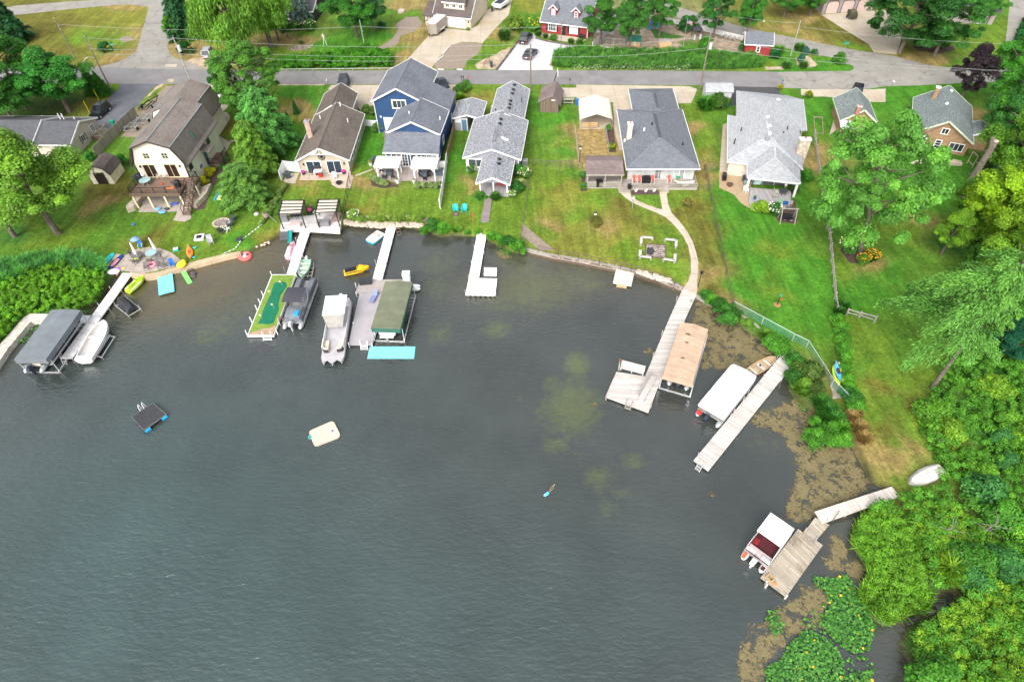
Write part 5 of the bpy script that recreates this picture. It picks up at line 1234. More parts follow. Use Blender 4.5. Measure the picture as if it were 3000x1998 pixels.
def pontoon(root,L,Wd,z,tubes,deckm,railm,inner,tr=.3,rail=.65,floor=None,x0=0.0):
 for y in(-Wd/2+tr,Wd/2-tr):
  r=[]
  for x,k in((-.5,.25),(-.35,.8),(0,1),(L-.9,1),(L-.35,.7),(L,.12)):
   r.append([(x,y+tr*k*math.cos(a),z-.35+tr*k*math.sin(a)+(.12 if k<.8 and x>1 else 0))for a in[i*math.pi/5 for i in range(10)]])
  MB().loft(r).build('pontoon',tubes,root,True)
 MB().box(.1,L-.5,-Wd/2,Wd/2,z-.05,z+.06).build('deck',deckm,root)
 m=MB();ex=Wd/2-.06
 if rail:
  for a,b in(((.3,-ex),(L-.7,-ex)),((.3,ex),(L-.7,ex)),((.3,-ex),(.3,-.35)),((.3,.35),(.3,ex)),((L-.7,-ex),(L-.7,-.4)),((L-.7,.4),(L-.7,ex))):
   A,B=Vector((a[0],a[1],z+.06)),Vector((b[0],b[1],z+.06))
   m.bar(A+Vector((0,0,rail)),B+Vector((0,0,rail)),.06,.05);m.bar(A+Vector((0,0,rail*.45)),B+Vector((0,0,rail*.45)),.025,.32)
   n=max(1,int((B-A).length/.9))
   for i in range(n+1):
    c=A.lerp(B,i/n);m.bar(c,c+Vector((0,0,rail)),.04,.04)
  m.build('rail_fence',railm,root)
 if floor:MB().box(.25,L-.65,-ex+.05,ex-.05,z+.062,z+.075).build('carpet',floor,root)
def canopy(root,L,Wd,zt,m,x0,skirt=.5,ridge=.3,tag_='canopy',ribs=0,sk2=None):
 
 w2=Wd/2
 R_=[]
 pr=[(-w2-.06,zt-skirt),(-w2,zt),(0,zt+ridge),(w2,zt),(w2+.06,zt-skirt)]
 nseg=max(2,ribs)
 mb=MB();rings=[]
 for i in range(nseg+1):
  x=x0+L*i/nseg
  rings.append([(x,y,z)for y,z in pr])
  if ribs and i<nseg:rings.append([(x0+L*(i+.5)/nseg,y,z-(.016 if 0<abs(y)<w2+.01 or y==0 else 0))for y,z in pr])
 n=5;vs=[p for r in rings for p in r];fs=[]
 for k in range(len(rings)-1):
  for i in range(4):fs.append((k*n+i,(k+1)*n+i,(k+1)*n+i+1,k*n+i+1))
 fs.append((0,1,2,3,4));fs.append(tuple(range((len(rings)-1)*n,len(rings)*n))[::-1])
 mb.add(vs,fs)
 return mb.build(tag_,m,root)
def lift_frame(root,L,Wd,z1,m,x0=0.0,name='lift_frame'):
 mb=MB()
 for x in(x0+.3,x0+L-.3):
  for y in(-Wd/2,Wd/2):mb.bar((x,y,-1.4),(x,y,z1),.09,.09)
  mb.bar((x,-Wd/2,.05),(x,Wd/2,.05),.09,.12)
 for y in(-Wd/2,Wd/2):mb.bar((x0,y,.3),(x0+L,y,.3),.12,.14)
 return mb.build(name,m,root)
GREYTARP=mat('grey_boat_tarp',(.17,.19,.21),.75,.18,.8,bump=.1);GREENTARP=mat('olive_boat_tarp',(.16,.175,.115),.8,.22,.7);GREENSK=mat('dark_green_skirt',(.035,.13,.1),.8,.2)
PEACH=mat('peach_boat_tarp',(.49,.35,.25),.85,.2,.8);WHITETARP=mat('white_boat_tarp',(.74,.74,.77),.6,.08,.8,bump=.25,bsc=2)
MAROON=mat('maroon_carpet',(.085,.018,.022),.9,.2);CREAMV=mat('cream_vinyl',(.62,.55,.46),.5,.1);GREYV=mat('grey_vinyl',(.17,.19,.215),.5,.2)
def boat(name,label,cat,pa,pb,z=0.0,group=None):
 
 A,ang=placed(pa,z,pb)
 o=thing(name,label,cat,(0,0,0),group)
 return o,A,ang,(W(pb[0],pb[1],z)-A).length
def settle(o,A,ang,z=0.0):
 o.location=(A.x,A.y,z);o.rotation_euler=(0,0,ang);BASE[o.name]=Vector((0,0,0))
b,A,an,L=boat('covered_boat_lift','dark grey tarpaulin boat lift with a pontoon boat beneath at the left','boat lift',(85,1051),(191,906),2.7)
Wd=(W(42,1044,2.6)-W(127,1056,2.6)).length*.98
canopy(b,L,Wd,2.55,GREYTARP,0,.65,.18)
lift_frame(b,L,Wd+.3,2.1,ALU)
settle(b,A,an)
b2,A2,an2,L2=boat('pontoon_boat','pontoon boat with dark outboard sheltered under the dark grey tarpaulin','boat',(100,1078),(190,935),.6)
pontoon(b2,L-.3,2.4,.75,ALU,mat('boat_deck',(.3,.3,.3)),mat('black_fence',(.04,.04,.045)),CREAMV)
outboard(b2,-.05,.0,.75,mat('dark_engine',(.03,.04,.06),.4),1.1)
MB().box(.1,.9,-.9,-.1,.85,1.3).build('rear_seat',CREAMV,b2)
settle(b2,A2,an2)
b,A,an,L=boat('white_runabout','white open fibreglass boat on a lift beside the long white dock','boat',(245,1056),(308,944),.9)
WGEL=mat('white_gelcoat',(.78,.77,.75),.3,.05)
open_boat(b,L,2.15,.75,WGEL,mat('cream_boat_floor',(.66,.62,.58),.7,.1),bow=.5,stern=.9)
MB().box(.1,.6,-.9,.9,.3,.72).build('stern_deck',WGEL,b);MB().box(3.6 if L>5 else 3.0,3.8 if L>5 else 3.2,-.95,.95,.3,.62).build('bulkhead',WGEL,b)
settle(b,A,an,.35)
lf,A,an,L=boat('boat_lift','galvanised lift rails along the right side of the white open boat','boat lift',(220,1056),(318,985),.3)
A,an=placed((285,1048),.3,(325,985));L=(W(285,1048,.3)-W(325,985,.3)).length
m=MB();m.bar((0,0,.55),(L,0,.55),.16,.16);m.bar((0,-.5,.3),(L,-.5,.3),.1,.1)
for x in(.1,L-.1):m.bar((x,-.5,-1.2),(x,-.5,.4),.08,.08);m.bar((x,-.5,.3),(x,.5,.5),.1,.1)
m.build('frame',ALU,lf);settle(lf,A,an)
lf,A,an,L=boat('boat_lift','aluminium lift rails between the dark grey tarpaulin and the white dock','boat lift',(150,1068),(238,945),.5)
m=MB();m.tube((0,0,.5),(L,0,.5),.14);m.bar((0,.3,.3),(L,.3,.3),.1,.1)
for x in(.4,L/2,L-.4):m.bar((x,.15,-1.2),(x,.15,1.0),.08,.08)
m.build('frame',ALU,lf);settle(lf,A,an)
def jetski(name,label,pa,pb,body,seat,trim,z=.05):
 b,A,an,L=boat(name,label,'jet ski',pa,pb,.3)
 k=L/3.2
 R0=[]
 for x,w_,h in((0,.5,.4),(.25,.56,.46),(1.3,.58,.5),(2.2,.52,.62),(2.8,.32,.68),(3.18,.06,.66)):
  R0.append([(x*k,-w_*.6,.0 if x<2.6 else .2),(x*k,w_*.6,.0 if x<2.6 else .2),(x*k,w_,h*.6),(x*k,w_*.86,h),(x*k,-w_*.86,h),(x*k,-w_,h*.6)])
 MB().loft(R0).build('hull',body,b,True)
 m=MB()
 for s_ in(-1,1):m.bar((.2*k,s_*.5,.46),(2.2*k,s_*.48,.56),.12,.06)
 m.build('side_trim',trim,b)
 MB().loft([[(x*k,-w_,z0),(x*k,w_,z0),(x*k,w_*.7,z1),(x*k,-w_*.7,z1)]for x,w_,z0,z1 in((.15,.2,.4,.62),(.4,.24,.4,.86),(1.3,.22,.42,.84),(1.75,.18,.45,.8))]).build('seat',seat,b,True)
 MB().loft([[(x*k,-w_,z0),(x*k,w_,z0),(x*k,w_*.6,z1),(x*k,-w_*.6,z1)]for x,w_,z0,z1 in((1.7,.22,.5,.9),(2.1,.34,.5,1.0),(2.5,.3,.55,.85),(2.9,.1,.6,.7))]).build('cowl',body,b,True)
 m=MB();m.tube((1.85*k,-.4,1.05),(1.85*k,.4,1.05),.035);m.tube((1.85*k,0,.9),(1.85*k,0,1.06),.05);m.build('handlebar',BLACK,b)
 settle(b,A,an,z)
 return b
jetski('lime_jet_ski','lime yellow jet ski moored beside the white dock and patio',(374,856),(424,814),LIME,mat('dark_lime_seat',(.42,.62,.05),.6),WHITE)
jetski('yellow_jet_ski','yellow and black jet ski in open water left of the white dock',(1008,801),(1082,786),mat('yolk_yellow',(.8,.48,.02),.35),BLACK,BLACK)
jetski('pink_jet_ski','faded pink jet ski tied to the left of the white gangway',(846,758),(862,714),mat('faded_pink',(.72,.38,.46),.4),mat('pale_pink',(.75,.5,.55),.6),WHITE)
b,A,an,L=boat('covered_jet_ski','jet ski under a black cover on a small lift','jet ski',(385,905),(342,870),.8)
MB().loft([[(x,-w_,.0),(x,w_,.0),(x,w_*.9,h*.5),(x,w_*.35,h),(x,-w_*.35,h),(x,-w_*.9,h*.5)]for x,w_,h in((0,.5,.5),(.4,.62,.8),(1.4,.62,.85),(2.1,.6,1.05),(2.7,.4,.75),(3.1,.12,.4))]).build('cover',mat('black_cover',(.035,.037,.045),.7,.3),b,True)
m=MB();m.bar((-.5,-.8,-.1),(3.0,-.8,-.1),.1,.1);m.bar((-.5,.8,-.1),(3.0,.8,-.1),.1,.1);m.bar((-.4,-.8,-.1),(-.4,.8,-.1),.1,.1);m.bar((2.6,-.8,-.1),(2.6,.8,-.1),.1,.1)
for x in(-.4,2.6):
 for y in(-.8,.8):m.bar((x,y,-1.6),(x,y,.6),.07,.07)
m.build('lift_frame',ALU,b);settle(b,A,an,.5)
b,A,an,L=boat('grey_pontoon_boat','grey covered pontoon boat with black bimini beside the putting green','boat',(856,948),(907,815),.75)
pontoon(b,L,2.5,.7,ALU,mat('boat_deck',(.3,.3,.3)),mat('grey_fence_panel',(.12,.13,.15),.5),GREYV,rail=.6)
m=MB()
for y0,y1 in((-1.2,-.42),(.42,1.2)):
 m.loft([[(x,y0,.76),(x,y1,.76),(x,y1-.08,h),(x,y0+.08,h)]for x,h in((3.9,1.35),(4.3,1.5),(L-1.1,1.52),(L-.75,1.3))])
m.build('bow_seat_cover',GREYV,b,True)
MB().loft([[(x,-1.2,.76),(x,1.2,.76),(x,.9,h),(x,-.9,h)]for x,h in((.25,1.25),(.7,1.5),(1.6,1.62),(2.3,1.4))]).build('stern_cover',GREYV,b,True)
m=MB();rings=[]
for i in range(7):
 x=1.6+2.6*i/6;z=2.75+.16*math.sin(math.pi*i/6)
 rings.append([(x,-1.2,z-.06),(x,-.8,z),(x,.8,z),(x,1.2,z-.06),(x,.8,z-.04),(x,-.8,z-.04)])
m.loft(rings);m.build('bimini',mat('black_bimini',(.06,.06,.075),.8,.15),b,True)
m=MB()
for y in(-1.18,1.18):
 for x0,x1 in((2.9,1.65),(2.9,4.15),(2.9,2.9)):m.tube((x0,y,.8),(x1,y,2.7),.02)
m.build('bimini_frame',ALU,b)
outboard(b,-.1,0,.85,mat('silver_engine',(.5,.5,.52),.35),1.0)
q=MB().bar((.15,1.05,1.0),(.0,1.1,2.1),.03,.03);q.add([(-.0,1.1,2.05),(-.5,1.25,1.8),(-.55,1.25,1.4),(-.05,1.1,1.6)],[(0,1,2,3)])
q.build('flag',mat('red_white_flag',(.55,.2,.22),.8),b)
m=MB();m.box(.5,1.2,-.8,-.3,1.52,1.75);m.build('blue_towel',mat('blue_towel',(.03,.35,.6)),b)
settle(b,A,an)
b,A,an,L=boat('white_tritoon_boat','white three hulled pontoon boat with white roof and pointed bow plate','boat',(1000,890),(972,1064),.6)
WAL=mat('grey_boat_deck',(.43,.42,.44),.6,.15)
for y,ll in((-1.0,L-.15),(0,L+.1),(1.0,L-.15)):
 r=[]
 for x,k in((-.6,.3),(-.4,.85),(0,1),(ll-1.2,1),(ll-.5,.65),(ll,.06)):
  r.append([(x,y+.31*k*math.cos(a),.25+.31*k*math.sin(a))for a in[i*math.pi/5 for i in range(10)]])
 MB().loft(r).build('pontoon',ALU,b,True)
m=MB();m.prism([(0,-1.3),(L-.9,-1.3),(L-.1,-1.05),(L-.45,-.55),(L+.12,0),(L-.45,.55),(L-.1,1.05),(L-.9,1.3),(0,1.3)],.56,.66);m.build('deck',WAL,b)
m=MB();m.box(2.0,L-1.9,-1.25,-1.2,.66,1.25);m.box(.1,L-1.9,1.2,1.25,.66,1.25);m.build('side_panel',WHITE,b)
for s_ in(-1,1):
 pts=[(L-3.2,s_*1.18),(L-2.0,s_*1.16),(L-1.65,s_*.95),(L-1.6,s_*.45)]
 m=MB()
 for p,q in zip(pts,pts[1:]):m.bar((p[0],p[1],1.05),(q[0],q[1],1.05),.14,.7)
 m.build('bow_seat_back',CREAMV,b)
 MB().prism([(L-3.2,s_*.6),(L-1.75,s_*.5),(L-1.75,s_*.9),(L-2.1,s_*1.08),(L-3.2,s_*1.1)],.66,1.02).build('bow_seat',CREAMV,b)
 m=MB()
 for p,q in zip(pts[1:],pts[2:]):m.bar((p[0]+.08,p[1]+s_*.05,.95),(q[0]+.08,q[1]+s_*.02,.95),.05,.5)
 m.build('dark_bow_panel',mat('dark_panel',(.05,.045,.05),.5),b)
MB().box(.9,4.15,-1.28,1.28,2.75,2.83).build('roof',mat('white_roof_fabric',(.82,.82,.82),.6,.05),b)
m=MB();m.slab([(4.16,-1.25,2.78),(4.16,1.25,2.78),(4.75,.85,1.35),(4.75,-.85,1.35)][::-1],.03);m.build('front_enclosure',mat('clear_vinyl',(.3,.29,.27),.25,.2),b)
m=MB()
for y in(-1.2,1.2):
 for x in(.95,4.1):m.tube((x,y,.66),(x,y,2.75),.025)
m.build('roof_frame',ALU,b)
outboard(b,-.2,0,.8,WHITE,1.2);MB().box(-.2,.6,.5,1.1,.66,1.3).build('stern_seat',WHITE,b)
settle(b,A,an)
b,A,an,L=boat('green_boat_lift','olive green tarpaulin boat lift beside the grey platform','boat lift',(1129,960),(1168,824),2.6)
Wd=(W(1088,954,2.5)-W(1171,960,2.5)).length
canopy(b,L,Wd,2.5,GREENTARP,0,.08,.22,'canopy',8)
m=MB()
for s_ in(-1,1):m.box(.02,L-.02,s_*(Wd/2+.02)-.02,s_*(Wd/2+.02)+.02,1.85,2.42)
m.box(-.06,-.02,-Wd/2,Wd/2,1.85,2.44);m.build('skirt',GREENSK,b)
lift_frame(b,L,Wd+.25,2.2,ALU);settle(b,A,an)
b,A,an,L=boat('lift_boat','white motor boat on the lift under the olive green tarpaulin','boat',(1134,978),(1168,850),.9)
open_boat(b,L,2.2,.8,WGEL,CREAMV,bow=.4,stern=.9);MB().box(-.5,.1,-.8,.8,.35,.45).build('swim_step',WGEL,b)
MB().cyl((-.35,0),.16,-.2,.2,8).build('propeller',ALU,b);settle(b,A,an,.35)
b,A,an,L=boat('peach_boat_lift','faded peach tarpaulin boat lift beside the long wooden dock','boat lift',(1986,1108),(2035,950),2.7)
Wd=(W(1943,1102,2.45)-W(2030,1128,2.45)).length
canopy(b,L,Wd,2.45,PEACH,0,.55,.28,'canopy',12)
lift_frame(b,L,Wd+.2,1.9,ALU)
m=MB()
for x,y,l_ in((6.6,.3,.7),(5.3,.2,.5),(2.9,.1,.5)):m.prism([(x,y-l_/2),(x+.12,y),(x+.05,y+l_/2),(x-.08,y)],2.62,2.735)
m.build('tarp_tear',mat('dark_tear',(.12,.07,.05)),b)
settle(b,A,an)
b2,A2,an2,L2=boat('pontoon_boat','pontoon boat with dark outboard sheltered under the peach tarpaulin','boat',(1988,1122),(2036,975),.5)
pontoon(b2,L2,2.45,.62,ALU,mat('boat_deck',(.3,.3,.3)),mat('cream_fence',(.5,.46,.4)),CREAMV);outboard(b2,-.05,0,.65,mat('dark_engine',(.03,.04,.06)));settle(b2,A2,an2)
b,A,an,L=boat('white_covered_pontoon','pontoon boat under a white cover beside the straight weathered dock','boat',(2084,1203),(2184,1080),1.6)
Wd=(W(2048,1169,1.6)-W(2121,1217,1.6)).length
R_=[]
mb=MB()
pr=[(-Wd/2,1.2),(-Wd/2+.05,1.62),(-Wd/4,1.72),(0,1.76),(Wd/4,1.72),(Wd/2-.05,1.62),(Wd/2,1.2)]
rings=[]
for x,dz,kk in((.0,-.1,1),(.3,.0,1),(1.5,.03,1),(2.5,-.02,1),(3.6,.03,1),(4.8,-.02,1),(L-.6,.0,1),(L-.1,-.12,.93),(L+.05,-.5,.85)):
 rings.append([(x,y*kk,z+dz*(1 if z>1.3 else 0))for y,z in pr])
n=len(pr);vs=[p for r in rings for p in r]
mb.add(vs,[(k*n+i,(k+1)*n+i,(k+1)*n+i+1,k*n+i+1)for k in range(len(rings)-1)for i in range(n-1)]+[tuple(range(n)),tuple(range((len(rings)-1)*n,len(rings)*n))[::-1]])
mb.build('cover',WHITETARP,b,True)
pontoon(b,L,Wd-.1,.62,ALU,mat('boat_deck',(.3,.3,.3)),mat('dark_fence',(.08,.09,.11)),CREAMV);outboard(b,-.1,.1,.6,mat('dark_engine',(.03,.04,.06)))
MB().box(-.45,.05,.85,1.25,.45,.75).build('fuel_tank',REDP,b)
settle(b,A,an)
b,A,an,L=boat('maroon_pontoon_boat','pontoon boat with maroon carpet and white roof at the old plank platform','boat',(2213,1638),(2292,1531),.75)
Wd=2.3
pontoon(b,L,Wd,.62,mat('pale_pontoon',(.66,.64,.63),.4),mat('boat_deck',(.3,.3,.3)),mat('pinkish_white_rail',(.7,.66,.66),.4),CREAMV,floor=MAROON)
MB().box(1.35,3.65,-1.12,1.12,2.5,2.58).build('roof',mat('white_roof_fabric',(.82,.82,.82)),b)
m=MB()
for y in(-1.05,1.05):
 for x in(1.4,3.6):m.tube((x,y,.7),(x,y,2.5),.025)
m.build('roof_frame',ALU,b)
MB().box(.35,.85,-1.0,1.0,.68,1.05).build('stern_bench',mat('pink_grey_vinyl',(.5,.43,.44),.5),b)
for s_ in(-1,1):MB().box(L-1.5,L-.8,s_*.55-.4,s_*.55+.4,.68,1.05).build('bow_seat',CREAMV,b)
MB().box(1.0,1.4,.5,.95,.68,1.5).build('console',mat('red_console',(.22,.02,.025),.4),b)
outboard(b,-.1,0,.7,WHITE,1.0)
MB().box(-.5,.0,.72,1.02,.5,.75).build('fuel_tank',mat('orange_red',(.7,.12,.05),.5),b);MB().box(-.35,.05,-1.02,-.7,.5,.56).build('step_pad',MAROON,b)
settle(b,A,an)
b,A,an,L=boat('tan_rowing_boat','open tan aluminium rowing boat between white cover and dock','boat',(2195,1094),(2270,1049),.3)
TANB=mat('tan_boat_paint',(.5,.33,.2),.5,.2)
open_boat(b,L,1.35,.5,TANB,mat('dirty_cream_floor',(.48,.38,.26),.8,.4),bow=.6,stern=.85)
for x in(.5,1.6,2.6):MB().box(x,x+.28,-.58+.04*x,.58-.04*x,.36,.42).build('thwart',mat('pale_bench',(.6,.56,.5)),b)
MB().cyl((1.75,.1),.1,.42,.6,8).build('bucket',BLACK,b);settle(b,A,an,-.08)
b,A,an,L=boat('green_rowing_boat','small pale green rowing boat hung on a lift by the gangway','boat',(899,766),(884,813),.6)
MINT=mat('mint_boat_paint',(.3,.5,.38),.5,.15)
open_boat(b,L,1.45,.5,MINT,mat('mint_inside',(.4,.52,.42),.7,.2),bow=.6,stern=.85)
for x in(.5,1.4,2.3):MB().box(x,x+.3,-.6+.05*x,.6-.05*x,.36,.43).build('thwart',mat('cream_thwart',(.6,.6,.52)),b)
outboard(b,.05,0,.5,WHITE,.7);settle(b,A,an,.35)
lf,A,an,L=boat('boat_lift','dark lift arms to the right of the small green rowing boat','boat lift',(913,812),(920,775),.3)
m=MB();m.bar((0,0,.3),(L,0,.3),.09,.09);m.bar((0,.5,.3),(L,.5,.3),.09,.09)
for k in range(3):m.bar((.3+k*.7,-.1,.3),(.3+k*.7,.9,.3),.08,.08)
for x in(.1,L-.1):m.bar((x,0,-1.2),(x,0,.6),.08,.08)
m.build('frame',GREYWOOD,lf);settle(lf,A,an)
b,A,an,L=boat('overturned_boat','grey white boat turned over on the lawn by the brush','boat',(2750,1378),(2662,1418),GZ)
r0=[[(p[0],p[1],.62-p[2])for p in r][::-1]for r in hull_rings(L,1.5,.5,bow=.6,stern=.8)]
MB().loft(r0).build('hull',mat('chalky_hull',(.58,.56,.52),.7,.25),b,True);MB().bar((.1,0,.65),(L-.8,0,.6),.06,.06).build('keel',mat('chalky_keel',(.5,.48,.45)),b)
settle(b,A,an,GZ)
# -- plants
def leaf_mesh(name,P,N,T,sx,sy,rnd,mats):
 
 n=len(P)
 N=N/np.linalg.norm(N,axis=1,keepdims=True)
 T=T-N*np.sum(T*N,1,keepdims=True);T/=np.linalg.norm(T,axis=1,keepdims=True)+1e-9
 B=np.cross(N,T)
 sx=np.asarray(sx).reshape(-1,1);sy=np.asarray(sy).reshape(-1,1)
 droop=N*sx*-.18
 q=np.stack([P-T*sx+droop,P-B*sy,P+T*sx+droop,P+B*sy],1).reshape(-1,3)
 me=bpy.data.meshes.new(name)
 me.vertices.add(4*n);me.vertices.foreach_set('co',q.ravel().astype(np.float32))
 me.loops.add(4*n);me.loops.foreach_set('vertex_index',np.arange(4*n,dtype=np.int32))
 me.polygons.add(n);me.polygons.foreach_set('loop_start',np.arange(0,4*n,4,dtype=np.int32))
 me.update(calc_edges=True)
 a=me.attributes.new('rnd','FLOAT','POINT');a.data.foreach_set('value',np.repeat(rnd,4).astype(np.float32))
 me.materials.append(mats)
 return me
def rdir(r,n):
 v=r.normal(size=(n,3));return v/np.linalg.norm(v,axis=1,keepdims=True)
def clump_leaves(r,C,CR,per,up=.5,ls=.22,flat=.75):
 
 k=len(C)
 idx=np.repeat(np.arange(k),per)
 d=rdir(r,len(idx));d[:,2]=np.where(d[:,2]<-.35,-d[:,2],d[:,2])
 rr=CR[idx]*r.uniform(.55,1.08,len(idx))
 P=C[idx]+d*rr[:,None]*np.array([1,1,flat])
 N=d*.55+np.array([0,0,up])+rdir(r,len(idx))*.5
 T=rdir(r,len(idx))
 rc=r.uniform(0,1,k)
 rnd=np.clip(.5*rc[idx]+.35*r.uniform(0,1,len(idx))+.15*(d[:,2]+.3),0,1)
 s=ls*r.uniform(.65,1.35,len(idx))
 return P,N,T,s,s*.62,rnd
def crown_centers(r,k,R0,z0,z1,prof,inner=.35):
 C=[]
 while len(C)<k:
  u=r.uniform(0,1);w_=prof(u)
  a=r.uniform(0,2*math.pi);q=math.sqrt(r.uniform(inner**2,1))
  C.append((R0*w_*q*math.cos(a),R0*w_*q*math.sin(a),z0+(z1-z0)*u))
 return np.array(C)
def trunk_mesh(name,r,H,r0,limbs,z0,top,bend=.3,R0=3):
 m=MB();pts=[Vector((0,0,-.15))]
 for i in range(1,7):pts.append(Vector((r.uniform(-bend,bend)*i/6,r.uniform(-bend,bend)*i/6,top*i/6)))
 for i in range(6):m.tube(pts[i],pts[i+1],r0*(1-.12*i),r0*(1-.12*(i+1)),8)
 for i in range(limbs):
  t=.35+.6*i/max(1,limbs);j=min(5,int(t*6));p=pts[j].lerp(pts[j+1],t*6-j)
  a=i*2.4+r.uniform(-.4,.4);L=R0*r.uniform(.55,.85)
  q=p+Vector((math.cos(a)*L*.5,math.sin(a)*L*.5,L*.32));e=q+Vector((math.cos(a+.3)*L*.5,math.sin(a+.3)*L*.5,L*.22))
  m.tube(p,q,r0*.42,r0*.26,6);m.tube(q,e,r0*.26,r0*.1,5)
  e2=q+Vector((math.cos(a-.7)*L*.35,math.sin(a-.7)*L*.35,L*.3));m.tube(q,e2,r0*.2,r0*.07,5)
 me=bpy.data.meshes.new(name);me.from_pydata([v[:]for v in m.v],[],m.f);me.update();me.materials.append(BARK)
 return me
PROTO={}
def proto(kind,crown,trunk):PROTO[kind]=(crown,trunk)
dome=lambda u:max(.12,math.sin(math.pi*(.12+.86*u)**.8))if u<1 else .1
for i,(k,per,fl)in enumerate(((62,640,.75),(54,680,.8),(74,560,.7))):
 r=np.random.default_rng(20+i)
 C=crown_centers(r,k,3.7,3.0,9.2,dome);CR=r.uniform(.45,1.3,k)
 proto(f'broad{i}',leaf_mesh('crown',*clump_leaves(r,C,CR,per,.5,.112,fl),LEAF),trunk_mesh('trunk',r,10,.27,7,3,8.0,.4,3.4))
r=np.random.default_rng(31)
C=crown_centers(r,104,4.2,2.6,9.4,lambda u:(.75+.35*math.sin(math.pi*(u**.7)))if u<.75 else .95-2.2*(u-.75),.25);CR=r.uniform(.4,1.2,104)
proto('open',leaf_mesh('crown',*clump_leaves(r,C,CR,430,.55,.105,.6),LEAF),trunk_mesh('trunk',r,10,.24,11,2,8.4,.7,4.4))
r=np.random.default_rng(33)
C=crown_centers(r,55,4.2,3.6,9.4,dome);P_,N_,T_,a_,b_,c_=clump_leaves(r,C,r.uniform(.7,1.2,55),420,.4,.13,.9)
T_=T_*.35+np.array([0,0,-1.0]);proto('willow',leaf_mesh('crown',P_-np.array([0,0,1.0])*r.uniform(0,1.3,len(P_))[:,None],N_*np.array([1,1,.5]),T_,a_*1.7,b_*.6,c_,LEAF),trunk_mesh('trunk',r,10,.4,8,3,8,.4,3.6))
def conifer(seed,H,R0,z0,layers,per,needle,droop,power=1.0,gap=0.0,ls=.3,whorl=7,br=True,asym=0.0):
 r=np.random.default_rng(seed);P,N,T,rn=[],[],[],[]
 m=MB();m.tube((0,0,-.15),(0,0,H*.6),.017*H,.011*H,8);m.tube((0,0,H*.6),(0,0,H),.011*H,.03,6)
 for l in range(layers):
  u=l/(layers-1);z=z0+(H-z0-.2)*u**.9
  L0=R0*max(.06,(1-u)**power)
  nb=max(4,int(whorl*(.5+.5*(1-u))))
  for b in range(nb):
   if r.uniform()<gap:continue
   a=b*2*math.pi/nb+r.uniform(-.3,.3)+l*1.3;L=L0*r.uniform(.72,1.12)*(1+asym*math.cos(a-2.7))
   dv=np.array([math.cos(a),math.sin(a),0]);n=max(12,int(per*L/R0))
   t=r.uniform(.18,1,n)**.75
   side=np.array([-dv[1],dv[0],0]);wv=(1.05-t)*L*.42+.12
   off=r.normal(size=n)*wv*.55
   lift=.28*L*t*(1-t)*2-droop*L*t**1.6
   pp=dv[None]*(t*L)[:,None]+side[None]*off[:,None];pp[:,2]=z+lift+r.normal(size=n)*.1*(1+.12*L)-np.abs(off)*.12
   P.append(pp);bt=r.uniform()
   tt=dv[None]+side[None]*(off/(L*.3+.1))[:,None]+r.normal(size=(n,3))*.25;T.append(tt)
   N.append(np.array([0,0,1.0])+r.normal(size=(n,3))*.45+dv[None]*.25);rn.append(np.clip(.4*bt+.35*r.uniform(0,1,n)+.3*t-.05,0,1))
   if br and L>.8:m.tube((0,0,z),(dv[0]*L*.75,dv[1]*L*.75,z+.28*L*.37-droop*L*.6),.012*H*.35*(1-u)+.012,.01,4)
 P,N,T,rn=(np.concatenate(x)for x in(P,N,T,rn))
 s=ls*r.uniform(.7,1.3,len(P))
 me=bpy.data.meshes.new('trunk');me.from_pydata([v[:]for v in m.v],[],m.f);me.update();me.materials.append(BARK)
 return leaf_mesh('crown',P,N,T,s,s*needle,rn,NEEDLE),me
proto('spruce',*conifer(41,10,2.7,.5,22,240,.4,.18,.9,ls=.16,whorl=11))
proto('pine',*conifer(42,10,3.5,1.0,18,520,.34,.03,.34,ls=.15,whorl=10))
proto('tallpine',*conifer(43,16,6.2,6.6,13,900,.3,.02,.45,.22,.17,8,True,.6))
proto('column',*conifer(44,3,.55,.1,12,45,.5,-.25,.7,ls=.13,whorl=9,br=False))
for i in range(3):
 r=np.random.default_rng(50+i);k=16
 C=crown_centers(r,k,.75,.25,.95,dome,.1);CR=r.uniform(.28,.48,k)
 proto(f'shrub{i}',leaf_mesh('foliage',*clump_leaves(r,C,CR,170,.5,.075,.85),LEAF),None)
r=np.random.default_rng(55);C=crown_centers(r,30,.8,.12,.95,lambda u:math.sqrt(max(.02,1-(u*.95)**2)),.5)
proto('ball',leaf_mesh('foliage',*clump_leaves(r,C,r.uniform(.2,.3,30),110,.5,.06,.9),LEAF),None)
r=np.random.default_rng(57);n=520;a=r.uniform(0,2*math.pi,n);t=r.uniform(.1,1,n);ln=r.uniform(.7,1.1,n)
d=np.stack([np.cos(a)*t*.75,np.sin(a)*t*.75,1-.55*t**2],1)
proto('tuft',leaf_mesh('blades',d*ln[:,None]*.62,np.stack([-np.cos(a)*.5,-np.sin(a)*.5,np.ones(n)*.5],1)+r.normal(size=(n,3))*.2,d+np.stack([np.cos(a),np.sin(a),-.6*np.ones(n)],1)*.3,ln*.42,.035+.02*r.uniform(size=n),r.uniform(0,1,n),LEAF),None)
r=np.random.default_rng(58);n=70;a=r.uniform(0,2*math.pi,n);q=np.sqrt(r.uniform(0,1,n))*.85;z=.35+.75*np.sqrt(np.clip(1-q**2,0,1))+r.normal(size=n)*.06
FLOWER=leaf_mesh('blossoms',np.stack([np.cos(a)*q,np.sin(a)*q,z],1),np.array([0,0,1.])+r.normal(size=(n,3))*.4,rdir(r,n),.075,.075,r.uniform(0,1,n),LEAF)
rv_=random.Random(9)
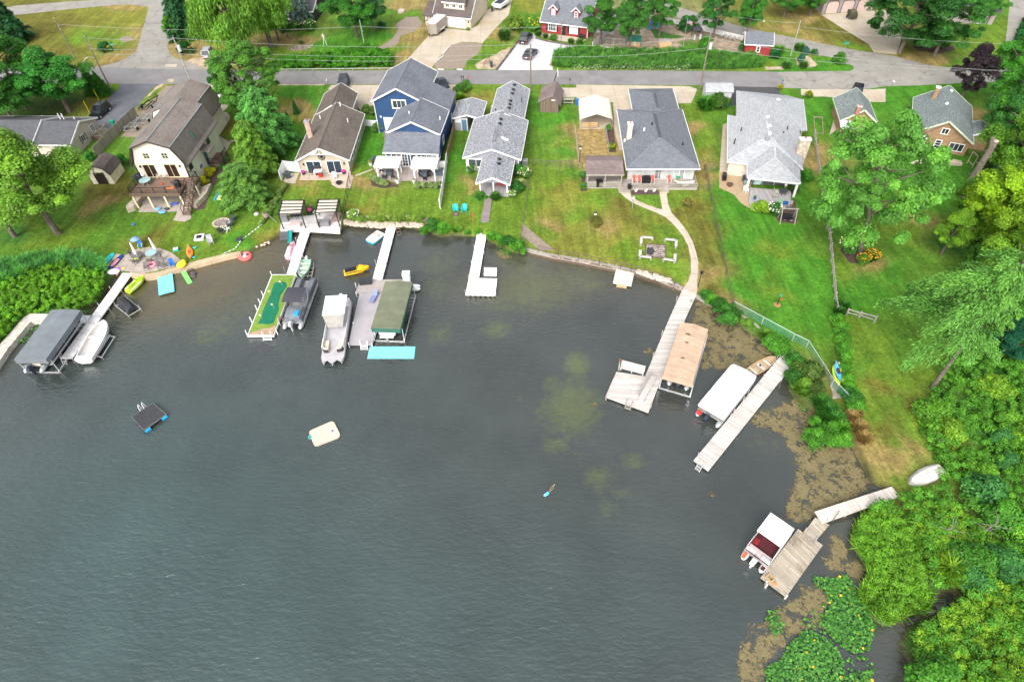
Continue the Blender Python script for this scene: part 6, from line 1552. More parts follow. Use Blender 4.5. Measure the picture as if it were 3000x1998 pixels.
def plant(name,label,cat,at,kind,sc,color,group=None,szx=1.0,rot=None,flower=None,part='crown',lean=None):
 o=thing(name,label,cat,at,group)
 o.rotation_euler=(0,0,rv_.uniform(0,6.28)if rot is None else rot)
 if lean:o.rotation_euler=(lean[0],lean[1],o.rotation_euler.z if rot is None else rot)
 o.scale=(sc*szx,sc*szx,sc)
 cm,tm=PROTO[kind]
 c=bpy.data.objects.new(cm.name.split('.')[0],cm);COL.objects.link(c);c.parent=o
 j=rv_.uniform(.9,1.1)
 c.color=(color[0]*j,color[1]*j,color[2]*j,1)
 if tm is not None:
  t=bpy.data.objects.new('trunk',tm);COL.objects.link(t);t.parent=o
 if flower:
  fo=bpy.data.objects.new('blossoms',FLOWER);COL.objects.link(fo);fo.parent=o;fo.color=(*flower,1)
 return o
GMID,GDARK,GLIME,GYEL,GBLUE,GPINE,GDEEP,GPUR,GWIL,GBRT=(.07,.22,.03),(.05,.18,.025),(.10,.24,.025),(.17,.27,.02),(.13,.2,.17),(.075,.175,.055),(.03,.11,.04),(.035,.024,.032),(.16,.34,.04),(.075,.235,.02)
HT=dict(broad0=10,broad1=10,broad2=10,open=10,willow=10,spruce=10,pine=10,tallpine=16,column=3)
def tree(name,label,px,h,kind,color,szx=1.0,group=None,zc=None,**kw):
 
 if zc is None:p=W(px[0],px[1],GZ)
 else:q=W(px[0],px[1],zc);p=Vector((q.x,q.y,GZ))
 return plant(name,label,'tree',p,kind,h/HT[kind],color,group,szx,**kw)
TREES=[('spruce_tree','dark spruce at the top left corner beside the side street',(8,60),11,'spruce',GDEEP,1.5,5),('leafy_tree','dark leafy tree on the left edge above the parked black car',(5,200),14,'broad1',(.05,.18,.025),1.15,8),('leafy_tree','dark green tree cut by the left edge, lower of the pair',(0,290),12,'broad0',(.05,.18,.025),1.1,6),('maple_tree','wide rounded green tree between the left edge and the street lamp',(160,250),11.5,'broad2',(.045,.21,.03),1.35,5.5),('cedar_tree','small dark cedar beside the street lamp pole',(262,240),5.5,'spruce',GDARK,1.3,2.8),('cedar_tree','smallest dark cedar next to the yellow marker stakes',(292,250),4.5,'spruce',GDARK,1.5,2.4),('maple_tree','big light green tree on the left lawn above the marsh plants',(88,562),15.5,'broad0',(.15,.3,.035),1.12,7.5),('maple_tree','light green tree crowding the low house at the left edge',(-25,600),12,'broad2',(.14,.28,.03),1.1,6),('willow_tree','huge yellow green willow above the silver car',(660,55),17,'willow',GWIL,.95,9),('willow_tree','yellow green willow cut by the top edge',(755,10),15,'willow',GWIL,.9,9),('spruce_tree','black green spruce between the side street and the willow',(520,30),13,'spruce',GDEEP,1.3,6),('leafy_tree','small bright tree at the corner of the side street',(500,85),5,'broad1',GBRT,.9,3),('leafy_tree','mid green round tree between the willow and the black house',(800,62),7.5,'broad2',(.05,.19,.02),1.2,4.5),('leafy_tree','low dark bushy tree in front of the black house',(838,85),4,'broad0',GDARK,1.1,2.5),('blue_spruce','blue grey spruce in front of the black house',(885,72),11.5,'spruce',GBLUE,1.0,None),('maple_tree','wide bright green tree on the lawn left of the dirt track',(1032,38),11,'broad1',(.04,.17,.02),1.35,5.5),('maple_tree','bluish tree right behind the wide bright tree',(1085,30),9,'broad2',(.05,.16,.05),.9,5),('maple_tree','open yellow green tree in front of the road by the cream house',(712,222),13,'open',(.08,.215,.03),.95,8),('cedar_tree','dark green tree left of the open yellow green roadside tree',(655,245),9,'broad1',GDARK,.72,5),('white_pine','tall bluish pine right of the cream house',(775,378),10.5,'pine',(.1,.3,.065),1.25,4.5),('juniper_tree','dark olive conifer in the middle of the pine row',(748,470),9,'pine',(.13,.28,.035),1.0,3.2),('white_pine','low pale green pine nearest the lake in the pine row',(715,560),6.2,'pine',(.12,.27,.05),1.75,2.4),('leafy_tree','dark tree against the right end of the red house',(1765,52),10,'broad0',GDARK,.95,6),('leafy_tree','tall twin trunk tree in the dirt yard beside the red house',(1852,62),11,'broad2',(.045,.15,.025),.9,6.5),('leafy_tree','round dark tree over the blue toys in the dirt yard',(1942,25),9.5,'broad1',GDARK,1.0,6),('leafy_tree','dark tree at the top edge beyond the forked road',(1905,5),10,'broad0',GDEEP,.9,6),('street_tree','rounded street tree above the utility pole in the middle',(2104,36),10,'broad1',(.035,.15,.025),.9,6),('street_tree','narrow street tree right of the rounded one by the red shed',(2200,42),10.5,'broad2',(.04,.165,.02),.66,6),('leafy_tree','dark bushy tree at the top edge left of the pink doors',(2310,2),8,'broad0',GDARK,1.3,4),('leafy_tree','dark green bush tree touching the three door garage',(2385,5),6,'broad2',GDARK,1.2,3.5),('oak_tree','spreading many trunked tree in the lawn at the top right',(2690,20),15,'open',(.035,.13,.025),1.15,9),('oak_tree','second crown of the spreading trees at the top right',(2790,45),13,'open',(.045,.16,.025),1.0,8),('leafy_tree','dark tree between the mauve house and the right hand road',(2915,20),7,'broad1',GDARK,.9,4),('purple_maple','dark purple leaved maple behind the brick house',(2856,212),10,'broad1',GPUR,.85,6),('leafy_tree','bright green tree at the right edge beside the purple maple',(2965,200),12,'broad2',(.05,.2,.02),.8,7),('leafy_tree','dark green tree right of the tall dead trunk',(2962,345),11,'broad0',(.05,.19,.03),.8,6),('leafy_tree','mid green tree at the right edge below the purple maple',(2990,300),13,'broad1',(.05,.19,.02),.9,7),('leafy_tree','dark tree behind the brick house wing',(2950,450),9,'broad2',(.045,.18,.03),.85,4.5),('leafy_tree','yellow green tree at the right edge level with the dead trunk',(2990,440),13,'broad0',(.1,.24,.02),.9,7),('leafy_tree','large glowing yellow green tree at the right edge',(2985,610),15,'broad2',(.19,.34,.015),.95,8),('leafy_tree','yellow green tree above the white pine',(2860,600),9,'broad1',(.085,.23,.02),.85,4.5),('leafy_tree','small yellow leaved tree at the left of the white pine top',(2790,690),7,'broad0',(.13,.27,.02),.85,3.6),('leafy_tree','yellow green tree at the right edge beside the white pine',(3000,800),12,'broad0',(.12,.25,.02),1.0,6),('leafy_tree','yellow green tree right behind the white pine',(2990,720),12,'broad1',(.14,.26,.02),.9,6),('leafy_tree','deep blue green tree below the white pine crown',(2960,1010),6,'broad1',(.012,.1,.05),1.0,3),]
for nm,lb,px,h,kd,cl,sx_,zc in TREES:
 tree(nm,lb,px,h,kd,cl,sx_,None,zc)
tree('maple_tree','large open maple with pale bare limbs in front of the brick garage',(2520,742),19.5,'open',(.1,.27,.04),.72,rot=0,lean=(0,-.18))
tree('tall_white_pine','tall white pine with bare lower trunk leaning over the right lawn',(2728,1140),18.0,'tallpine',(.105,.27,.045),.74,rot=.1)
tree('arborvitae','small pointed arborvitae on the lawn beside the tan house, upper one',(869,334),2.6,'column',(.03,.12,.03),1.2)
tree('arborvitae','small pointed arborvitae nearest the pines, lower one',(848,366),2.4,'column',(.03,.11,.03),1.2)
dt=thing('dead_tree_trunk','tall bare dead trunk sawn off at the top beside the brick house','tree trunk',W(2815,575))
b_=W(2815,575);m=MB()
top=Vector((b_.x+.3,b_.y-.2,9.2))
m.tube(b_-Vector((0,0,.2)),b_.lerp(top,.5),.5,.42,10);m.tube(b_.lerp(top,.5),top,.42,.36,10)
q=top+Vector((-.4,.3,.3));m.tube(b_.lerp(top,.85),q,.3,.27,9)
for i in range(9):
 c=b_.lerp(top,.3+.07*i);a=i*2.1;m.tube(c,c+Vector((math.cos(a)*.7,math.sin(a)*.7,.15)),.08,.04,5)
m.build('trunk',mat('dead_bark',(.2,.165,.14),.95,.4,3,bump=.6),dt)
MB().cyl((top.x,top.y),.36,top.z-.02,top.z+.03,12).build('cut_end',mat('fresh_cut_wood',(.62,.5,.36),.8),dt)
for px_,h_,lb in(((2858,1570),2.8,'pale bare snag standing in the dense brush at the lower right'),((2745,1570),2.0,'grey dead sapling with bare twigs behind the marsh grass')):
 b_=W(*px_);dt=thing('dead_snag',lb,'dead tree',b_);m=MB();tp=b_+Vector((.3,-.2,h_));m.tube(b_,tp,.1,.05,7)
 for i in range(7):
  c=b_.lerp(tp,.4+.09*i);a=i*2.3;q=c+Vector((math.cos(a)*.9,math.sin(a)*.55,.3));m.tube(c,q,.035,.025,5);m.tube(q,q+Vector((math.cos(a+.6)*.5,math.sin(a+.6)*.5,.3)),.025,.01,4)
 m.build('trunk',mat('pale_dead_wood',(.2,.185,.155),.9,.3,3),dt)
SHR="""1268 672 1.3 shrub0 M;1300 680 1.2 shrub1 B;1250 684 .9 shrub2 B;1335 680 .7 tuft B;1370 686 .6 shrub1 B;1350 676 .6 shrub0 L;1440 700 .9 shrub0 B;1465 712 1.0 shrub1 B;1490 722 1.2 shrub2 M;1520 732 1.2 shrub0 B;1535 744 .7 shrub1 B;1400 684 .6 shrub1 B
2062 872 .9 shrub0 M;2085 890 1.1 shrub1 B;2105 905 1.2 shrub2 M;2125 922 1.2 shrub0 M;2128 950 1.4 shrub1 M;2145 928 1.0 shrub2 M;2190 955 .8 shrub0 L;2235 985 1.0 tuft L;2248 1010 1.1 shrub1 B;2275 1025 1.3 shrub2 B;2265 1005 1.0 shrub0 B;2295 1030 .9 shrub0 B
2322 1062 1.2 shrub0 M;2335 1085 1.3 shrub1 M;2325 1115 1.2 shrub2 M;2370 1110 1.8 shrub0 O;2345 1150 1.5 tuft L;2350 1140 1.2 shrub1 L;2385 1150 1.2 shrub2 O;2400 1190 1.5 tuft M;2420 1215 1.6 tuft M;2440 1240 1.6 tuft M;2455 1265 1.5 tuft B;2410 1230 1.2 tuft M;2430 1265 1.2 shrub0 B;2385 1285 1.2 shrub1 B;2410 1300 1.2 shrub2 B;2445 1300 1.1 shrub0 B;2470 1295 1.1 shrub1 B;2370 1300 .9 shrub2 B;2395 1265 .9 tuft M;2490 1230 1.2 tuft D;2510 1260 1.3 tuft D;2525 1290 1.2 tuft D;2505 1215 1.0 tuft D;2385 1240 .8 shrub0 B;2475 1160 1.0 shrub1 M;2490 1180 1.2 shrub2 M;2505 1200 1.1 shrub0 B
2455 920 1.1 tuft M;2452 945 1.0 shrub0 B;2458 970 1.1 shrub1 B;2462 1000 1.0 shrub2 B;2465 1030 1.0 shrub0 B;2470 1060 1.1 shrub1 B;2475 1090 1.0 shrub2 B;2478 1120 1.0 shrub0 B;2482 1145 1.0 shrub1 B;2465 905 1.3 tuft M"""
SC=dict(M=(.04,.16,.02),B=(.07,.235,.02),L=(.12,.26,.03),O=(.07,.13,.025),D=(.26,.19,.07),K=(.02,.09,.02),Y=(.4,.38,.02))
for s_ in SHR.replace('\n',';').split(';'):
 x,y,sz,k,c=s_.split();x,y=float(x),float(y)
 gname,lab=(('shore_plant','leafy green plant growing along the water edge below the houses')if x<1600 else('hedge_plant','bushy green plant in the overgrown line along the right hand split rail fence')if x>2440 and y<1150 and c!='D' else('shore_plant','dry straw coloured grass clump on the right bank')if c=='D' else('shore_plant','leafy green plant on the bank beside the two right hand wooden docks'))
 plant(gname,lab,'plant',W(x,y,.45 if y>660 and x<2440 else GZ),k,float(sz)*1.05,SC[c],lab.replace('plant','plants',1),part='foliage')
SHR2=[('round_bush','round clipped dark bush beside the street sign at the left',312,150,1.7,'ball',(.03,.13,.03),None),('clipped_hedge','dark clipped oval hedge on the corner of the side street',547,155,2.0,'ball',(.015,.09,.015),None),('yew_bush','clipped green yew behind the cream house',633,355,1.7,'ball',(.04,.17,.015),None),('yew_bush','low green yew below the clipped one beside the cream house path',628,375,1.2,'ball',(.035,.15,.015),None),('hosta_plant','small round green mound nearest the side porch',664,472,.7,'ball',(.06,.19,.04),None),('hosta_plant','round green mound left of the bark bed by the side porch',648,492,.75,'ball',(.06,.19,.04),None),('hosta_plant','small round green mound next to the yellow shrub',624,495,.65,'ball',(.06,.18,.05),None),('golden_shrub','bright golden yellow shrub beside the raised deck, upper',614,515,1.1,'shrub0',(.42,.42,.02),None),('golden_shrub','bright golden yellow shrub beside the raised deck, lower',600,540,1.1,'shrub1',(.42,.42,.02),None),('shed_bush','green bush between the grey plank fence and the small gambrel shed',268,470,1.2,'shrub0',(.04,.18,.02),None),('shed_bush','green bush behind the small gambrel shed',362,480,1.3,'shrub1',(.04,.17,.02),None),('hydrangea','white flowering shrub under the blue spruce, left',872,88,1.6,'shrub0',(.05,.16,.02),(.8,.8,.5)),('hydrangea','white flowering shrub under the blue spruce, right',912,88,1.7,'shrub1',(.05,.16,.02),(.8,.8,.5)),('bed_shrub','spiky little plant in the crescent of pale rocks',883,130,1.0,'tuft',(.2,.24,.1),None),('roadside_shrub','pale green tall grass behind the dark sedan, left of the drive edge',1352,278,1.6,'shrub2',(.09,.22,.03),None),('roadside_shrub','yellow green clump below the mailboxes',1350,295,1.5,'tuft',(.14,.27,.02),None),('roadside_shrub','leafy clump right under the mailboxes',1365,262,1.4,'shrub0',(.07,.2,.03),None),('courtyard_shrub','olive shrub row between the tan and the blue house',1075,330,1.2,'shrub0',(.08,.15,.03),None),('courtyard_shrub','olive upright shrub against the blue house corner',1096,335,1.2,'shrub1',(.07,.14,.03),None),('garden_shrub','pale green shrub at the left corner of the blue porch',1113,385,1.3,'shrub2',(.11,.22,.05),None),('ornamental_grass','big fountain of green grass by the utility pole',2065,322,2.6,'tuft',(.07,.24,.03),None),('shed_shrub','dark shrub in front of the white roofed shed',2105,290,1.9,'shrub1',(.025,.11,.04),None),('shed_shrub','olive loose shrub right of the grass fountain',2100,315,2.0,'shrub2',(.06,.14,.02),None),('yellow_flower_bush','small yellow flowering bush beside the cracked drive',2367,284,.9,'ball',(.1,.2,.02),(.7,.5,.02)),('yellow_bush','tiny yellow bush on the corner by the black asphalt drive',2284,262,.7,'shrub0',(.28,.28,.02),None),('lime_bush','rounded lime green bush at the corner of the grey deck',2228,622,1.5,'shrub0',(.16,.3,.02),None),('white_flower_bush','dark bush covered in white blossom beside the grey deck',2266,628,1.5,'shrub1',(.03,.12,.02),(.8,.8,.75)),('deck_shrub','green shrub at the right end of the pale roofed house',2358,528,1.4,'shrub1',(.05,.19,.02),None),('deck_shrub','low olive shrub between the porch post and the mulch bed',2322,565,1.2,'tuft',(.08,.17,.03),None),('porch_bush','small round dark bush left of the narrow porch steps',1408,580,1.0,'ball',(.05,.17,.02),None),('porch_grass','tuft of green grass right of the boardwalk',1452,585,1.3,'tuft',(.06,.19,.03),None),('porch_shrub','dark leafy shrub along the right side of the narrow porch',1520,515,1.5,'shrub0',(.03,.14,.02),None),('porch_shrub','white flowering shrub right of the narrow porch',1535,520,1.4,'shrub1',(.07,.19,.03),(.8,.75,.6)),('porch_shrub','pale plumed grass right of the narrow porch',1526,548,1.3,'tuft',(.3,.36,.16),None),('porch_shrub','dark shrub next to the pale plumed grass',1512,560,1.3,'shrub2',(.035,.15,.02),None),('porch_shrub','small white flowering plant at the porch corner post',1500,578,.9,'shrub1',(.09,.22,.03),(.8,.8,.7)),('porch_shrub','low shrub under the left cottage window',1385,503,1.0,'shrub2',(.08,.2,.05),(.7,.7,.6)),('potted_flowers','pink flowers standing between the two striped pergolas',905,617,.8,'shrub0',(.07,.22,.02),(.75,.15,.35)),('bank_flowers','white flowering bank plants left of the rock shore',1040,642,1.2,'shrub1',(.12,.25,.03),(.8,.8,.7)),('purple_shrub','purple flowering shrub by the fire bowl shore',1262,662,1.0,'shrub2',(.06,.18,.03),(.45,.15,.5)),('lawn_shrub','olive brown shrub island in the middle of the yellow lawn',1743,660,1.1,'shrub2',(.13,.14,.03),None),('lawn_shrub','small orange tipped shrub beside the concrete path',2014,604,1.0,'shrub0',(.12,.15,.03),(.4,.22,.06)),('island_grass','round grass clump on the island nearest the red shed',2302,200,1.5,'tuft',(.09,.22,.06),None),('island_grass','round grass clump beside the pale sand bed',2352,200,1.4,'tuft',(.09,.2,.05),None),('island_grass','tall fluffy grass clump next to the diagonal road',2339,150,1.7,'tuft',(.09,.25,.04),None),('island_shrub','blue green upright shrub on the sand bed',2346,182,1.2,'shrub1',(.03,.12,.07),None),('island_shrub','blue green upright shrub above the sand bed',2354,158,1.1,'shrub2',(.04,.13,.08),None),('island_shrub','leafy yellow green shrub under the street sign',2455,185,1.6,'shrub0',(.06,.2,.02),None),('island_shrub','small dark shrub at the edge of the diagonal road',2384,160,.9,'ball',(.03,.14,.03),None),('island_shrub','pale hosta against the red shed wall',2280,158,1.7,'tuft',(.12,.3,.04),None),('island_shrub','dark evergreen beside the red shed',2268,172,1.5,'shrub0',(.02,.12,.03),None),('yard_shrub','dark round tree bush in the dirt yard',2015,90,2.6,'ball',(.03,.13,.03),None),('yard_plants','leafy vegetable patch on the island of the dirt yard',2065,140,1.8,'shrub0',(.06,.22,.02),None),('yard_plants','leafy dark clump at the left end of the red shed',2180,148,1.6,'shrub1',(.03,.15,.03),None),('drive_shrub','olive grassy shrub left of the black car',1478,118,2.4,'tuft',(.06,.16,.03),None),('drive_shrub','yellow green shrub behind the black car',1510,88,2.6,'shrub0',(.13,.22,.03),None),('drive_shrub','sunflower clump left of the red house',1565,90,2.2,'shrub1',(.08,.22,.03),(.65,.5,.02)),('front_shrub','small shrub at the left end of the red house bed',1578,106,1.1,'tuft',(.06,.18,.03),None),('front_shrub','small shrub under the first red house window',1598,112,1.0,'tuft',(.08,.17,.04),None),('front_shrub','small shrub in the middle of the red house bed',1620,118,1.0,'shrub0',(.1,.22,.03),None),('front_shrub','small shrub under the second red house window',1672,128,1.1,'tuft',(.09,.2,.03),None),('front_shrub','small shrub at the right end of the red house bed',1698,132,1.3,'tuft',(.09,.22,.03),None),('apron_bush','single round green bush on the garage apron',2576,50,1.1,'ball',(.03,.18,.02),None),('white_flower_bush','white and yellow flower bush beside the maple trunk',2480,735,1.6,'shrub0',(.07,.2,.03),(.85,.8,.6)),('orange_lily_clump','orange flowering clump right of the maple trunk',2548,762,1.3,'tuft',(.07,.2,.02),(.8,.4,.02)),('orange_lily_clump','orange flowering clump directly below the maple trunk',2525,772,1.1,'shrub1',(.07,.19,.02),(.75,.42,.02)),('bed_plant','green plant at the top of the planted bed by the brown pavilion',1709,520,.8,'shrub0',(.06,.17,.04),None),('bed_plant','green plant at the bottom of the planted bed by the brown pavilion',1710,552,.8,'shrub1',(.06,.19,.03),None),('bed_flowers','yellow flowers in the narrow bed beside the drive',1789,436,.8,'shrub2',(.1,.2,.02),(.8,.55,.03)),('bed_flowers','green clump at the top of the narrow bed beside the drive',1781,382,.8,'shrub1',(.05,.2,.02),None),('pot_plant','lime ornamental plant by the dormer house garage',1372,90,.7,'tuft',(.12,.28,.02),None),('lawn_plant','dark fern clump on the lawn left of the dirt track',1118,84,1.1,'shrub2',(.03,.15,.04),None),('tree_bed_plants','dark ground plants around the spreading trunks at the top right',2700,140,2.6,'shrub0',(.03,.16,.02),None),('tree_bed_plants','dark ground plants right of the spreading trunks',2750,142,2.2,'shrub1',(.03,.15,.02),None),]
for nm,lb,x,y,sz,k,c,fl in SHR2:
 plant(nm,lb,'plant' if 'flower' in nm or 'plant' in nm or 'grass' in nm else 'shrub',W(x,y),k,sz,c,None,part='foliage',flower=fl)
for i in range(9):
 x,y=(1092+i*9.5,522+22*math.sin(i/8*1.9))if i<5 else(1222+(i-5)*20,545)
 plant('edging_plant','variegated pale green plant edging the paver patio of the blue house','plant',W(x,y+4),'shrub%d'%(i%3),.75,(.2,.29,.1),'pale edging plants round the blue house patio',part='foliage')
for i in range(11):
 plant('border_plant','low variegated plant in the strip between the pines and the pergola deck','plant',W(838-7*i,548+11*i),'shrub%d'%(i%3),.55+.1*(i%3),(.17,.27,.07),'variegated strip left of the pergola deck',part='foliage')
for i in range(12):
 plant('shore_flower','small yellow green plant behind the tan rocks of the middle shore','plant',W(1025+19*i,643+(i%3)*3),'shrub%d'%(i%3),.5+.12*(i%3),(.17,.28,.04),'plants behind the tan shore rocks',part='foliage',flower=(.7,.68,.5)if i%3==0 else None)
def in_poly(x,y,poly):
 c=False
 for i in range(len(poly)):
  (ax,ay),(bx,by)=poly[i],poly[i-1]
  if(ay>y)!=(by>y)and x<(bx-ax)*(y-ay)/(by-ay)+ax:c=not c
 return c
def scatter(px,n,seed,z=GZ):
 r=np.random.default_rng(seed);Q=[tuple(W(x,y,z)[:2])for x,y in px]
 xs_,ys_=[q[0]for q in Q],[q[1]for q in Q];out=[]
 while len(out)<n:
  x,y=r.uniform(min(xs_),max(xs_)),r.uniform(min(ys_),max(ys_))
  if in_poly(x,y,Q):out.append((x,y,z))
 return np.array(out),r
def stuff(name,label,me,color):
 o=bpy.data.objects.new(name,me);COL.objects.link(o);o.color=(*color,1)
 return tag(o,label,name.replace('_',' '),None,'stuff')
def brush(name,label,px,n,per,rad,hgt,color,seed,ls=.14,z=GZ):
 C,r=scatter(px,n,seed,z);C[:,2]+=r.uniform(.05,hgt,n)
 return stuff(name,label,leaf_mesh(name,*clump_leaves(r,C,r.uniform(rad*.6,rad*1.3,n),per,.5,ls,.9),LEAF),color)
def blades(name,label,px,n,h,w_,color,seed,z=GZ,lean=.35,wind=(.3,-.1),hv=.35):
 C,r=scatter(px,n,seed,z);a=rdir(r,n)*lean;a[:,2]=1;a[:,0]+=wind[0];a[:,1]+=wind[1]
 ln=h*r.uniform(.6,1.15,n)*(1+hv*np.sin(C[:,0]*2.3+np.sin(C[:,1]*1.7))*np.sin(C[:,1]*2.6+np.sin(C[:,0])));cl=np.sin(C[:,0]*1.7)*np.sin(C[:,1]*2.1)*.3+.5
 N=rdir(r,n);N[:,2]=np.abs(N[:,2])*.6+.2
 return stuff(name,label,leaf_mesh(name,C+a*ln[:,None]*.5,N,a,ln*.5,w_,np.clip(cl+r.uniform(-.4,.4,n),0,1),LEAF),color)
LP=[(0,845),(90,800),(180,780),(240,790),(300,800),(318,825),(300,855),(285,885),(235,910),(180,906),(135,916),(77,925),(30,970),(0,1008),(-80,1090),(-80,880)]
brush('leafy_marsh_plants','bright leafy marsh plants filling the left bank above the seawall',LP,1300,75,.3,1.2,(.115,.29,.02),61,.08)
blades('reeds','blue green reeds behind the bright marsh plants on the left bank',[(-60,800),(60,770),(160,755),(250,755),(300,770),(310,800),(240,795),(180,785),(90,805),(-60,880)],20000,1.6,.045,(.09,.29,.07),62)
blades('tall_grass','tall roadside grass strip with wild flowers in front of the dirt yard',[(1622,158),(1700,142),(1760,150),(1900,152),(2000,150),(2060,158),(2200,165),(2240,185),(2225,200),(2150,205),(1850,204),(1640,200),(1612,195)],26000,1.15,.06,(.075,.215,.035),63)
C,r=scatter([(1680,185),(2030,188),(2030,200),(1680,200)],420,64,1.2);C[:,2]+=r.uniform(-.5,.25,420)
stuff('wild_flowers','white wild flowers in the tall roadside grass',leaf_mesh('wild_flowers',C,np.array([0,0,1.])+rdir(r,420)*.4,rdir(r,420),.11,.1,r.uniform(0,.3,420),LEAF),(.8,.8,.62))
hg=thing('hedge','long dense green hedge along the far side of the road','hedge',W(975,190))
C,r=scatter([(800,190),(900,176),(1010,163),(1060,150),(1105,150),(1150,172),(1152,198),(1000,204),(800,205)],620,65,GZ);C[:,2]+=r.uniform(.1,1.5,620)
me=leaf_mesh('foliage',*clump_leaves(r,C-np.array(W(975,190)),r.uniform(.35,.65,620),100,.5,.11,.9),LEAF);o=bpy.data.objects.new('foliage',me);COL.objects.link(o);o.parent=hg;o.color=(.06,.215,.015,1)
hg2=thing('hedge','narrow dark clipped hedge along the road at the top right corner','hedge',W(2985,95))
C,r=scatter([(2998,60),(3010,62),(2984,138),(2968,132)],120,66,GZ);C[:,2]+=r.uniform(.1,1.2,120)
me=leaf_mesh('foliage',*clump_leaves(r,C-np.array(W(2985,95)),r.uniform(.3,.5,120),40,.5,.17,.9),LEAF);o=bpy.data.objects.new('foliage',me);COL.objects.link(o);o.parent=hg2;o.color=(.02,.12,.025,1)
blades('marsh_grass','bright arching marsh grass at the lower right water edge',[(2505,1530),(2560,1490),(2640,1500),(2690,1580),(2705,1700),(2715,1780),(2646,1798),(2604,1828),(2562,1805),(2532,1768),(2516,1720),(2548,1692),(2540,1655),(2496,1592)],15000,1.0,.032,(.125,.285,.025),67,.3,.6,(-.15,-.25),.5)
brush('marsh_plants','bright leafy plants mixed into the marsh grass at the lower right water edge',[(2515,1535),(2560,1495),(2640,1505),(2690,1580),(2700,1700),(2705,1775),(2646,1790),(2604,1820),(2570,1795),(2540,1765),(2530,1720),(2555,1690),(2548,1655),(2508,1595)],420,75,.36,.8,(.12,.285,.025),77,.075)
BR=[(2740,1120),(2775,960),(2830,820),(2840,700),(2870,620),(2900,500),(2930,380),(3080,380),(3120,2100),(2720,2080),(2680,1960),(2652,1890),(2662,1845),(2720,1812),(2775,1785),(2815,1765),(2800,1715),(2715,1720),(2690,1590),(2640,1505),(2540,1500),(2620,1462),(2680,1440),(2770,1385),(2700,1300),(2690,1220)]
brush('undergrowth','tangled green undergrowth covering the right bank',BR,3000,90,.42,1.3,(.085,.25,.025),68,.085)
brush('undergrowth','yellow green patches of undergrowth on the lower right bank',[(2660,1500),(2760,1480),(2880,1560),(2900,1700),(3060,1800),(3060,2050),(2720,2050),(2675,1930),(2670,1860),(2780,1790),(2830,1760),(2800,1700),(2720,1700)],1100,90,.34,1.1,(.16,.31,.025),69,.075)
r=np.random.default_rng(70);C,rr=scatter([p for p in BR],64,71)
for i,(x,y,z)in enumerate(C):
 k=('shrub0','shrub1','shrub2','tuft')[i%4]
 plant('bank_shrub','leafy green shrub in the dense brush of the right bank','shrub',(x,y,GZ),k,float(rr.uniform(1.1,2.3)),[(.07,.23,.025),(.11,.28,.025),(.16,.31,.025),(.045,.17,.04)][int(rr.integers(4))],'shrubs crowding the right bank',part='foliage')
t_=NT('lily_leaf');oi=t_.n('ShaderNodeAttribute',attribute_name='rnd').outputs['Fac']
LILY=t_.out(t_.mix(t_.ramp(oi,.993,.994),t_.mix(oi,(.018,.09,.015),(.1,.29,.04)),(.62,.42,.03)),.35,0,.4)
def pads(name,label,polys,seed):
 P,Rr=[],[]
 for i,(px,n)in enumerate(polys):
  C,r=scatter(px,n,seed+i,.05);P.append(C)
 P=np.concatenate(P);r=np.random.default_rng(seed);n=len(P);k=9
 P[:,2]+=r.uniform(0,.22,n);rad=r.uniform(.055,.125,n);tl=rdir(r,n)*.35;tl[:,2]=1
 a0=r.uniform(0,6.28,n);V=np.zeros((n,k,3))
 for j in range(k):
  a=a0+5.7*j/(k-1);dx,dy=np.cos(a)*rad,np.sin(a)*rad
  V[:,j]=P+np.stack([dx,dy,-(dx*tl[:,0]+dy*tl[:,1])],1)
 me=bpy.data.meshes.new(name);me.vertices.add(n*k);me.vertices.foreach_set('co',V.ravel().astype(np.float32));me.loops.add(n*k);me.loops.foreach_set('vertex_index',np.arange(n*k,dtype=np.int32))
 me.polygons.add(n);me.polygons.foreach_set('loop_start',np.arange(0,n*k,k,dtype=np.int32));me.update(calc_edges=True)
 at=me.attributes.new('rnd','FLOAT','POINT');at.data.foreach_set('value',np.repeat(r.uniform(0,1,n),k).astype(np.float32));me.materials.append(LILY)
 return stuff(name,label,me,(1,1,1))
pads('lily_pads','dense green lily pads floating at the lower right',[([(2425,1700),(2480,1682),(2515,1735),(2545,1800),(2565,1840),(2550,1880),(2545,1905),(2500,1915),(2460,1890),(2420,1850),(2400,1820),(2430,1780),(2420,1740)],1700),([(2310,1890),(2360,1840),(2400,1860),(2440,1880),(2470,1940),(2480,2010),(2250,2015),(2240,1960),(2290,1930)],1800),([(2375,1690),(2425,1690),(2425,1740),(2395,1725)],90),([(2235,1795),(2280,1785),(2300,1850),(2265,1870)],90),([(2460,1920),(2540,1915),(2560,1960),(2500,1990)],40),([(2340,1820),(2420,1760),(2440,1860),(2360,1850)],60),([(2470,1980),(2560,1960),(2550,2010),(2480,2015)],150)],80)
pads('lily_pads','scattered small water leaves by the left seawall and the narrow porch shore',[([(40,1010),(110,930),(160,940),(120,970),(70,1010)],130),([(235,900),(262,900),(262,918),(235,918)],30),([(1455,720),(1490,725),(1500,755),(1462,745)],60),([(2380,1235),(2420,1260),(2470,1300),(2370,1330),(2360,1290)],150),([(2310,1160),(2380,1200),(2350,1210)],20)],90)
t_=NT('algae_scum');g_=t_.geo()
nz=t_.noise(g_,.85,8,.68);n2=t_.noise(g_,4.0,5,.7)
ed=t_.n('ShaderNodeAttribute',attribute_name='rnd').outputs['Fac']
al=t_.ramp(t_.math('SUBTRACT',t_.math('ADD',nz,t_.math('MULTIPLY',t_.math('SUBTRACT',n2,.5),.5)),t_.math('MULTIPLY',ed,.42)),.385,.49)
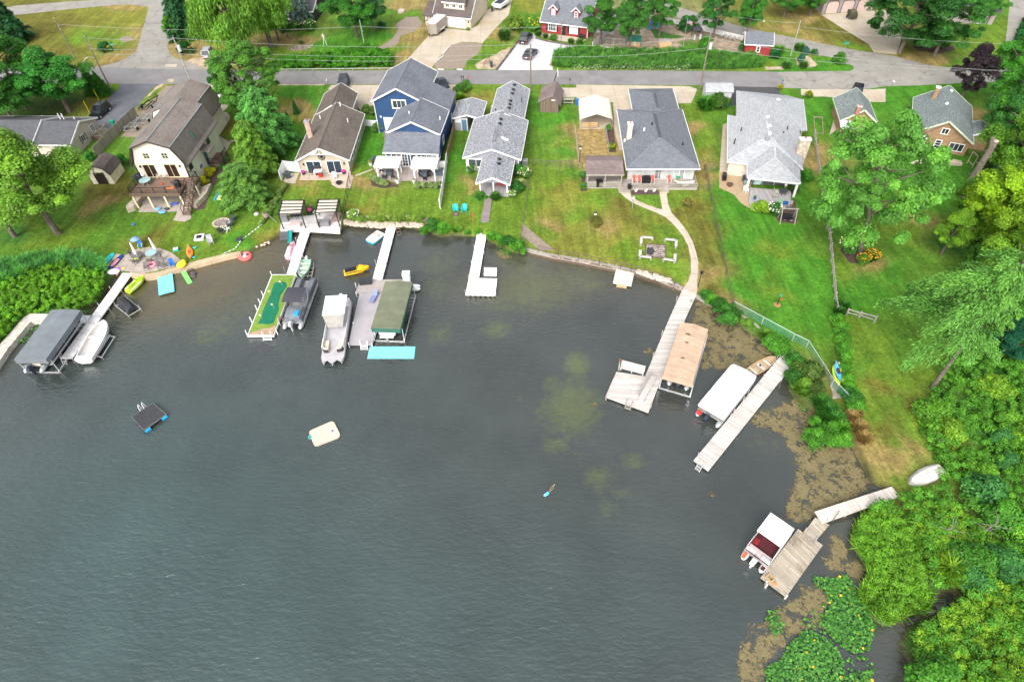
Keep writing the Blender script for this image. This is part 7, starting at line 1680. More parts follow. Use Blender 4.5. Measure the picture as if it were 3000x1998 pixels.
pr_=t_.n('ShaderNodeBsdfPrincipled',Roughness=.8);t_.set(pr_.inputs['Base Color'],t_.scale(t_.mix(t_.noise(g_,.4,4),(.135,.11,.045),(.215,.175,.085)),t_.ramp(t_.noise(g_,3.0,5,.75),.3,.7,.6,1.25)))
tp=t_.n('ShaderNodeBsdfTransparent');mx=t_.n('ShaderNodeMixShader');t_.t.links.new(al,mx.inputs[0]);t_.t.links.new(tp.outputs[0],mx.inputs[1]);t_.t.links.new(pr_.outputs[0],mx.inputs[2])
ALGAE=t_.out(None,shader=mx.outputs[0])
def algae(label,px,z=.018):
 Q=np.array([W(x,y,0)[:2]for x,y in px]);lo,hi=Q.min(0)-1,Q.max(0)+1
 ax,ay=np.arange(lo[0],hi[0],.35),np.arange(lo[1],hi[1],.35);XX,YY=np.meshgrid(ax,ay);dd=sdist(XX,YY,Q)
 nx,ny=len(ax),len(ay);i=np.arange(nx*ny).reshape(ny,nx);q=np.stack([i[:-1,:-1],i[:-1,1:],i[1:,1:],i[1:,:-1]],-1).reshape(-1,4)
 keep=(dd.ravel()[q]>-1.2).any(1);q=q[keep];used=np.unique(q);mp_=np.full(nx*ny,-1);mp_[used]=np.arange(len(used))
 V=np.stack([XX.ravel(),YY.ravel(),np.full(nx*ny,z)],1)[used]
 me=bpy.data.meshes.new('algae_mat');me.from_pydata(V.tolist(),[],mp_[q].tolist());me.update()
 at=me.attributes.new('rnd','FLOAT','POINT');at.data.foreach_set('value',np.clip(.4-dd.ravel()[used]/1.4,0,1.2).astype(np.float32));me.materials.append(ALGAE)
 o=bpy.data.objects.new('algae_mat',me);COL.objects.link(o);tag(o,label,'algae',None,'stuff')
algae('brown floating algae behind the peach boat lift',[(2030,880),(2060,870),(2130,930),(2215,985),(2248,1010),(2290,1040),(2240,1075),(2200,1085),(2130,1088),(2050,1085),(2040,1000),(2020,950)])
algae('brown floating algae between the straight weathered dock and the right bank',[(2170,1240),(2225,1200),(2260,1190),(2330,1155),(2395,1215),(2430,1250),(2495,1300),(2550,1410),(2520,1460),(2440,1500),(2390,1520),(2340,1545),(2290,1525),(2285,1490),(2320,1430),(2328,1370),(2310,1320),(2280,1275),(2240,1255),(2200,1248)],.020)
algae('brown floating algae below the old plank platform',[(2340,1700),(2400,1705),(2440,1750),(2420,1830),(2330,1880),(2250,1960),(2240,2030),(2150,2030),(2165,1900),(2185,1850),(2240,1810),(2270,1770),(2310,1755)],.020)
algae('thin brown algae between the ramp dock and the marsh grass',[(2420,1560),(2470,1560),(2500,1620),(2540,1660),(2520,1720),(2440,1680),(2400,1640),(2430,1600)],.022)
for i,(x,y,rr_)in enumerate(((1898,1027,14),(1742,1181,11),(2095,1447,11),(1900,806,30),(2005,850,24),(1476,745,24))):
 algae(['small round algae raft left of the long wooden dock','tiny algae raft beside the square dock platform','tiny algae raft below the straight weathered dock','algae patch against the seawall right of the small platform','algae patch where the long wooden dock meets the wall','pale algae patch near the white dock bushes'][i],[(x+rr_*math.cos(a)*(1+.3*math.sin(3*a)),y+rr_*.8*math.sin(a))for a in[k*.52 for k in range(12)]],.022)
# -- fences
def chain(name,label,px,h,col,meshcol,n_gap=2.6,z=GZ,alpha=.28,rail=True):
 P_=[W(x,y,z)for x,y in px]
 o=thing(name,label,'fence',P_[0])
 pm=mat('fence_metal_%d'%(int(col[0]*1000)+int(col[1]*77)),col,.5,.15,metal=.3)
 r_,m=MB(),MB()
 for a,b in zip(P_,P_[1:]):
  L=(b-a).length;n=max(1,round(L/n_gap))
  if rail:r_.tube(a+Vector((0,0,h)),b+Vector((0,0,h)),.035,None,6)
  m.poly([a+Vector((0,0,.05)),b+Vector((0,0,.05)),b+Vector((0,0,h)),a+Vector((0,0,h))])
  for i in range(n):
   c=a.lerp(b,i/n);MB().cyl((c.x,c.y),.04,z-.3,z+h+.06,6).build('post',pm,o)
 c=P_[-1];MB().cyl((c.x,c.y),.04,z-.3,z+h+.06,6).build('post',pm,o)
 if rail:r_.build('top_rail',pm,o)
 key='wire_mesh_%d'%int(sum(meshcol)*1000+alpha*100)
 if key not in MATS:
  t=NT(key);u=t.uv();sp=t.n('ShaderNodeSeparateXYZ',Vector=u)
  a1=t.math('FRACT',t.math('DIVIDE',t.math('ADD',sp.outputs[0],sp.outputs[1]),.12));a2=t.math('FRACT',t.math('DIVIDE',t.math('SUBTRACT',sp.outputs[0],sp.outputs[1]),.12))
  k=t.math('MAXIMUM',t.math('LESS_THAN',a1,alpha*.5),t.math('LESS_THAN',a2,alpha*.5))
  pr=t.n('ShaderNodeBsdfPrincipled',Roughness=.6);t.set(pr.inputs['Base Color'],meshcol)
  tp=t.n('ShaderNodeBsdfTransparent');mx=t.n('ShaderNodeMixShader');t.t.links.new(k,mx.inputs[0]);t.t.links.new(tp.outputs[0],mx.inputs[1]);t.t.links.new(pr.outputs[0],mx.inputs[2])
  MATS[key]=t.out(None,shader=mx.outputs[0])
 m.build('wire_mesh',MATS[key],o)
 return o
chain('chain_link_fence','teal green chain link fence with pale top rail along the right lake bank',[(2146,904),(2320,999),(2361,1019),(2402,1083),(2433,1133),(2494,1194)],1.15,(.5,.56,.54),(.12,.36,.28),3.2,alpha=.3)
chain('chain_link_fence','thin dark wire fence between the yellow lawn and the bright green lawn',[(2062,500),(2073,550),(2097,669),(2115,758),(2146,904)],1.1,(.13,.11,.09),(.12,.12,.09),3.0,alpha=.22)
chain('chain_link_fence','brown wire fence between the narrow cottage yard and the big yellow lawn',[(1560,488),(1536,640),(1524,715),(1545,728)],1.1,(.16,.13,.1),(.14,.12,.09),2.4,alpha=.22)
chain('chain_link_fence','low wire fence with gate posts across the lawn beside the pavilion',[(1562,488),(1640,491),(1705,494)],1.1,(.14,.11,.09),(.15,.13,.1),1.9,alpha=.14)
chain('chain_link_fence','galvanised fence along the left side of the dry dog run',[(1684,390),(1690,440),(1694,478)],1.15,(.4,.39,.38),(.4,.38,.36),1.8,alpha=.25)
chain('chain_link_fence','galvanised fence along the right side of the dry dog run',[(1772,382),(1778,420),(1783,450)],1.15,(.4,.39,.38),(.4,.38,.36),1.8,alpha=.25)
chain('seawall_fence','thin rusty post and wire fence standing on the seawall',[(1577,738),(1635,752),(1695,762),(1756,775),(1818,788),(1848,794),(1910,812),(1975,838)],1.0,(.12,.08,.06),(.15,.12,.1),3.0,alpha=.06)
chain('chain_link_fence','short dark wire fence linking the deck and the bright green lawn',[(2046,560),(2075,560)],1.0,(.13,.11,.09),(.12,.12,.09),1.5,alpha=.2)
chain('chain_link_fence','short dark fence at the right of the steel grey house',[(2062,500),(2098,503)],1.0,(.12,.1,.08),(.12,.12,.09),1.4,alpha=.16)
chain('garden_fence','dark fence between the pergola deck and the blue house lawn',[(1030,515),(1022,560),(1010,625)],1.3,(.03,.03,.03),(.03,.03,.03),2.2,alpha=.3)
chain('yard_fence','silver wire fence at the left of the dirt yard coop',[(1768,128),(1828,133)],1.1,(.4,.4,.4),(.35,.34,.32),2,alpha=.2)
def board_fence(name,label,px,h,m,cap=None,n_gap=2.4,z=GZ,th=.05):
 P_=[W(x,y,z)for x,y in px];o=thing(name,label,'fence',P_[0])
 for a,b in zip(P_,P_[1:]):
  L=(b-a).length;n=max(1,round(L/n_gap))
  for i in range(n):
   p,q=a.lerp(b,i/n),a.lerp(b,(i+1)/n);d=(q-p).normalized()*.06
   MB().bar(p+d+Vector((0,0,h/2)),q-d+Vector((0,0,h/2)),th,h).build('panel',m,o)
   MB().box(p.x-.06,p.x+.06,p.y-.06,p.y+.06,z,z+h+.06).build('post',cap or m,o)
 c=P_[-1];MB().box(c.x-.06,c.x+.06,c.y-.06,c.y+.06,z,z+h+.06).build('post',cap or m,o)
 return o
GPAL=planks('grey_fence_boards',(.3,.275,.23),(.36,.33,.28),(.2,.18,.14),.15,5,True,.5,.6)
board_fence('plank_fence','weathered grey plank fence beside the dark blacktop drive',[(403,341),(368,375),(330,412),(286,461)],1.75,GPAL,POLEW)
board_fence('vinyl_fence','white vinyl screen around the grill left of the tan house',[(825,530),(836,500),(881,505)],1.7,VINYL)
board_fence('vinyl_fence','tall white vinyl fence running from the blue house to the shore',[(1310,478),(1303,530),(1297,570),(1290,612)],1.6,VINYL)
board_fence('cedar_fence','narrow brown wooden fence along the right side of the blue house',[(1332,385),(1322,430),(1311,476)],1.7,planks('brown_fence_boards',(.3,.2,.11),(.36,.25,.15),(.22,.15,.09),.15,5,True,.5))
o=board_fence('white_picket_fence','white picket gate between the tan and the blue house',[(1070,369),(1107,372)],1.1,VINYL)
board_fence('white_board_fence','white board fence around the dirt yard of the red house',[(1735,142),(1795,85)],1.2,mat('dirty_white_boards',(.6,.59,.57),.7,.2))
board_fence('white_board_fence','low white board edging along the tall roadside grass',[(1760,145),(1850,155),(1985,158),(2060,160)],.6,mat('dirty_white_boards',(.6,.59,.57)))
board_fence('white_board_fence','long white fence along the far side of the dirt yard',[(1895,55),(1985,72),(2060,92),(2180,120)],.9,mat('dirty_white_boards',(.6,.59,.57)),n_gap=4)
def split_rail(label,px,z=GZ,h=1.0):
 P_=[W(x,y,z)for x,y in px];o=thing('split_rail_fence',label,'fence',P_[0])
 rj=random.Random(5)
 for a,b in zip(P_,P_[1:]):
  n=max(1,round((b-a).length/2.6))
  for i in range(n):
   p,q=a.lerp(b,i/n),a.lerp(b,(i+1)/n)
   for zz in(.45,.9):
    j=Vector((rj.uniform(-.08,.08),0,rj.uniform(-.06,.06)));MB().bar(p+Vector((0,0,zz))+j,q+Vector((0,0,zz))-j,.1,.12).build('rail',GREYWOOD,o)
   MB().box(p.x-.07,p.x+.07,p.y-.07,p.y+.07,z-.2,z+h+.12).build('post',GREYWOOD,o)
 c=P_[-1];MB().box(c.x-.07,c.x+.07,c.y-.07,c.y+.07,z-.2,z+h+.12).build('post',GREYWOOD,o)
split_rail('long grey split rail fence dividing the two right hand lawns',[(2383,400),(2396,500),(2407,568),(2415,640),(2428,700),(2433,765),(2440,840),(2447,915)])
split_rail('short split rail fence under the white pine branches',[(2478,924),(2515,932),(2560,945)])
sw=thing('seawall','old timber and stone seawall along the yellow lawn','seawall',W(1750,775,0))
SWP=[(1530,724),(1545,733),(1610,749),(1707,766),(1804,786),(1865,799),(1922,816),(1999,846)]
for k,(zz,hh,off,m_)in enumerate(((GZ+.06,.5,0,GREYWOOD),(.1,.5,.25,BROWNWOOD))):
 m=MB()
 for a,b in zip(SWP,SWP[1:]):
  p,q=W(a[0],a[1],.4),W(b[0],b[1],.4);m.bar((p.x,p.y-off,zz-hh/2),(q.x,q.y-off,zz-hh/2),.3,hh)
 m.build('timber',m_,sw)
MB().prism([W(x,y,GZ)[:2]for x,y in[(1545,728),(1610,743),(1707,758),(1804,777),(1922,805),(1990,832),(1990,842),(1922,814),(1804,785),(1707,765),(1610,748)]],.3,GZ+.05).build('rubble_cap',ROCKS,sw)
sw=thing('seawall','low timber seawall right of the long wooden dock below the bushes','seawall',W(2100,895,0));m=MB()
for a,b in zip([(2040,868),(2080,890),(2142,912),(2200,945)],[(2080,890),(2142,912),(2200,945),(2250,990)]):m.bar(W(*a,.35),W(*b,.35),.25,.6)
m.build('timber',GREYWOOD,sw)
sw=thing('seawall','beige concrete seawall ledge along the left beach','seawall',W(550,782,0));m=MB()
SB=[(386,812),(430,815),(470,809),(507,795),(550,785),(600,771),(660,755),(706,745)];top_=[(x,y-11+max(0,(x-600)*.04))for x,y in SB]
m.prism([W(x,y,.5)[:2]for x,y in SB]+[W(x,y,.5)[:2]for x,y in top_[::-1]],-.6,.62);m.build('ledge',concrete('beige_ledge',(.5,.39,.26),3.0,(.3,.22,.14),.5),sw)
def rocks(label,px,n,smin,smax,seed,m=None,z=.5,name='shore_rocks'):
 C,r=scatter(px,n,seed,z);mb=MB()
 for x,y,zz in C:
  s_=r.uniform(smin,smax);mb.ell((x,y,zz),s_,s_*r.uniform(.6,1),s_*.6,6,4)
 tag(mb.build(name,m or ROCKP),label,'rocks',None,'stuff')
ROCKP=mat('pink_tan_rock',(.52,.42,.34),.9,.4,2.5)
rocks('rounded tan rocks lining the shore by the white and grey T dock',[(1008,645),(1060,650),(1132,652),(1168,652),(1240,655),(1240,668),(1180,664),(1130,668),(1060,664),(1010,658)],420,.13,.32,95)
rocks('jagged pale stones piled on the seawall right of the square platform',[(1870,790),(1960,815),(1968,828),(1930,822),(1868,800)],70,.14,.34,96,mat('pale_rubble',(.6,.5,.43),.9,.4,2.5),.75)
rocks('few grey stones at the waterline beside the red tube',[(730,712),(790,700),(790,712),(740,730)],24,.1,.28,97,None,.25)
o=MB()
for x,y,s_ in((558,790,.5),(566,801,.5),(566,810,.45)):
 c=W(x,y,.05);o.ell(c,s_,s_*.8,.25,9,5)
tag(o.build('dark_rocks',mat('dark_wet_rock',(.1,.085,.08),.8,.3)),'three dark flat rocks in the shallows beside the lime slide','rocks',None,'stuff')
# -- utility poles and wires
def pole(label,base,h,m,arm=0,lamp=False,trans=False,r=.15):
 c=W(*base);o=thing('utility_pole',label,'utility pole',c)
 MB().cyl((c.x,c.y),r,GZ-.3,GZ+h,9,r*.65).build('pole',m,o)
 q=MB();q.cyl((c.x,c.y),.05,GZ+h,GZ+h+.3,6);
 for dz in(1.4,2.0):q.cyl((c.x+r,c.y),.06,GZ+h-dz,GZ+h-dz+.2,6)
 q.build('insulator',mat('grey_insulator',(.45,.47,.48),.4),o)
 if arm:MB().bar((c.x-arm,c.y,GZ+h-.5),(c.x+.1,c.y,GZ+h-.2),.1,.1).build('cross_arm',GREYWOOD,o)
 if trans:MB().cyl((c.x+.38,c.y-.1),.26,GZ+h-2.4,GZ+h-1.4,12).build('transformer',mat('pale_transformer',(.55,.57,.58),.5),o)
 if lamp:
  m_=MB();p=Vector((c.x,c.y-.1,GZ+6.4));pts=[p+Vector((-.9*t,-.5*t,.5*math.sin(t*1.7)))for t in(0,.5,1,1.5,2.0,2.4)]
  m_.path(pts,.045);m_.build('lamp_arm',STEEL,o);e_=pts[-1];MB().ell((e_.x,e_.y,e_.z-.08),.28,.2,.14,8,5).build('lamp_head',STEEL,o)
 return Vector((c.x,c.y,GZ+h))
t1=pole('tall utility pole with curved street lamp arm beside the cedars',(330,273),10.1,POLEW,0,True)
t2=pole('brown pole leaning in the dry corner lawn at the top left',(221,173),7.7,POLEW,r=.13)
t3=pole('pale pole with grey transformer behind the cream house',(562,246),8.5,POLEG,1.2,False,True)
t4=pole('dark utility pole between the long cottage and the brown shed',(1555,272),8.6,POLEW)
t5=pole('dark utility pole beside the white roofed shed',(2050,265),9.6,POLEW,0,False,True)
t6=pole('slim grey pole on the grass island by the diagonal road',(2316,165),6.2,POLEG,r=.11)
t7=pole('slim grey pole rising behind the roadside hedge',(1070,145),5.4,POLEG,r=.11)
t8=pole('slim brown pole in front of the red house',(1643,153),6.0,POLEW,r=.11)
WIRE=mat('pale_wire',(.3,.32,.31),.5,.1)
def wires(label,segs,r=.022):
 a0=segs[0][0];o=thing('power_line',label,'power line',a0)
 for a,b,sag in segs:
  pts=[a.lerp(b,i/14)-Vector((0,0,sag*4*(i/14)*(1-i/14)))for i in range(15)]
  MB().path(pts,r,4).build('cable',WIRE,o)
V=Vector
wires('power cables from the lamp pole to the transformer pole',[(t1-V((0,0,d)),t3-V((0,0,d*.8)),.35)for d in(.1,2.0,2.9)])
wires('power cables crossing in front of the hedge to the middle pole',[(t3-V((0,0,d)),t4-V((0,0,d*.8)),1.0)for d in(.1,2.0,2.9)])
wires('power cables from the middle pole to the pole by the white roofed shed',[(t4-V((0,0,d)),t5-V((0,0,d)),.6)for d in(.3,2.2)])
wires('power cables running right over the grass island',[(t5-V((0,0,d)),W(2990,210,8.5-d*.6),.9)for d in(.6,2.2)])
wires('thin cable over the diagonal road and the garage apron',[(t6-V((0,0,.8)),W(2960,130,6),.5),(t6-V((0,0,.2)),W(2100,40,6),.3)])
wires('thin cable between the two slim poles and the lawn at the top',[(t7-V((0,0,1.0)),t8-V((0,0,1.2)),.4),(t2-V((0,0,1.0)),t7-V((0,0,1.0)),.9)])
def sign_post(name,label,px,h,build,m=STEEL,cat='sign'):
 c=W(*px);o=thing(name,label,cat,c);MB().cyl((c.x,c.y),.04,GZ,GZ+h,6).build('post',m,o);build(o,c,GZ+h);return o
TEALSIGN=mat('green_sign',(.05,.33,.24),.5,.1)
sign_post('street_sign','green street name sign by the round clipped bush',(344,166),2.3,lambda o,c,z:(MB().box(c.x-.45,c.x+.45,c.y-.015,c.y+.015,z,z+.25).build('name_plate',TEALSIGN,o),MB().box(c.x-.015,c.x+.015,c.y-.4,c.y+.4,z+.26,z+.5).build('name_plate',TEALSIGN,o)))
sign_post('street_sign','green street name sign on the tip of the grass island',(2466,168),2.4,lambda o,c,z:(MB().box(c.x-.5,c.x+.5,c.y-.015,c.y+.015,z,z+.25).build('name_plate',TEALSIGN,o),MB().box(c.x-.015,c.x+.015,c.y-.4,c.y+.4,z+.26,z+.5).build('name_plate',TEALSIGN,o)))
def mailbox(label,px,m,flag=None):
 def b(o,c,z):
  MB().loft([[(c.x+.11*math.cos(a),y,z+.1+.12*math.sin(a))for a in[i*math.pi/4 for i in range(8)]]for y in(c.y-.25,c.y+.25)]).build('box',m,o)
  if flag:MB().box(c.x+.11,c.x+.16,c.y-.1,c.y,z,z+.3).build('flag',flag,o)
 sign_post('mailbox',label,px,1.05,b,BROWNWOOD,'mailbox')
mailbox('pale mailbox with red flag at the corner of the tan house lawn',(961,253),WHITE,REDP)
mailbox('black mailbox left of the leafy roadside clump',(1353,243),BLACK);mailbox('black mailbox in the middle of the leafy roadside clump',(1359,244),BLACK);mailbox('red post mailbox at the right of the leafy roadside clump',(1373,246),REDP)
mailbox('dark mailbox near the brown shed',(1669,252),BLACK);mailbox('white mailbox at the road edge by the brick house',(2611,258),WHITE);mailbox('green mailbox at the black asphalt drive',(2289,254),GREENP)
mailbox('white newspaper box on a post at the diagonal road',(2233,80),WHITE)
# -- vehicles
CARG=glass_dark('car_glass',(.02,.025,.03),.05)
def car(name,label,pa,pb,paint,kind='suv',L=4.7,wd=1.85,cat='car'):
 
 A,B=W(*pa),W(*pb);d=B-A;an=math.atan2(d.y,d.x)
 o=thing(name,label,cat)
 h1,h2=(.95,1.72)if kind=='suv' else(.86,1.42)
 pr=[(0,.35),(0,h1-.08),(.12,h1),(.9,h1+.02),(L-1.35,h1),(L-.2,h1-.15),(L,h1-.35),(L,.35)]
 r_=[]
 for x,z in pr[1:-1]:pass
 rings=[]
 for x,zb,zt,k in((0,.4,h1-.12,.86),(.15,.3,h1-.02,.97),(.9,.28,h1,1),(L*.55,.28,h1,1),(L-1.3,.28,h1-.02,1),(L-.35,.3,h1-.18,.95),(L-.02,.4,h1-.34,.78)):
  w_=wd/2*k;rings.append([(x,-w_*.92,zb),(x,w_*.92,zb),(x,w_,(zb+zt)/2),(x,w_*.93,zt),(x,-w_*.93,zt),(x,-w_,(zb+zt)/2)])
 MB().loft(rings).build('body',paint,o,True)
 x0,x1=(.15,L-1.35)if kind=='suv' else(.75,L-1.4)
 w_=wd/2*.9;rs,rf=(.28,.9)if kind=='suv' else(.75,.85)
 MB().loft([[(x0,-w_,h1-.02),(x1,-w_,h1-.02),(x1,w_,h1-.02),(x0,w_,h1-.02)],[(x0+rs,-w_*.8,h2-.06),(x1-rf,-w_*.8,h2-.06),(x1-rf,w_*.8,h2-.06),(x0+rs,w_*.8,h2-.06)]]).build('windows',CARG,o)
 MB().loft([[(x0+rs-.05,-w_*.82,h2-.08),(x1-rf+.05,-w_*.82,h2-.08),(x1-rf+.05,w_*.82,h2-.08),(x0+rs-.05,w_*.82,h2-.08)],[(x0+rs+.1,-w_*.7,h2),(x1-rf-.1,-w_*.7,h2),(x1-rf-.1,w_*.7,h2),(x0+rs+.1,w_*.7,h2)]]).build('roof',paint,o)
 m=MB()
 for s_ in(-1,1):
  for xx in((x0+rs+x1-rf)/2-.1,):m.bar((xx,s_*w_*1.0,h1),(xx,s_*w_*.82,h2-.07),.09,.05)
  m.bar((x1,s_*w_*.99,h1),(x1-rf,s_*w_*.81,h2-.06),.08,.06);m.bar((x0,s_*w_*.99,h1),(x0+rs,s_*w_*.81,h2-.06),.1,.08)
 m.build('pillars',paint,o)
 for x in(.85,L-.9):
  for s_ in(-1,1):
   y=s_*(wd/2-.1);t_=MB();n=14
   t_.loft([[(x+.34*math.cos(a),yy,.34+.34*math.sin(a))for a in[i*2*math.pi/n for i in range(n)]]for yy in(y-.11,y+.11)])
   ty=t_.build('wheel',RUBBER,o);t_=MB();t_.loft([[(x+.21*math.cos(a),yy,.34+.21*math.sin(a))for a in[i*2*math.pi/10 for i in range(10)]]for yy in(y-.13,y+.13)]);t_.build('rim',ALU,ty)
 for s_ in(-1,1):
  MB().box(-.02,.1,s_*.72-.14,s_*.72+.14,h1-.32,h1-.14).build('tail_light',mat('red_lens',(.45,.02,.02),.3),o)
  MB().box(L-.16,L-.03,s_*.62-.16,s_*.62+.16,h1-.42,h1-.3).build('headlight',mat('clear_lens',(.7,.7,.7),.2),o)
  MB().box(x1-.35,x1-.15,s_*(wd/2+.02)-.09,s_*(wd/2+.02)+.09,h1,h1+.14).build('mirror',paint,o)
 MB().box(-.02,.02,-.25,.25,.55,.68).build('number_plate',WHITE,o)
 o.location=A;o.rotation_euler=(0,0,an)
 return o
CB=mat('black_car_paint',(.012,.014,.017),.18,.1,spec=.7);CG=mat('grey_car_paint',(.09,.1,.11),.25,.1,metal=.5);CS=mat('silver_car_paint',(.5,.52,.55),.25,.1,metal=.4);CW=mat('white_car_paint',(.75,.76,.77),.3,.05);CN=mat('dark_blue_car_paint',(.025,.035,.05),.2,.1,spec=.7)
car('parked_car','black car on the dark blacktop drive beside the plank fence',(318,318),(280,352),CB,'suv')
car('parked_car','dark blue sedan beside the navy house',(1288,240),(1308,275),CN,'sedan')
car('parked_car','black off road car partly hidden behind the tan house roof',(1012,238),(1003,275),mat('matt_black_car',(.05,.055,.06),.5),'suv',4.2)
car('parked_car','silver car under the yellow green willow',(607,177),(618,150),CS,'suv')
car('parked_car','white car half hidden behind the cream house garage',(636,270),(645,318),CW,'sedan')
car('parked_car','black estate car on the white gravel nearest the red house',(1531,135),(1552,105),CB,'suv',4.9)
car('parked_car','dark grey sedan on the white gravel nearest the road',(1541,180),(1566,152),CG,'sedan')
car('parked_car','black car mostly hidden behind the brick garage roof',(2510,268),(2500,296),CB,'suv',4.4)
tr=thing('cargo_trailer','beige enclosed cargo trailer with white roof on the concrete drive','trailer')
MB().prism([(0,-1.05),(4.6,-1.05),(5.3,0),(4.6,1.05),(0,1.05)],.5,2.6).build('body',mat('taupe_panel',(.32,.28,.24),.4,.1),tr)
MB().prism([(-.02,-1.08),(4.62,-1.08),(5.35,0),(4.62,1.08),(-.02,1.08)],2.6,2.68).build('roof',mat('white_metal_roof',(.7,.71,.73),.35,.08),tr)
m=MB();m.bar((4.8,-.5,.5),(6.3,0,.5),.08,.1);m.bar((4.8,.5,.5),(6.3,0,.5),.08,.1);m.build('tow_bar',BLACK,tr)
for s_ in(-1,1):
 for x in(1.6,2.4):
  t_=MB();t_.loft([[(x+.34*math.cos(a),yy,.36+.34*math.sin(a))for a in[i*math.pi/6 for i in range(12)]]for yy in(s_*1.1-.1,s_*1.1+.1)]);t_.build('wheel',RUBBER,tr)
 MB().box(1.1,2.9,s_*1.13-.1,s_*1.13+.1,.74,.82).build('fender',WHITE,tr)
A,B=W(1297,82),W(1262,112);d=B-A;tr.location=A;tr.rotation_euler=(0,0,math.atan2(d.y,d.x))
def boat_trailer(label,pa,pb,m,L):
 A,B=W(*pa),W(*pb);d=B-A;o=thing('boat_trailer',label,'trailer')
 q=MB()
 for s_ in(-1,1):
  q.bar((0,s_*.8,.55),(L*.6,s_*.8,.55),.1,.12);q.bar((L*.6,s_*.8,.55),(L*.92,0,.55),.1,.12);q.bar((.2,s_*.5,.8),(L*.5,s_*.5,.8),.12,.1)
 for x in(.1,L*.3,L*.58):q.bar((x,-.85,.52),(x,.85,.52),.08,.1)
 q.bar((L*.9,0,.55),(L,0,.55),.1,.1);q.bar((L*.88,0,.55),(L*.86,0,1.2),.08,.08);q.build('frame',m,o)
 for s_ in(-1,1):
  t_=MB();t_.loft([[(L*.25+.3*math.cos(a),yy,.32+.3*math.sin(a))for a in[i*math.pi/6 for i in range(12)]]for yy in(s_*.98-.09,s_*.98+.09)]);t_.build('wheel',RUBBER,o)
  MB().box(L*.25-.4,L*.25+.4,s_*.98-.12,s_*.98+.12,.64,.7).build('fender',m,o)
 o.location=A;o.rotation_euler=(0,0,math.atan2(d.y,d.x))
boat_trailer('empty black boat trailer beside the cream house garage',(420,330),(468,288),BLACK,5.5)
boat_trailer('empty galvanised boat trailer beside the plank fence',(380,392),(410,355),STEEL,4.5)
boat_trailer('long galvanised trailer against the lean to of the cream house',(412,370),(452,328),STEEL,5.5)
ut=thing('utility_trailer','dark camouflage utility trailer loaded on the garage apron','trailer')
MB().box(0,3.0,-.8,.8,.55,1.2).build('body',mat('camo_panel',(.07,.065,.04),.8,.6,3),ut);MB().ell((1.5,0,1.25),1.1,.6,.5,8,5).build('load',mat('camo_load',(.12,.12,.07),.9,.6,4),ut)
for s_ in(-1,1):
 t_=MB();t_.loft([[(1.4+.32*math.cos(a),yy,.32+.32*math.sin(a))for a in[i*math.pi/6 for i in range(12)]]for yy in(s_*.92-.09,s_*.92+.09)]);t_.build('wheel',RUBBER,ut)
ut.location=W(2496,62);ut.rotation_euler=(0,0,R(75))
wb=thing('trailered_boat','white deck boat on a trailer beside the dormer house','boat',W(1470,22))
c=W(1470,22);fr=frame(c,R(60));o=MB(fr);o.loft([[(x,-w_,.7),(x,w_,.7),(x,w_*1.05,1.4),(x,-w_*1.05,1.4)]for x,w_ in((-2.5,1.1),(1.5,1.15),(2.6,.8),(3.2,.2))]);o.build('hull',WHITE,wb)
MB(fr).box(-2.0,1.4,-.85,.85,1.4,1.45).build('floor',CHARCOAL,wb);MB(fr).box(-.4,.2,.1,.7,1.45,2.0).build('console',NAVY,wb)
m=MB(fr);m.box(-2.6,3.6,-.06,.06,.45,.55);m.box(-.6,.6,-1.1,1.1,.3,.7);m.build('trailer_frame',BLACK,wb)
# -- furniture and small things
def adir(name,label,m,px,rot,cat='chair',group=None,sc=1.0):
 o=thing(name,label,cat,(0,0,0),group)
 MB().add([(-.28,-.35,.36),(.28,-.35,.36),(.28,.2,.26),(-.28,.2,.26),(-.28,-.35,.32),(.28,-.35,.32),(.28,.2,.22),(-.28,.2,.22)],[(0,1,2,3),(7,6,5,4),(0,4,5,1),(1,5,6,2),(2,6,7,3),(3,7,4,0)]).build('seat',m,o)
 mb=MB()
 for i in range(5):
  x=-.26+.13*i;mb.bar((x,.18,.24),(x*1.25,.5,.98-.35*abs(x)),.11,.03)
 mb.build('backrest',m,o)
 for s_ in(-1,1):
  MB().box(s_*.36-.07,s_*.36+.07,-.4,.32,.56,.6).build('armrest',m,o)
  MB().box(s_*.32-.04,s_*.32+.04,-.4,-.3,0,.56).build('leg',m,o);MB().bar((s_*.32,.1,.3),(s_*.32,.5,.0),.07,.05).build('leg',m,o)
 o.location=W(*px)if len(px)==2 else W(*px[:2],px[2]);o.rotation_euler=(0,0,rot);o.scale=(sc,)*3
 return o
adir('adirondack_chair','turquoise garden chair left of its pair on the lawn',TEALP,(1335,619),.1);adir('adirondack_chair','turquoise garden chair right of its pair, nearer the boardwalk',TEALP,(1361,619),-.1)
DKC=mat('slate_plastic',(.055,.075,.09),.5,.15)
adir('adirondack_chair','slate chair topmost of the row by the stone fire ring',DKC,(684,645),1.9-3.14);adir('adirondack_chair','slate chair second of the row by the stone fire ring',DKC,(676,662),2.2-3.14)
adir('adirondack_chair','dark chair below the stone fire ring, left of the white chair',CHARCOAL,(650,680),3.0);adir('garden_chair','small white chair below the stone fire ring',WHITE,(666,676),2.6,sc=.85)
fr_=thing('fire_ring','round stone fire ring on the left lawn','fire pit',W(650,654));c=W(650,654)
m=MB();rj=random.Random(2)
for i in range(22):
 a=i*2*math.pi/22;m.ell((c.x+1.15*math.cos(a),c.y+1.0*math.sin(a),GZ+.08),.18,.16,.14,6,4)
m.build('stones',ROCKP,fr_);MB().cyl((c.x,c.y),1.0,GZ-.05,GZ+.06,16).build('ash_bed',mat('ash',(.25,.22,.2),.95,.5,4),fr_)
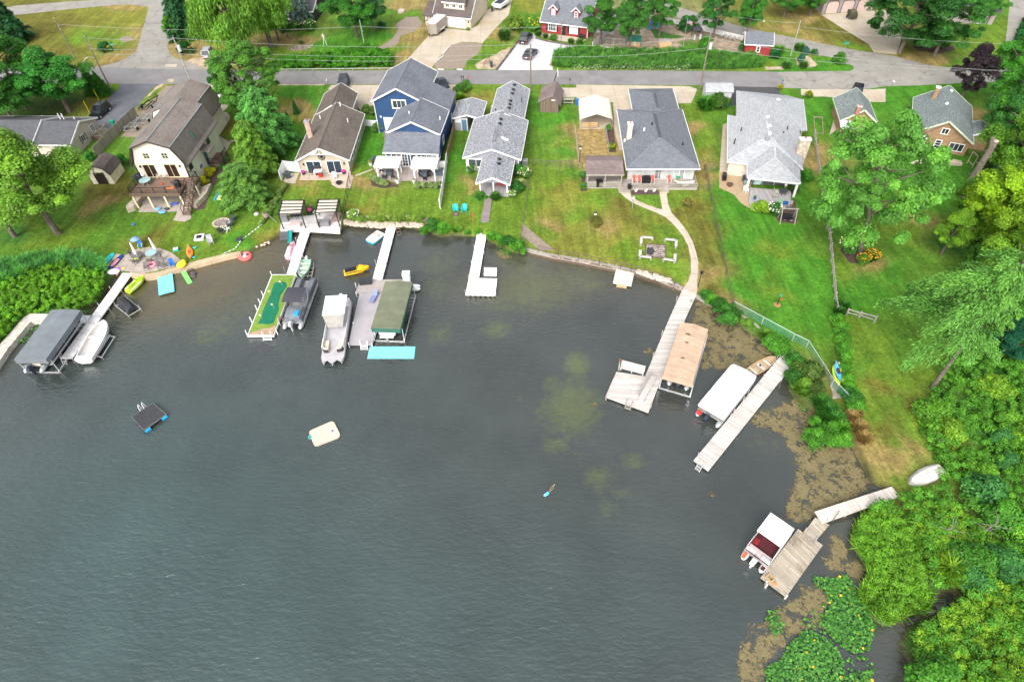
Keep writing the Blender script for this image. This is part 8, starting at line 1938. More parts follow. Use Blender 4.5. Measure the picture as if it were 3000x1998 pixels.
fb=thing('fire_bowl','small rusty fire ring in front of the turquoise chairs','fire pit',W(1335,631));c=W(1335,631)
MB().torus((c.x,c.y,GZ+.2),.38,.07).build('ring',mat('rusty_metal',(.13,.07,.05),.8,.4,4),fb);MB().cyl((c.x,c.y),.36,GZ,GZ+.1,12).build('ash_bed',mat('ash',(.25,.22,.2)),fb)
sp=thing('square_fire_pit','square gravel fire pit in the centre of four corner benches','fire pit',W(1920,740))
MB().prism([W(x,y)[:2]for x,y in((1893,717),(1949,721),(1949,756),(1891,753))],GZ,GZ+.06).build('gravel',pebble('fire_pit_gravel',(.55,.45,.36),(.42,.34,.28),(.12,.1,.1),4),sp)
MB().prism([W(x,y)[:2]for x,y in((1895,728),(1912,726),(1918,738),(1910,748),(1894,746))],GZ+.06,GZ+.075).build('charred_patch',mat('charcoal_ash',(.05,.05,.055),.95,.5,4),sp)
m=MB();q=[W(x,y)for x,y in((1892,716),(1950,720),(1950,757),(1890,754))]
for a,b in zip(q,q[1:]+q[:1]):m.bar(a+V((0,0,.06)),b+V((0,0,.06)),.12,.16)
m.build('timber_edge',BROWNWOOD,sp)
BEN=planks('pale_bench_boards',(.56,.52,.48),(.62,.58,.54),(.48,.44,.4),.12,4,False,.6,.3)
for lb,a,b,cc in(('top left',(1877,720),(1879,702),(1911,704)),('top right',(1948,708),(1980,711),(1979,728)),('bottom left',(1875,740),(1874,758),(1906,762)),('bottom right',(1943,766),(1975,771),(1977,752))):
 o=thing('corner_bench','L shaped pale wooden bench at the %s of the square fire pit'%lb,'bench',W(*b),'corner benches round the fire pit')
 m=MB();P_=[W(*p)for p in(a,b,cc)]
 for p,q in zip(P_,P_[1:]):m.bar(p+V((0,0,.42)),q+V((0,0,.42)),.36,.07)
 m.build('seat',BEN,o)
 for p in P_:MB().box(p.x-.12,p.x+.12,p.y-.1,p.y+.1,GZ,GZ+.385).build('leg',GREYWOOD,o)
def umbrella_shut(label,px,h=2.4,z=GZ,lean=(0,0),m=None):
 c=W(*px,z);o=thing('closed_parasol',label,'parasol',c);t=V((c.x+lean[0],c.y+lean[1],z+h));MB().tube(c,t,.03).build('pole',ALU,o)
 p=c.lerp(t,.42);mb=MB();mb.tube(p,c.lerp(t,.6),.2,.17,9);mb.tube(c.lerp(t,.6),t,.17,.06,9);mb.build('furled_canopy',m or mat('off_white_canvas',(.66,.63,.6),.85,.1),o)
def round_table(label,px,rr,m,z=GZ,h=.72,cat='table',name='patio_table'):
 c=W(*px,z);o=thing(name,label,cat,c);MB().cyl((c.x,c.y),rr,z+h-.04,z+h,18).build('tabletop',m,o)
 for i in range(4):
  a=.8+i*math.pi/2;MB().bar((c.x+rr*.3*math.cos(a),c.y+rr*.3*math.sin(a),z+h-.04),(c.x+rr*.7*math.cos(a),c.y+rr*.7*math.sin(a),z),.05,.05).build('leg',m,o)
MESHG=mat('grey_mesh_furniture',(.17,.16,.155),.7,.2);GLT=mat('pale_glass_top',(.3,.45,.47),.15,.1)
def chair(label,px,rot,m,z=GZ,name='patio_chair',group=None,sc=1.0,cat='chair',fm=None):
 o=thing(name,label,cat,(0,0,0),group);fm=fm or m
 MB().box(-.26,.26,-.26,.26,.4,.45).build('seat',m,o);MB().bar((0,.26,.45),(0,.42,1.0),.5,.04).build('backrest',m,o)
 for x in(-.25,.25):
  MB().box(x-.03,x+.03,-.25,.28,.62,.65).build('armrest',fm,o)
  for y in(-.24,.25):MB().box(x-.025,x+.025,y-.025,y+.025,0,.62).build('leg',fm,o)
 o.location=W(*px,z);o.rotation_euler=(0,0,rot);o.scale=(sc,)*3
 return o
PZ=GZ+.03
round_table('round dark mesh table on the half round patio, left',(406,758),.75,MESHG,PZ);umbrella_shut('white furled parasol through the left patio table',(410,768),2.6,PZ,(-.5,.9))
round_table('pale glass table on the half round patio, right',(449,752),.75,GLT,PZ);umbrella_shut('white furled parasol leaning at the right patio table',(467,752),2.6,PZ,(-.6,.8))
chair('dark mesh chair with the lime frog float on it',(398,772),2.6,MESHG,PZ);chair('dark mesh chair left of the left patio table',(393,752),1.6,MESHG,PZ);chair('dark mesh chair between the two patio tables',(442,770),3.3,MESHG,PZ)
chair('dark mesh chair right of the right patio table',(470,764),-1.5,MESHG,PZ);chair('wide dark mesh lounge chair at the patio edge above the blue mat',(477,786),.1,MESHG,PZ,sc=1.4,name='lounge_chair');chair('small dark mesh chair at the lower patio edge near the dock',(432,790),.3,MESHG,PZ)
def blob_float(name,label,px,m,parts,z=GZ,cat='pool float'):
 c=W(*px,z);o=thing(name,label,cat,c)
 for nm,mm,fn in parts:
  mb=MB(frame(V((c.x,c.y,z)),0));fn(mb);mb.build(nm,mm,o,True)
 return o
blob_float('frog_float','lime inflatable frog on the dark mesh chair',(402,766),None,[('body',LIME,lambda m:(m.ell((0,0,.55),.35,.25,.12),m.ell((-.3,.2,.55),.15,.12,.08),m.ell((.3,.2,.55),.15,.12,.08),m.ell((-.3,-.2,.55),.15,.12,.08)))])
blob_float('pink_ring_float','pink inflatable ring on the half round patio',(446,778),None,[('ring',PINK,lambda m:m.torus((0,0,.15),.45,.17)),('tail',PINK,lambda m:m.ell((-.65,.1,.12),.25,.12,.1))],PZ)
blob_float('unicorn_float','white inflatable unicorn with pink legs beside the dock start',(335,800),None,[('body',WHITE,lambda m:m.ell((0,0,.25),.85,.55,.25)),('leg',PINK,lambda m:(m.ell((-.9,-.5,.15),.2,.3,.13))),('leg',PINK,lambda m:m.ell((.6,-.35,.15),.14,.3,.12)),('mane',mat('purple_vinyl',(.35,.1,.45),.4),lambda m:m.ell((.45,.45,.35),.45,.16,.16)),('horn',YELLOW,lambda m:m.ell((1.0,.55,.3),.3,.1,.1))],.35)
def board(name,label,pa,pb,wd,m,z=GZ,deck=None,cat='paddleboard',tilt=0):
 A,B=W(*pa,z),W(*pb,z);d=B-A;L=d.length;o=thing(name,label,cat);n=14
 q=[(L*(.5-.5*math.cos(math.pi*i/n)),wd/2*math.sin(math.pi*i/n)**.55)for i in range(n+1)]
 pts=q+[(x,-y)for x,y in q[-2:0:-1]]
 MB().prism(pts,0,.12).build('hull',m,o)
 if deck:MB().prism([(L*.3+(x-L*.3)*.55,y*.72)for x,y in pts],.12,.135).build('deck_pad',deck,o)
 o.location=A;o.rotation_euler=(0,0,math.atan2(d.y,d.x));o.location.z=z+.04
 return o
board('paddleboard','turquoise paddleboard on the sand left of the patio',(297,786),(333,744),.8,TEALP,GZ);board('paddleboard','navy and pink paddleboard between the turquoise one and the patio',(322,790),(361,748),.75,NAVY,GZ,PINK)
o=MB();a,b=W(322,752,.75),W(336,780,.75);o.tube(a,b,.025);o.ell(a,.12,.1,.04,8,4);tag(o.build('canoe_paddle',BLACK),'black paddle lying across the two paddleboards','paddle')
def kayak(label,pa,pb,m,z=GZ,wd=.75,name='kayak',inner=None,roll=0):
 A,B=W(*pa,z),W(*pb,z);d=B-A;L=d.length;o=thing(name,label,'kayak');rings=[]
 for i in range(13):
  t=i/12;k=max(.03,math.sin(math.pi*t)**.7);w_=wd/2*k;x=L*t;e_=.12*abs(2*t-1)**2
  rings.append([(x,-w_*.5,.02+e_),(x,w_*.5,.02+e_),(x,w_,.18+e_),(x,w_*.5,.32+e_),(x,-w_*.5,.32+e_),(x,-w_,.18+e_)])
 MB().loft(rings).build('hull',m,o,True)
 MB().prism([(L*.47+.5*math.cos(a),.2*math.sin(a))for a in[i*.524 for i in range(12)]],.31,.335).build('cockpit',inner or mat('dark_cockpit',(.05,.03,.02),.8),o)
 o.location=A;o.rotation_euler=(roll,0,math.atan2(d.y,d.x));return o
kayak('orange sit in kayak lying on the left lawn',(561,762),(553,723),ORANGE,GZ,.85,inner=mat('red_orange',(.7,.08,.02),.5))
kr=thing('kayak_rack','wooden rack holding kayaks by the overgrown fence','rack',W(2460,1095));m=MB();
for x,y in((2448,1080),(2470,1085),(2452,1118),(2476,1118)):
 c=W(x,y);m.box(c.x-.06,c.x+.06,c.y-.06,c.y+.06,GZ,1.7)
m.bar(W(2440,1082,1.2),W(2478,1076,1.2),.08,.08);m.bar(W(2440,1116,1.2),W(2485,1112,1.2),.08,.08);m.build('frame',mat('pale_rack_wood',(.45,.36,.28),.8,.3),kr)
kayak('lime kayak on the left side of the wooden rack',(2452,1132),(2436,1073),LIME,1.0,.75,roll=.5);kayak('lime kayak on the right side of the wooden rack',(2478,1136),(2460,1068),LIME,1.0,.75,roll=-.4);kayak('pale blue kayak on top of the wooden rack',(2460,1120),(2446,1063),mat('sky_blue_plastic',(.1,.38,.65),.4,.15),1.5,.6)
def mat_float(label,px,m,z=.06,t=.06):
 c=W(*px[0],0);o=thing('foam_water_mat',label,'water mat',c);MB().prism([W(x,y,z)[:2]for x,y in px],z-t,z).build('foam',m,o)
t_=NT('turquoise_foam');g_=t_.obj();FOAM=t_.out(t_.mix(t_.ramp(t_.noise(g_,1.6,5,.75),.55,.68,0,.75),(.2,.6,.7),(.08,.4,.52)),.6,0,.3)
mat_float('turquoise foam mat reaching from the patio wall into the lake',[(459,793),(503,783),(511,853),(465,865)],FOAM,.3);mat_float('turquoise foam mat floating beside the grey platform',[(1083,1015),(1217,1015),(1213,1050),(1076,1050)],FOAM)
mat_float('black rubber mat half sunk below the putting green dock',[(740,1022),(768,1003),(800,1017),(772,1040)],mat('dull_black_foam',(.06,.062,.07),.8,.2),.03)
o=MB();a,b=W(537,797,.5),W(556,828,.15);fr=frame2((532,799),(555,830),.3)[0];L=(b-a).length
o.T=frame(V((a.x,a.y,0)),math.atan2((b-a).y,(b-a).x));o.add([(0,-.3,.6),(L,-.3,.08),(L,.3,.08),(0,.3,.6),(0,-.3,.52),(L,-.3,.0),(L,.3,.0),(0,.3,.52)],[(0,1,2,3),(7,6,5,4),(0,4,5,1),(1,5,6,2),(2,6,7,3),(3,7,4,0)])
tag(o.build('water_slide',mat('bright_green_plastic',(.2,.62,.15),.4)),'bright green plastic slide dipping into the shallows','slide')
blob_float('yellow_float','yellow inflatable on the beach wall right of the patio',(534,780),None,[('body',YELLOW,lambda m:(m.ell((0,0,.3),.65,.7,.3),m.ell((.1,.5,.35),.35,.3,.3)))]);blob_float('red_tube','round red and white towable tube floating near the beach',(720,754),None,[('tube',mat('coral_red',(.68,.14,.13),.4),lambda m:m.torus((0,0,.15),.62,.3)),('cover',mat('pale_coral',(.72,.42,.4),.5),lambda m:m.ell((0,0,.34),.68,.62,.14)),('seat',mat('dark_seat',(.08,.05,.1),.6),lambda m:m.ell((-.3,0,.42),.18,.38,.08)),('seat',mat('dark_seat',(.08,.05,.1)),lambda m:m.ell((.32,.05,.42),.22,.3,.08))],.0)
c=W(585,698);o=thing('square_float','white square float with black centre on the left lawn','float',c);fr=frame(c,.15);MB(fr).box(-.62,.62,-.62,.62,0,.25).build('rim',WHITE,o);MB(fr).box(-.36,.36,-.36,.36,.25,.27).build('centre',BLACK,o)
chair('blue striped folding chair at the right end of the patio',(509,782),.5,BLUEP,PZ,'folding_chair',sc=1.1);chair('blue and lime folding chair behind the half round patio',(415,728),.2,BLUEP,GZ,'folding_chair',fm=LIME)
o=thing('beach_umbrella','small periwinkle blue umbrella behind the half round patio','umbrella',W(410,722));c=W(410,722);n=8
MB().cyl((c.x,c.y),.02,GZ,1.9,6).build('pole',ALU,o);MB().loft([[(c.x-.2+rr*math.cos(i*.785),c.y+.1+rr*math.sin(i*.785),z)for i in range(n)]for rr,z in((.62,1.75),(.35,1.95),(.03,2.05))]).build('canopy',mat('periwinkle_fabric',(.2,.33,.75),.8),o)
c=W(517,734);o=thing('cooler','small white and teal cool box on the lawn','cooler',c);MB(frame(c,.2)).box(-.3,.3,-.2,.2,0,.28).build('box',TEALP,o);MB(frame(c,.2)).box(-.31,.31,-.21,.21,.28,.36).build('lid',WHITE,o)
o=chair('silver folding lounger with crumpled towel on the left lawn',(620,716),.4,mat('silver_fabric',(.4,.4,.45),.7),GZ,'folding_lounger',sc=1.3,fm=ALU)
for i,(x,y,m_,lb)in enumerate(((570,728,TEALP,'turquoise life vest beside the tip of the orange kayak'),(568,756,TEALP,'turquoise life vest right of the orange kayak'),(390,660,BLUEP,'tiny blue toy with orange handle on the left lawn'))):
 c=W(x,y);o=MB();o.ell((c.x,c.y,GZ+.1),.25,.18,.1,8,4);o.ell((c.x+.15,c.y+.15,GZ+.1),.14,.12,.08,8,4);tag(o.build('life_vest' if i<2 else 'lawn_toy',m_),lb,'vest' if i<2 else 'toy')
o=thing('rope_floats','string of small white floats running over the lawn and beach','rope',W(705,705));m=MB();m2=MB();PTS=[W(x,y,GZ+.1)for x,y in((770,655),(745,675),(725,690),(706,704),(700,715),(690,728),(668,738),(650,745))]
for a,b in zip(PTS,PTS[1:]):
 m.tube(a,b,.02);n=int((b-a).length/.45)
 for i in range(n):m2.ell(a.lerp(b,(i+.5)/n),.1,.1,.09,6,4)
m.build('rope',WHITE,o);m2.build('floats',WHITE,o)
c=W(703,705);o=MB();o.box(c.x-.5,c.x+.4,c.y-.15,c.y+.15,GZ,GZ+.25);o.bar((c.x-.5,c.y,GZ+.3),(c.x+.5,c.y+.4,GZ+.5),.1,.1);o.ell((c.x+.2,c.y,GZ+.3),.2,.2,.2,6,4);tag(o.build('boat_anchor',CHARCOAL),'black anchor bundle where the float rope bends','anchor')
sl=thing('slip_slide','blue and yellow plastic water slide strip under the low pine','water slide',W(660,540));
MB().prism([W(x,y)[:2]for x,y in((686,495),(700,500),(662,588),(626,585))],GZ,GZ+.05).build('runway',mat('yellow_vinyl',(.55,.62,.25),.4,.2),sl)
for q in(((684,494),(628,586)),((700,500),(662,590))):MB().tube(W(*q[0],GZ+.12),W(*q[1],GZ+.12),.14).build('side_tube',mat('aqua_vinyl',(.05,.4,.65),.4,.2),sl)
for i,(x,y,s_,m_,lb)in enumerate(((462,612,.5,mat('sky_vinyl',(.15,.45,.75),.4),'pale blue crumpled float under the deck, left'),(475,622,.55,mat('sky_vinyl',(.15,.45,.75)),'pale blue crumpled float at the patio edge below the deck'),(510,597,.6,mat('patterned_blue',(.1,.15,.5),.5),'blue and white striped float in the deck shade'),(488,612,.4,CHARCOAL,'dark grey tube at the patio edge below the deck'))):
 c=W(x,y,GZ+.15);o=MB();o.ell(c,s_,s_*.6,.15,9,5);o.ell(c+V((s_*.6,s_*.25,0)),s_*.4,s_*.4,.12,8,4);tag(o.build('pool_float',m_,None,True),lb,'pool float')
DZ1=3.2
round_table('blue green glass table on the raised deck of the cream house',(430,540),.8,GLT,DZ1);umbrella_shut('white furled parasol on the raised deck',(432,534),2.3,DZ1,(-.6,.4))
chair('tan sling chair left of its pair against the raised deck wall',(468,522),.2,mat('tan_sling',(.5,.43,.38),.7),DZ1);chair('tan sling chair right of its pair against the raised deck wall',(486,522),-.2,mat('tan_sling',(.5,.43,.38)),DZ1)
def grill(label,px,z=GZ,rot=0,m=BLACK):
 c=W(*px,z);o=thing('grill',label,'grill',c);fr=frame(V((c.x,c.y,z)),rot)
 MB(fr).box(-.38,.38,-.27,.27,.1,.8).build('cabinet',m,o);MB(fr).ext([(-.36,.8),(-.36,.98),(-.2,1.12),(.2,1.12),(.36,.98),(.36,.8)],-.26,.26).build('lid',m,o)
 for s_ in(-1,1):MB(fr).box(s_*.58-.2,s_*.58+.2,-.24,.24,.78,.82).build('side_shelf',m,o)
 MB(fr).bar((-.3,-.3,.95),(.3,-.3,.95),.03,.03).build('handle',ALU,o)
grill('black grill at the right of the raised deck beside the stairs',(523,548),DZ1);grill('black covered grill at the left corner of the raised deck',(408,530),DZ1,.3,CHARCOAL);grill('grey grill inside the white vinyl screen',(846,522),GZ,.4,DKC);grill('black covered grill on the tan gravel patio',(2120,528),GZ,1.4)
grill('big black smoker in front of the red house',(1702,118),GZ,.2);grill('grey grill beside the left pergola of the blue house',(1102,478),GZ,.5,DKC)
for i,(x,y,m_,lb)in enumerate(((492,553,ORANGE,'orange and yellow toy pile on the raised deck'),(475,541,REDP,'small red ball on the raised deck'))):
 c=W(x,y,DZ1);o=MB();o.ell((c.x,c.y,DZ1+.1),.18,.18,.12,8,5)
 if i==0:o.box(c.x+.1,c.x+.9,c.y-.1,c.y+.2,DZ1,DZ1+.1);o.box(c.x+.3,c.x+1.2,c.y+.25,c.y+.4,DZ1,DZ1+.08)
 tag(o.build('deck_toys',m_),lb,'toys')
def white_pergola(label,top,zt=3.0):
 P4=[W(x,y,zt)for x,y in top];c=(P4[0]+P4[1]+P4[2]+P4[3])/4;o=thing('white_pergola',label,'pergola',(c.x,c.y,GZ))
 a,b,cc,d=P4;fr=frame(V((d.x,d.y,0)),math.atan2((cc-d).y,(cc-d).x));wx,wy=(cc-d).length,(a-d).length
 for x in(.2,wx-.2):
  for y in(.25,wy-.25):MB(fr).box(x-.08,x+.08,y-.08,y+.08,GZ,zt-.2).build('post',VINYL,o)
  m=MB(fr)
 for y in(.25,wy-.25):MB(fr).box(-.2,wx+.2,y-.05,y+.05,zt-.2,zt).build('beam',VINYL,o)
 m=MB(fr);n=13
 for i in range(n):m.box(wx*i/(n-1)-.03,wx*i/(n-1)+.03,-.25,wy+.25,zt,zt+.16)
 m.build('rafters',VINYL,o);m=MB(fr)
 for i in range(16):m.box(-.25,wx+.25,wy*i/15-.03,wy*i/15+.03,zt+.16,zt+.2)
 m.build('slats',VINYL,o);MB(fr).box(.05,wx-.05,.3,wy-.2,zt+.201,zt+.225).build('shade_cloth',mat('white_shade',(.82,.82,.81),.7,.04),o)
 m=MB(fr)
 for x in(.2,wx-.2):m.bar((x,.25,zt-.8),(x+(.5 if x<1 else-.5),.25,zt-.2),.07,.07)
 m.build('brace',VINYL,o)
white_pergola('white slatted pergola on the left of the blue house patio',[(1106,462),(1172,462),(1165,492),(1098,492)]);white_pergola('white slatted pergola on the right of the blue house patio',[(1214,464),(1280,464),(1274,495),(1206,494)])
SL=mat('slate_cover',(.1,.115,.135),.8,.15)
def ottoman(name,label,px,sx,sy,h,m,z=GZ,rot=0,cat='furniture'):
 c=W(*px,z);fr=frame(V((c.x,c.y,z)),rot);o=thing(name,label,cat,c);MB(fr).box(-sx/2,sx/2,-sy/2,sy/2,0,h*.85).build('base',m,o);MB(fr).box(-sx/2-.03,sx/2+.03,-sy/2-.03,sy/2+.03,h*.85,h).build('top',m,o)
ottoman('fire_table','square slate fire table under the left white pergola',(1142,511),.9,.9,.6,SL,GZ,-.1,'table');ottoman('dining_table','long slate table under the right white pergola',(1245,512),.9,1.8,.72,SL,GZ,-.1,'table')
for i,(x,y,rt)in enumerate(((1118,506,1.5),(1128,525,2.9),(1152,525,3.3),(1130,497,.4))):chair(['dark wicker chair left of the fire table','dark wicker chair below the fire table, left','dark wicker chair below the fire table, right','dark wicker chair behind the fire table'][i],(x,y),rt,CHARCOAL,GZ,'wicker_chair')
for i,(x,y,rt)in enumerate(((1234,508,1.5),(1234,520,1.6),(1258,508,-1.5),(1258,520,-1.5),(1246,530,3.1))):chair('black dining chair %s'%['at the upper left of the long slate table','at the lower left of the long slate table','at the upper right of the long slate table','at the lower right of the long slate table','at the lake end of the long slate table'][i],(x,y),rt,BLACK,GZ,'dining_chair',sc=.9)
ottoman('sofa','covered grey sofa right of the right white pergola',(1288,512),1.2,.9,.7,SL,GZ,-.1,'sofa');ottoman('storage_box','white storage box against the tall vinyl fence',(1297,488),1.0,.7,.7,WHITE,GZ,-.1,'box')
for x,y,lb in((1165,537,'left'),(1214,538,'right')):
 c=W(x,y);o=thing('flower_pot','tall white planter at the %s of the blue patio steps'%lb,'planter',c);MB().cyl((c.x,c.y),.2,GZ,GZ+.65,10,.28).build('pot',WHITE,o);MB().ell((c.x,c.y,GZ+.7),.25,.25,.15,8,5).build('plant',mat('olive_plant',(.16,.16,.04),.8,.5,5),o)
c=W(1086,484);o=thing('flower_pot','white pot with flowers left of the blue house patio','planter',c);MB().cyl((c.x,c.y),.25,GZ,GZ+.5,10,.3).build('pot',WHITE,o);MB().ell((c.x,c.y,GZ+.6),.35,.35,.25,8,5).build('plant',mat('olive_plant',(.16,.16,.04)),o)
ottoman('patio_heater_cabinet','dark shelf with white canopy against the tan house doors',(935,512),.9,.6,1.5,CHARCOAL,GZ,0,'cabinet')
c=W(933,500,2.2);o=MB();o.box(c.x-.7,c.x+.5,c.y-.5,c.y+.3,2.15,2.25);tag(o.build('shade_panel',WHITE),'white shade panel over the dark shelf of the tan house','shade')
ottoman('red_bucket','red tub on the tan house patio',(940,519),.5,.45,.5,REDP,GZ,0,'tub')
c=W(994,539);o=thing('fire_bowl','dark round fire bowl on the tan house patio','fire pit',c);MB().cyl((c.x,c.y),.35,GZ,GZ+.3,14,.5).build('bowl',BLACK,o)
chair('white chair on the tan house patio near the fire bowl',(982,524),.4,WHITE,GZ);chair('brown chair left of the tan house door',(897,510),0,BROWNWOOD,GZ);chair('brown chair between the red tub and the left door',(912,512),0,BROWNWOOD,GZ)
for x,y,lb in((890,512,'at the left of the tan house doors'),(1008,510,'at the right of the tan house doors')):
 c=W(x,y);o=thing('flower_basket','purple flowers in a dark pot '+lb,'planter',c);MB().cyl((c.x,c.y),.22,GZ,GZ+.35,10,.3).build('pot',CHARCOAL,o);MB().ell((c.x,c.y,GZ+.5),.4,.3,.22,9,5).build('flowers',mat('magenta_flowers',(.42,.04,.25),.8,.5,6),o)
WK=mat('wicker_brown',(.24,.18,.14),.8,.3,6);CUSH=mat('grey_cushion',(.4,.38,.38),.85,.12);GS=mat('grey_furniture_cover',(.2,.2,.215),.8,.12)
z5=.95
round_table('round black patio table under the left striped pergola',(865,640),.6,CHARCOAL,z5);ottoman('covered_chair','grey covered chair at the left of the pergola deck',(836,646),.9,.9,.85,GS,z5,.1,'chair');ottoman('loveseat','beige wicker seat at the front of the left striped pergola',(868,662),1.4,.7,.5,mat('pinkish_wicker',(.5,.42,.4),.8,.2),z5,-.05,'sofa')
chair('black chair right of the round patio table',(880,637),-1.2,CHARCOAL,z5);chair('black chair above the round patio table',(862,630),.2,CHARCOAL,z5)
ottoman('fire_table','grey block fire table at the front of the right striped pergola',(950,660),1.6,.75,.75,GS,z5,-.05,'table');ottoman('sofa','long grey cushioned sofa along the back of the right striped pergola',(962,628),2.0,.75,.6,CUSH,z5,-.05,'sofa');ottoman('armchair','grey wicker armchair at the right edge of the pergola deck',(990,642),.9,1.2,.65,WK,z5,-.1,'armchair');ottoman('coffee_table','low wicker table between the sofa and the fire table',(963,643),1.2,.55,.4,CUSH,z5,-.05,'table')
round_table('round white table between the two striped pergolas',(930,634),.45,WHITE,z5)
c=W(908,625,z5);o=thing('planter','dark planter of pink flowers at the back of the pergola deck','planter',c);MB().cyl((c.x,c.y),.3,z5,z5+.45,10,.38).build('pot',CHARCOAL,o);MB().ell((c.x,c.y,z5+.6),.45,.35,.25,9,5).build('flowers',mat('pink_flowers',(.6,.1,.25),.8,.5,6),o)
o=MB();a,b=W(850,676,.9),W(849,708,.15);o.T=frame(V((a.x,a.y,0)),math.atan2((b-a).y,(b-a).x));L=(b-a).length
for s_ in(-.3,.26):o.add([(0,s_,1.1),(L,s_,.2),(L,s_+.04,.2),(0,s_+.04,1.1),(0,s_,.85),(L,s_,.0),(L,s_+.04,0),(0,s_+.04,.85)],[(0,1,2,3),(7,6,5,4),(0,4,5,1),(1,5,6,2),(2,6,7,3),(3,7,4,0)])
o.add([(0,-.26,.95),(L,-.26,.05),(L,.26,.05),(0,.26,.95),(0,-.26,.9),(L,-.26,.0),(L,.26,.0),(0,.26,.9)],[(0,1,2,3),(7,6,5,4),(0,4,5,1),(1,5,6,2),(2,6,7,3),(3,7,4,0)])
tag(o.build('water_slide',mat('teal_slide',(.01,.25,.24),.4)),'teal plastic slide from the pergola deck into the lake','slide')
t_=NT('striped_flag');sp_=t_.n('ShaderNodeSeparateXYZ',Vector=t_.uv());k=t_.math('GREATER_THAN',t_.math('FRACT',t_.math('DIVIDE',sp_.outputs[1],.15)),.5);FLAGM=t_.out(t_.mix(k,(.75,.72,.7),(.5,.03,.06)),.8)
def flag(label,px,h,z=GZ,ang=0.0,sz=1.0,m=ALU,tiltx=0.0):
 c=W(*px,z);o=thing('flag',label,'flag',c);MB().tube((c.x,c.y,z),(c.x+tiltx*h,c.y,z+h),.035).build('pole',m,o);fr=frame(V((c.x+tiltx*h,c.y,0)),ang)
 pts=[[(sz*t,.12*math.sin(5*t),z+h-.1-.25*t*sz),(sz*t,.12*math.sin(5*t),z+h-.1-sz*.6-.25*t*sz)]for t in(0,.25,.5,.75,1)]
 mb=MB(fr)
 for a,b in zip(pts,pts[1:]):mb.slab([a[0],b[0],b[1],a[1]],.01)
 f=mb.build('cloth',FLAGM,o);mb=MB(fr);mb.add([(.0,-.02,z+h-.1),(.4*sz,-.02+.11,z+h-.2*sz),(.4*sz,.09,z+h-.42*sz),(0,-.02,z+h-.1-.32*sz)],[(0,1,2,3)]);mb.build('canton',NAVY,f)
flag('striped flag leaning out at the left of the pergola deck',(812,652),1.6,GZ,2.6,1.0,ALU,-.7);flag('flag on a tall silver pole in the dirt yard',(2001,138),5.2,GZ,-.5,1.1)
ottoman('dock_box','black storage box on the corner of the grey platform',(1072,830),1.5,.7,.7,mat('black_box',(.04,.045,.05),.5),DZ,.05,'box');ottoman('dock_bin','white cabinet at the back of the green boat lift',(1193,822),.9,.8,1.3,WHITE,DZ,0,'cabinet')
o=thing('deck_lounger','blue folding lounger on the grey platform','lounger',(0,0,0));LB=mat('blue_grey_sling',(.2,.24,.42),.7,.1)
MB().box(-.3,.3,-.9,.3,.28,.34).build('seat',LB,o);MB().add([(-.3,.3,.34),(.3,.3,.34),(.3,.85,.75),(-.3,.85,.75),(-.3,.3,.3),(.3,.3,.3),(.3,.88,.71),(-.3,.88,.71)],[(0,1,2,3),(7,6,5,4),(0,4,5,1),(1,5,6,2),(2,6,7,3),(3,7,4,0)]).build('backrest',LB,o)
for x in(-.28,.28):
 for y in(-.8,.35):MB().box(x-.02,x+.02,y-.02,y+.02,0,.28).build('leg',ALU,o)
o.location=W(1096,876,DZ);o.rotation_euler=(0,0,-.28)
pb=thing('pedal_boat','white and blue pedal boat tied beside the white dock','pedal boat',(0,0,0));L=2.3
MB().loft([[(x,-w_,0),(x,w_,0),(x,w_+.05,.35),(x,-w_-.05,.35)]for x,w_ in((0,.7),(L*.8,.72),(L,.6))]).build('hull',mat('aqua_hull',(.03,.4,.55),.4),pb);MB().loft([[(x,-w_,.35),(x,w_,.35),(x,w_*.9,.5),(x,-w_*.9,.5)]for x,w_ in((-.02,.76),(L*.8,.78),(L+.03,.64))]).build('deck',WHITE,pb)
for s_ in(-1,1):MB().box(.5,1.0,s_*.33-.2,s_*.33+.2,.5,.62).build('seat',mat('beige_seat',(.55,.42,.35),.6),pb)
A,B=W(1116,684,.2),W(1085,708,.2);pb.location=(A.x,A.y,-.05);pb.rotation_euler=(0,0,math.atan2((B-A).y,(B-A).x))
for y,lb in((842,'upper'),(850,'lower')):
 A,B=W(1206,y,.1),W(1232,y,.1);o=MB(frame(V((A.x,A.y,0)),math.atan2((B-A).y,(B-A).x)));L=(B-A).length;o.loft([[(x,r_*math.cos(a),.3+r_*math.sin(a))for a in[i*.785 for i in range(8)]]for x,r_ in((0,.26),(L*.7,.26),(L*.9,.18),(L,.05))]);tag(o.build('pontoon_float',WHITE,None,True),'white pontoon nose beside the green boat lift, %s of the two'%lb,'float')
o=thing('dock_steps','brown wooden steps hanging on the right of the white dock','steps',W(1163,690,0));m=MB();a=W(1158,660,.5);b=W(1165,690,.3);m.bar(a,b,.08,.1);m.bar(a+V((.5,0,0)),b+V((.5,0,0)),.08,.1)
for i in range(4):p=a.lerp(b,i/3);m.bar(p,p+V((.5,0,0)),.2,.05)
m.build('ladder',BROWNWOOD,o)
sr=thing('swim_raft','black square swim raft with blue floats and two hand rails','raft',W(432,1220,0));q=[W(x,y,.4)for x,y in((386,1221),(447,1181),(487,1213),(421,1261))]
MB().prism([p[:2]for p in q],.3,.42).build('deck',mat('black_carpet',(.045,.048,.052),.9,.15),sr);m=MB()
for a,b in zip(q,q[1:]+q[:1]):m.bar(a-V((0,0,.04)),b-V((0,0,.04)),.06,.14)
m.build('frame',mat('grey_frame',(.14,.145,.15),.6),sr)
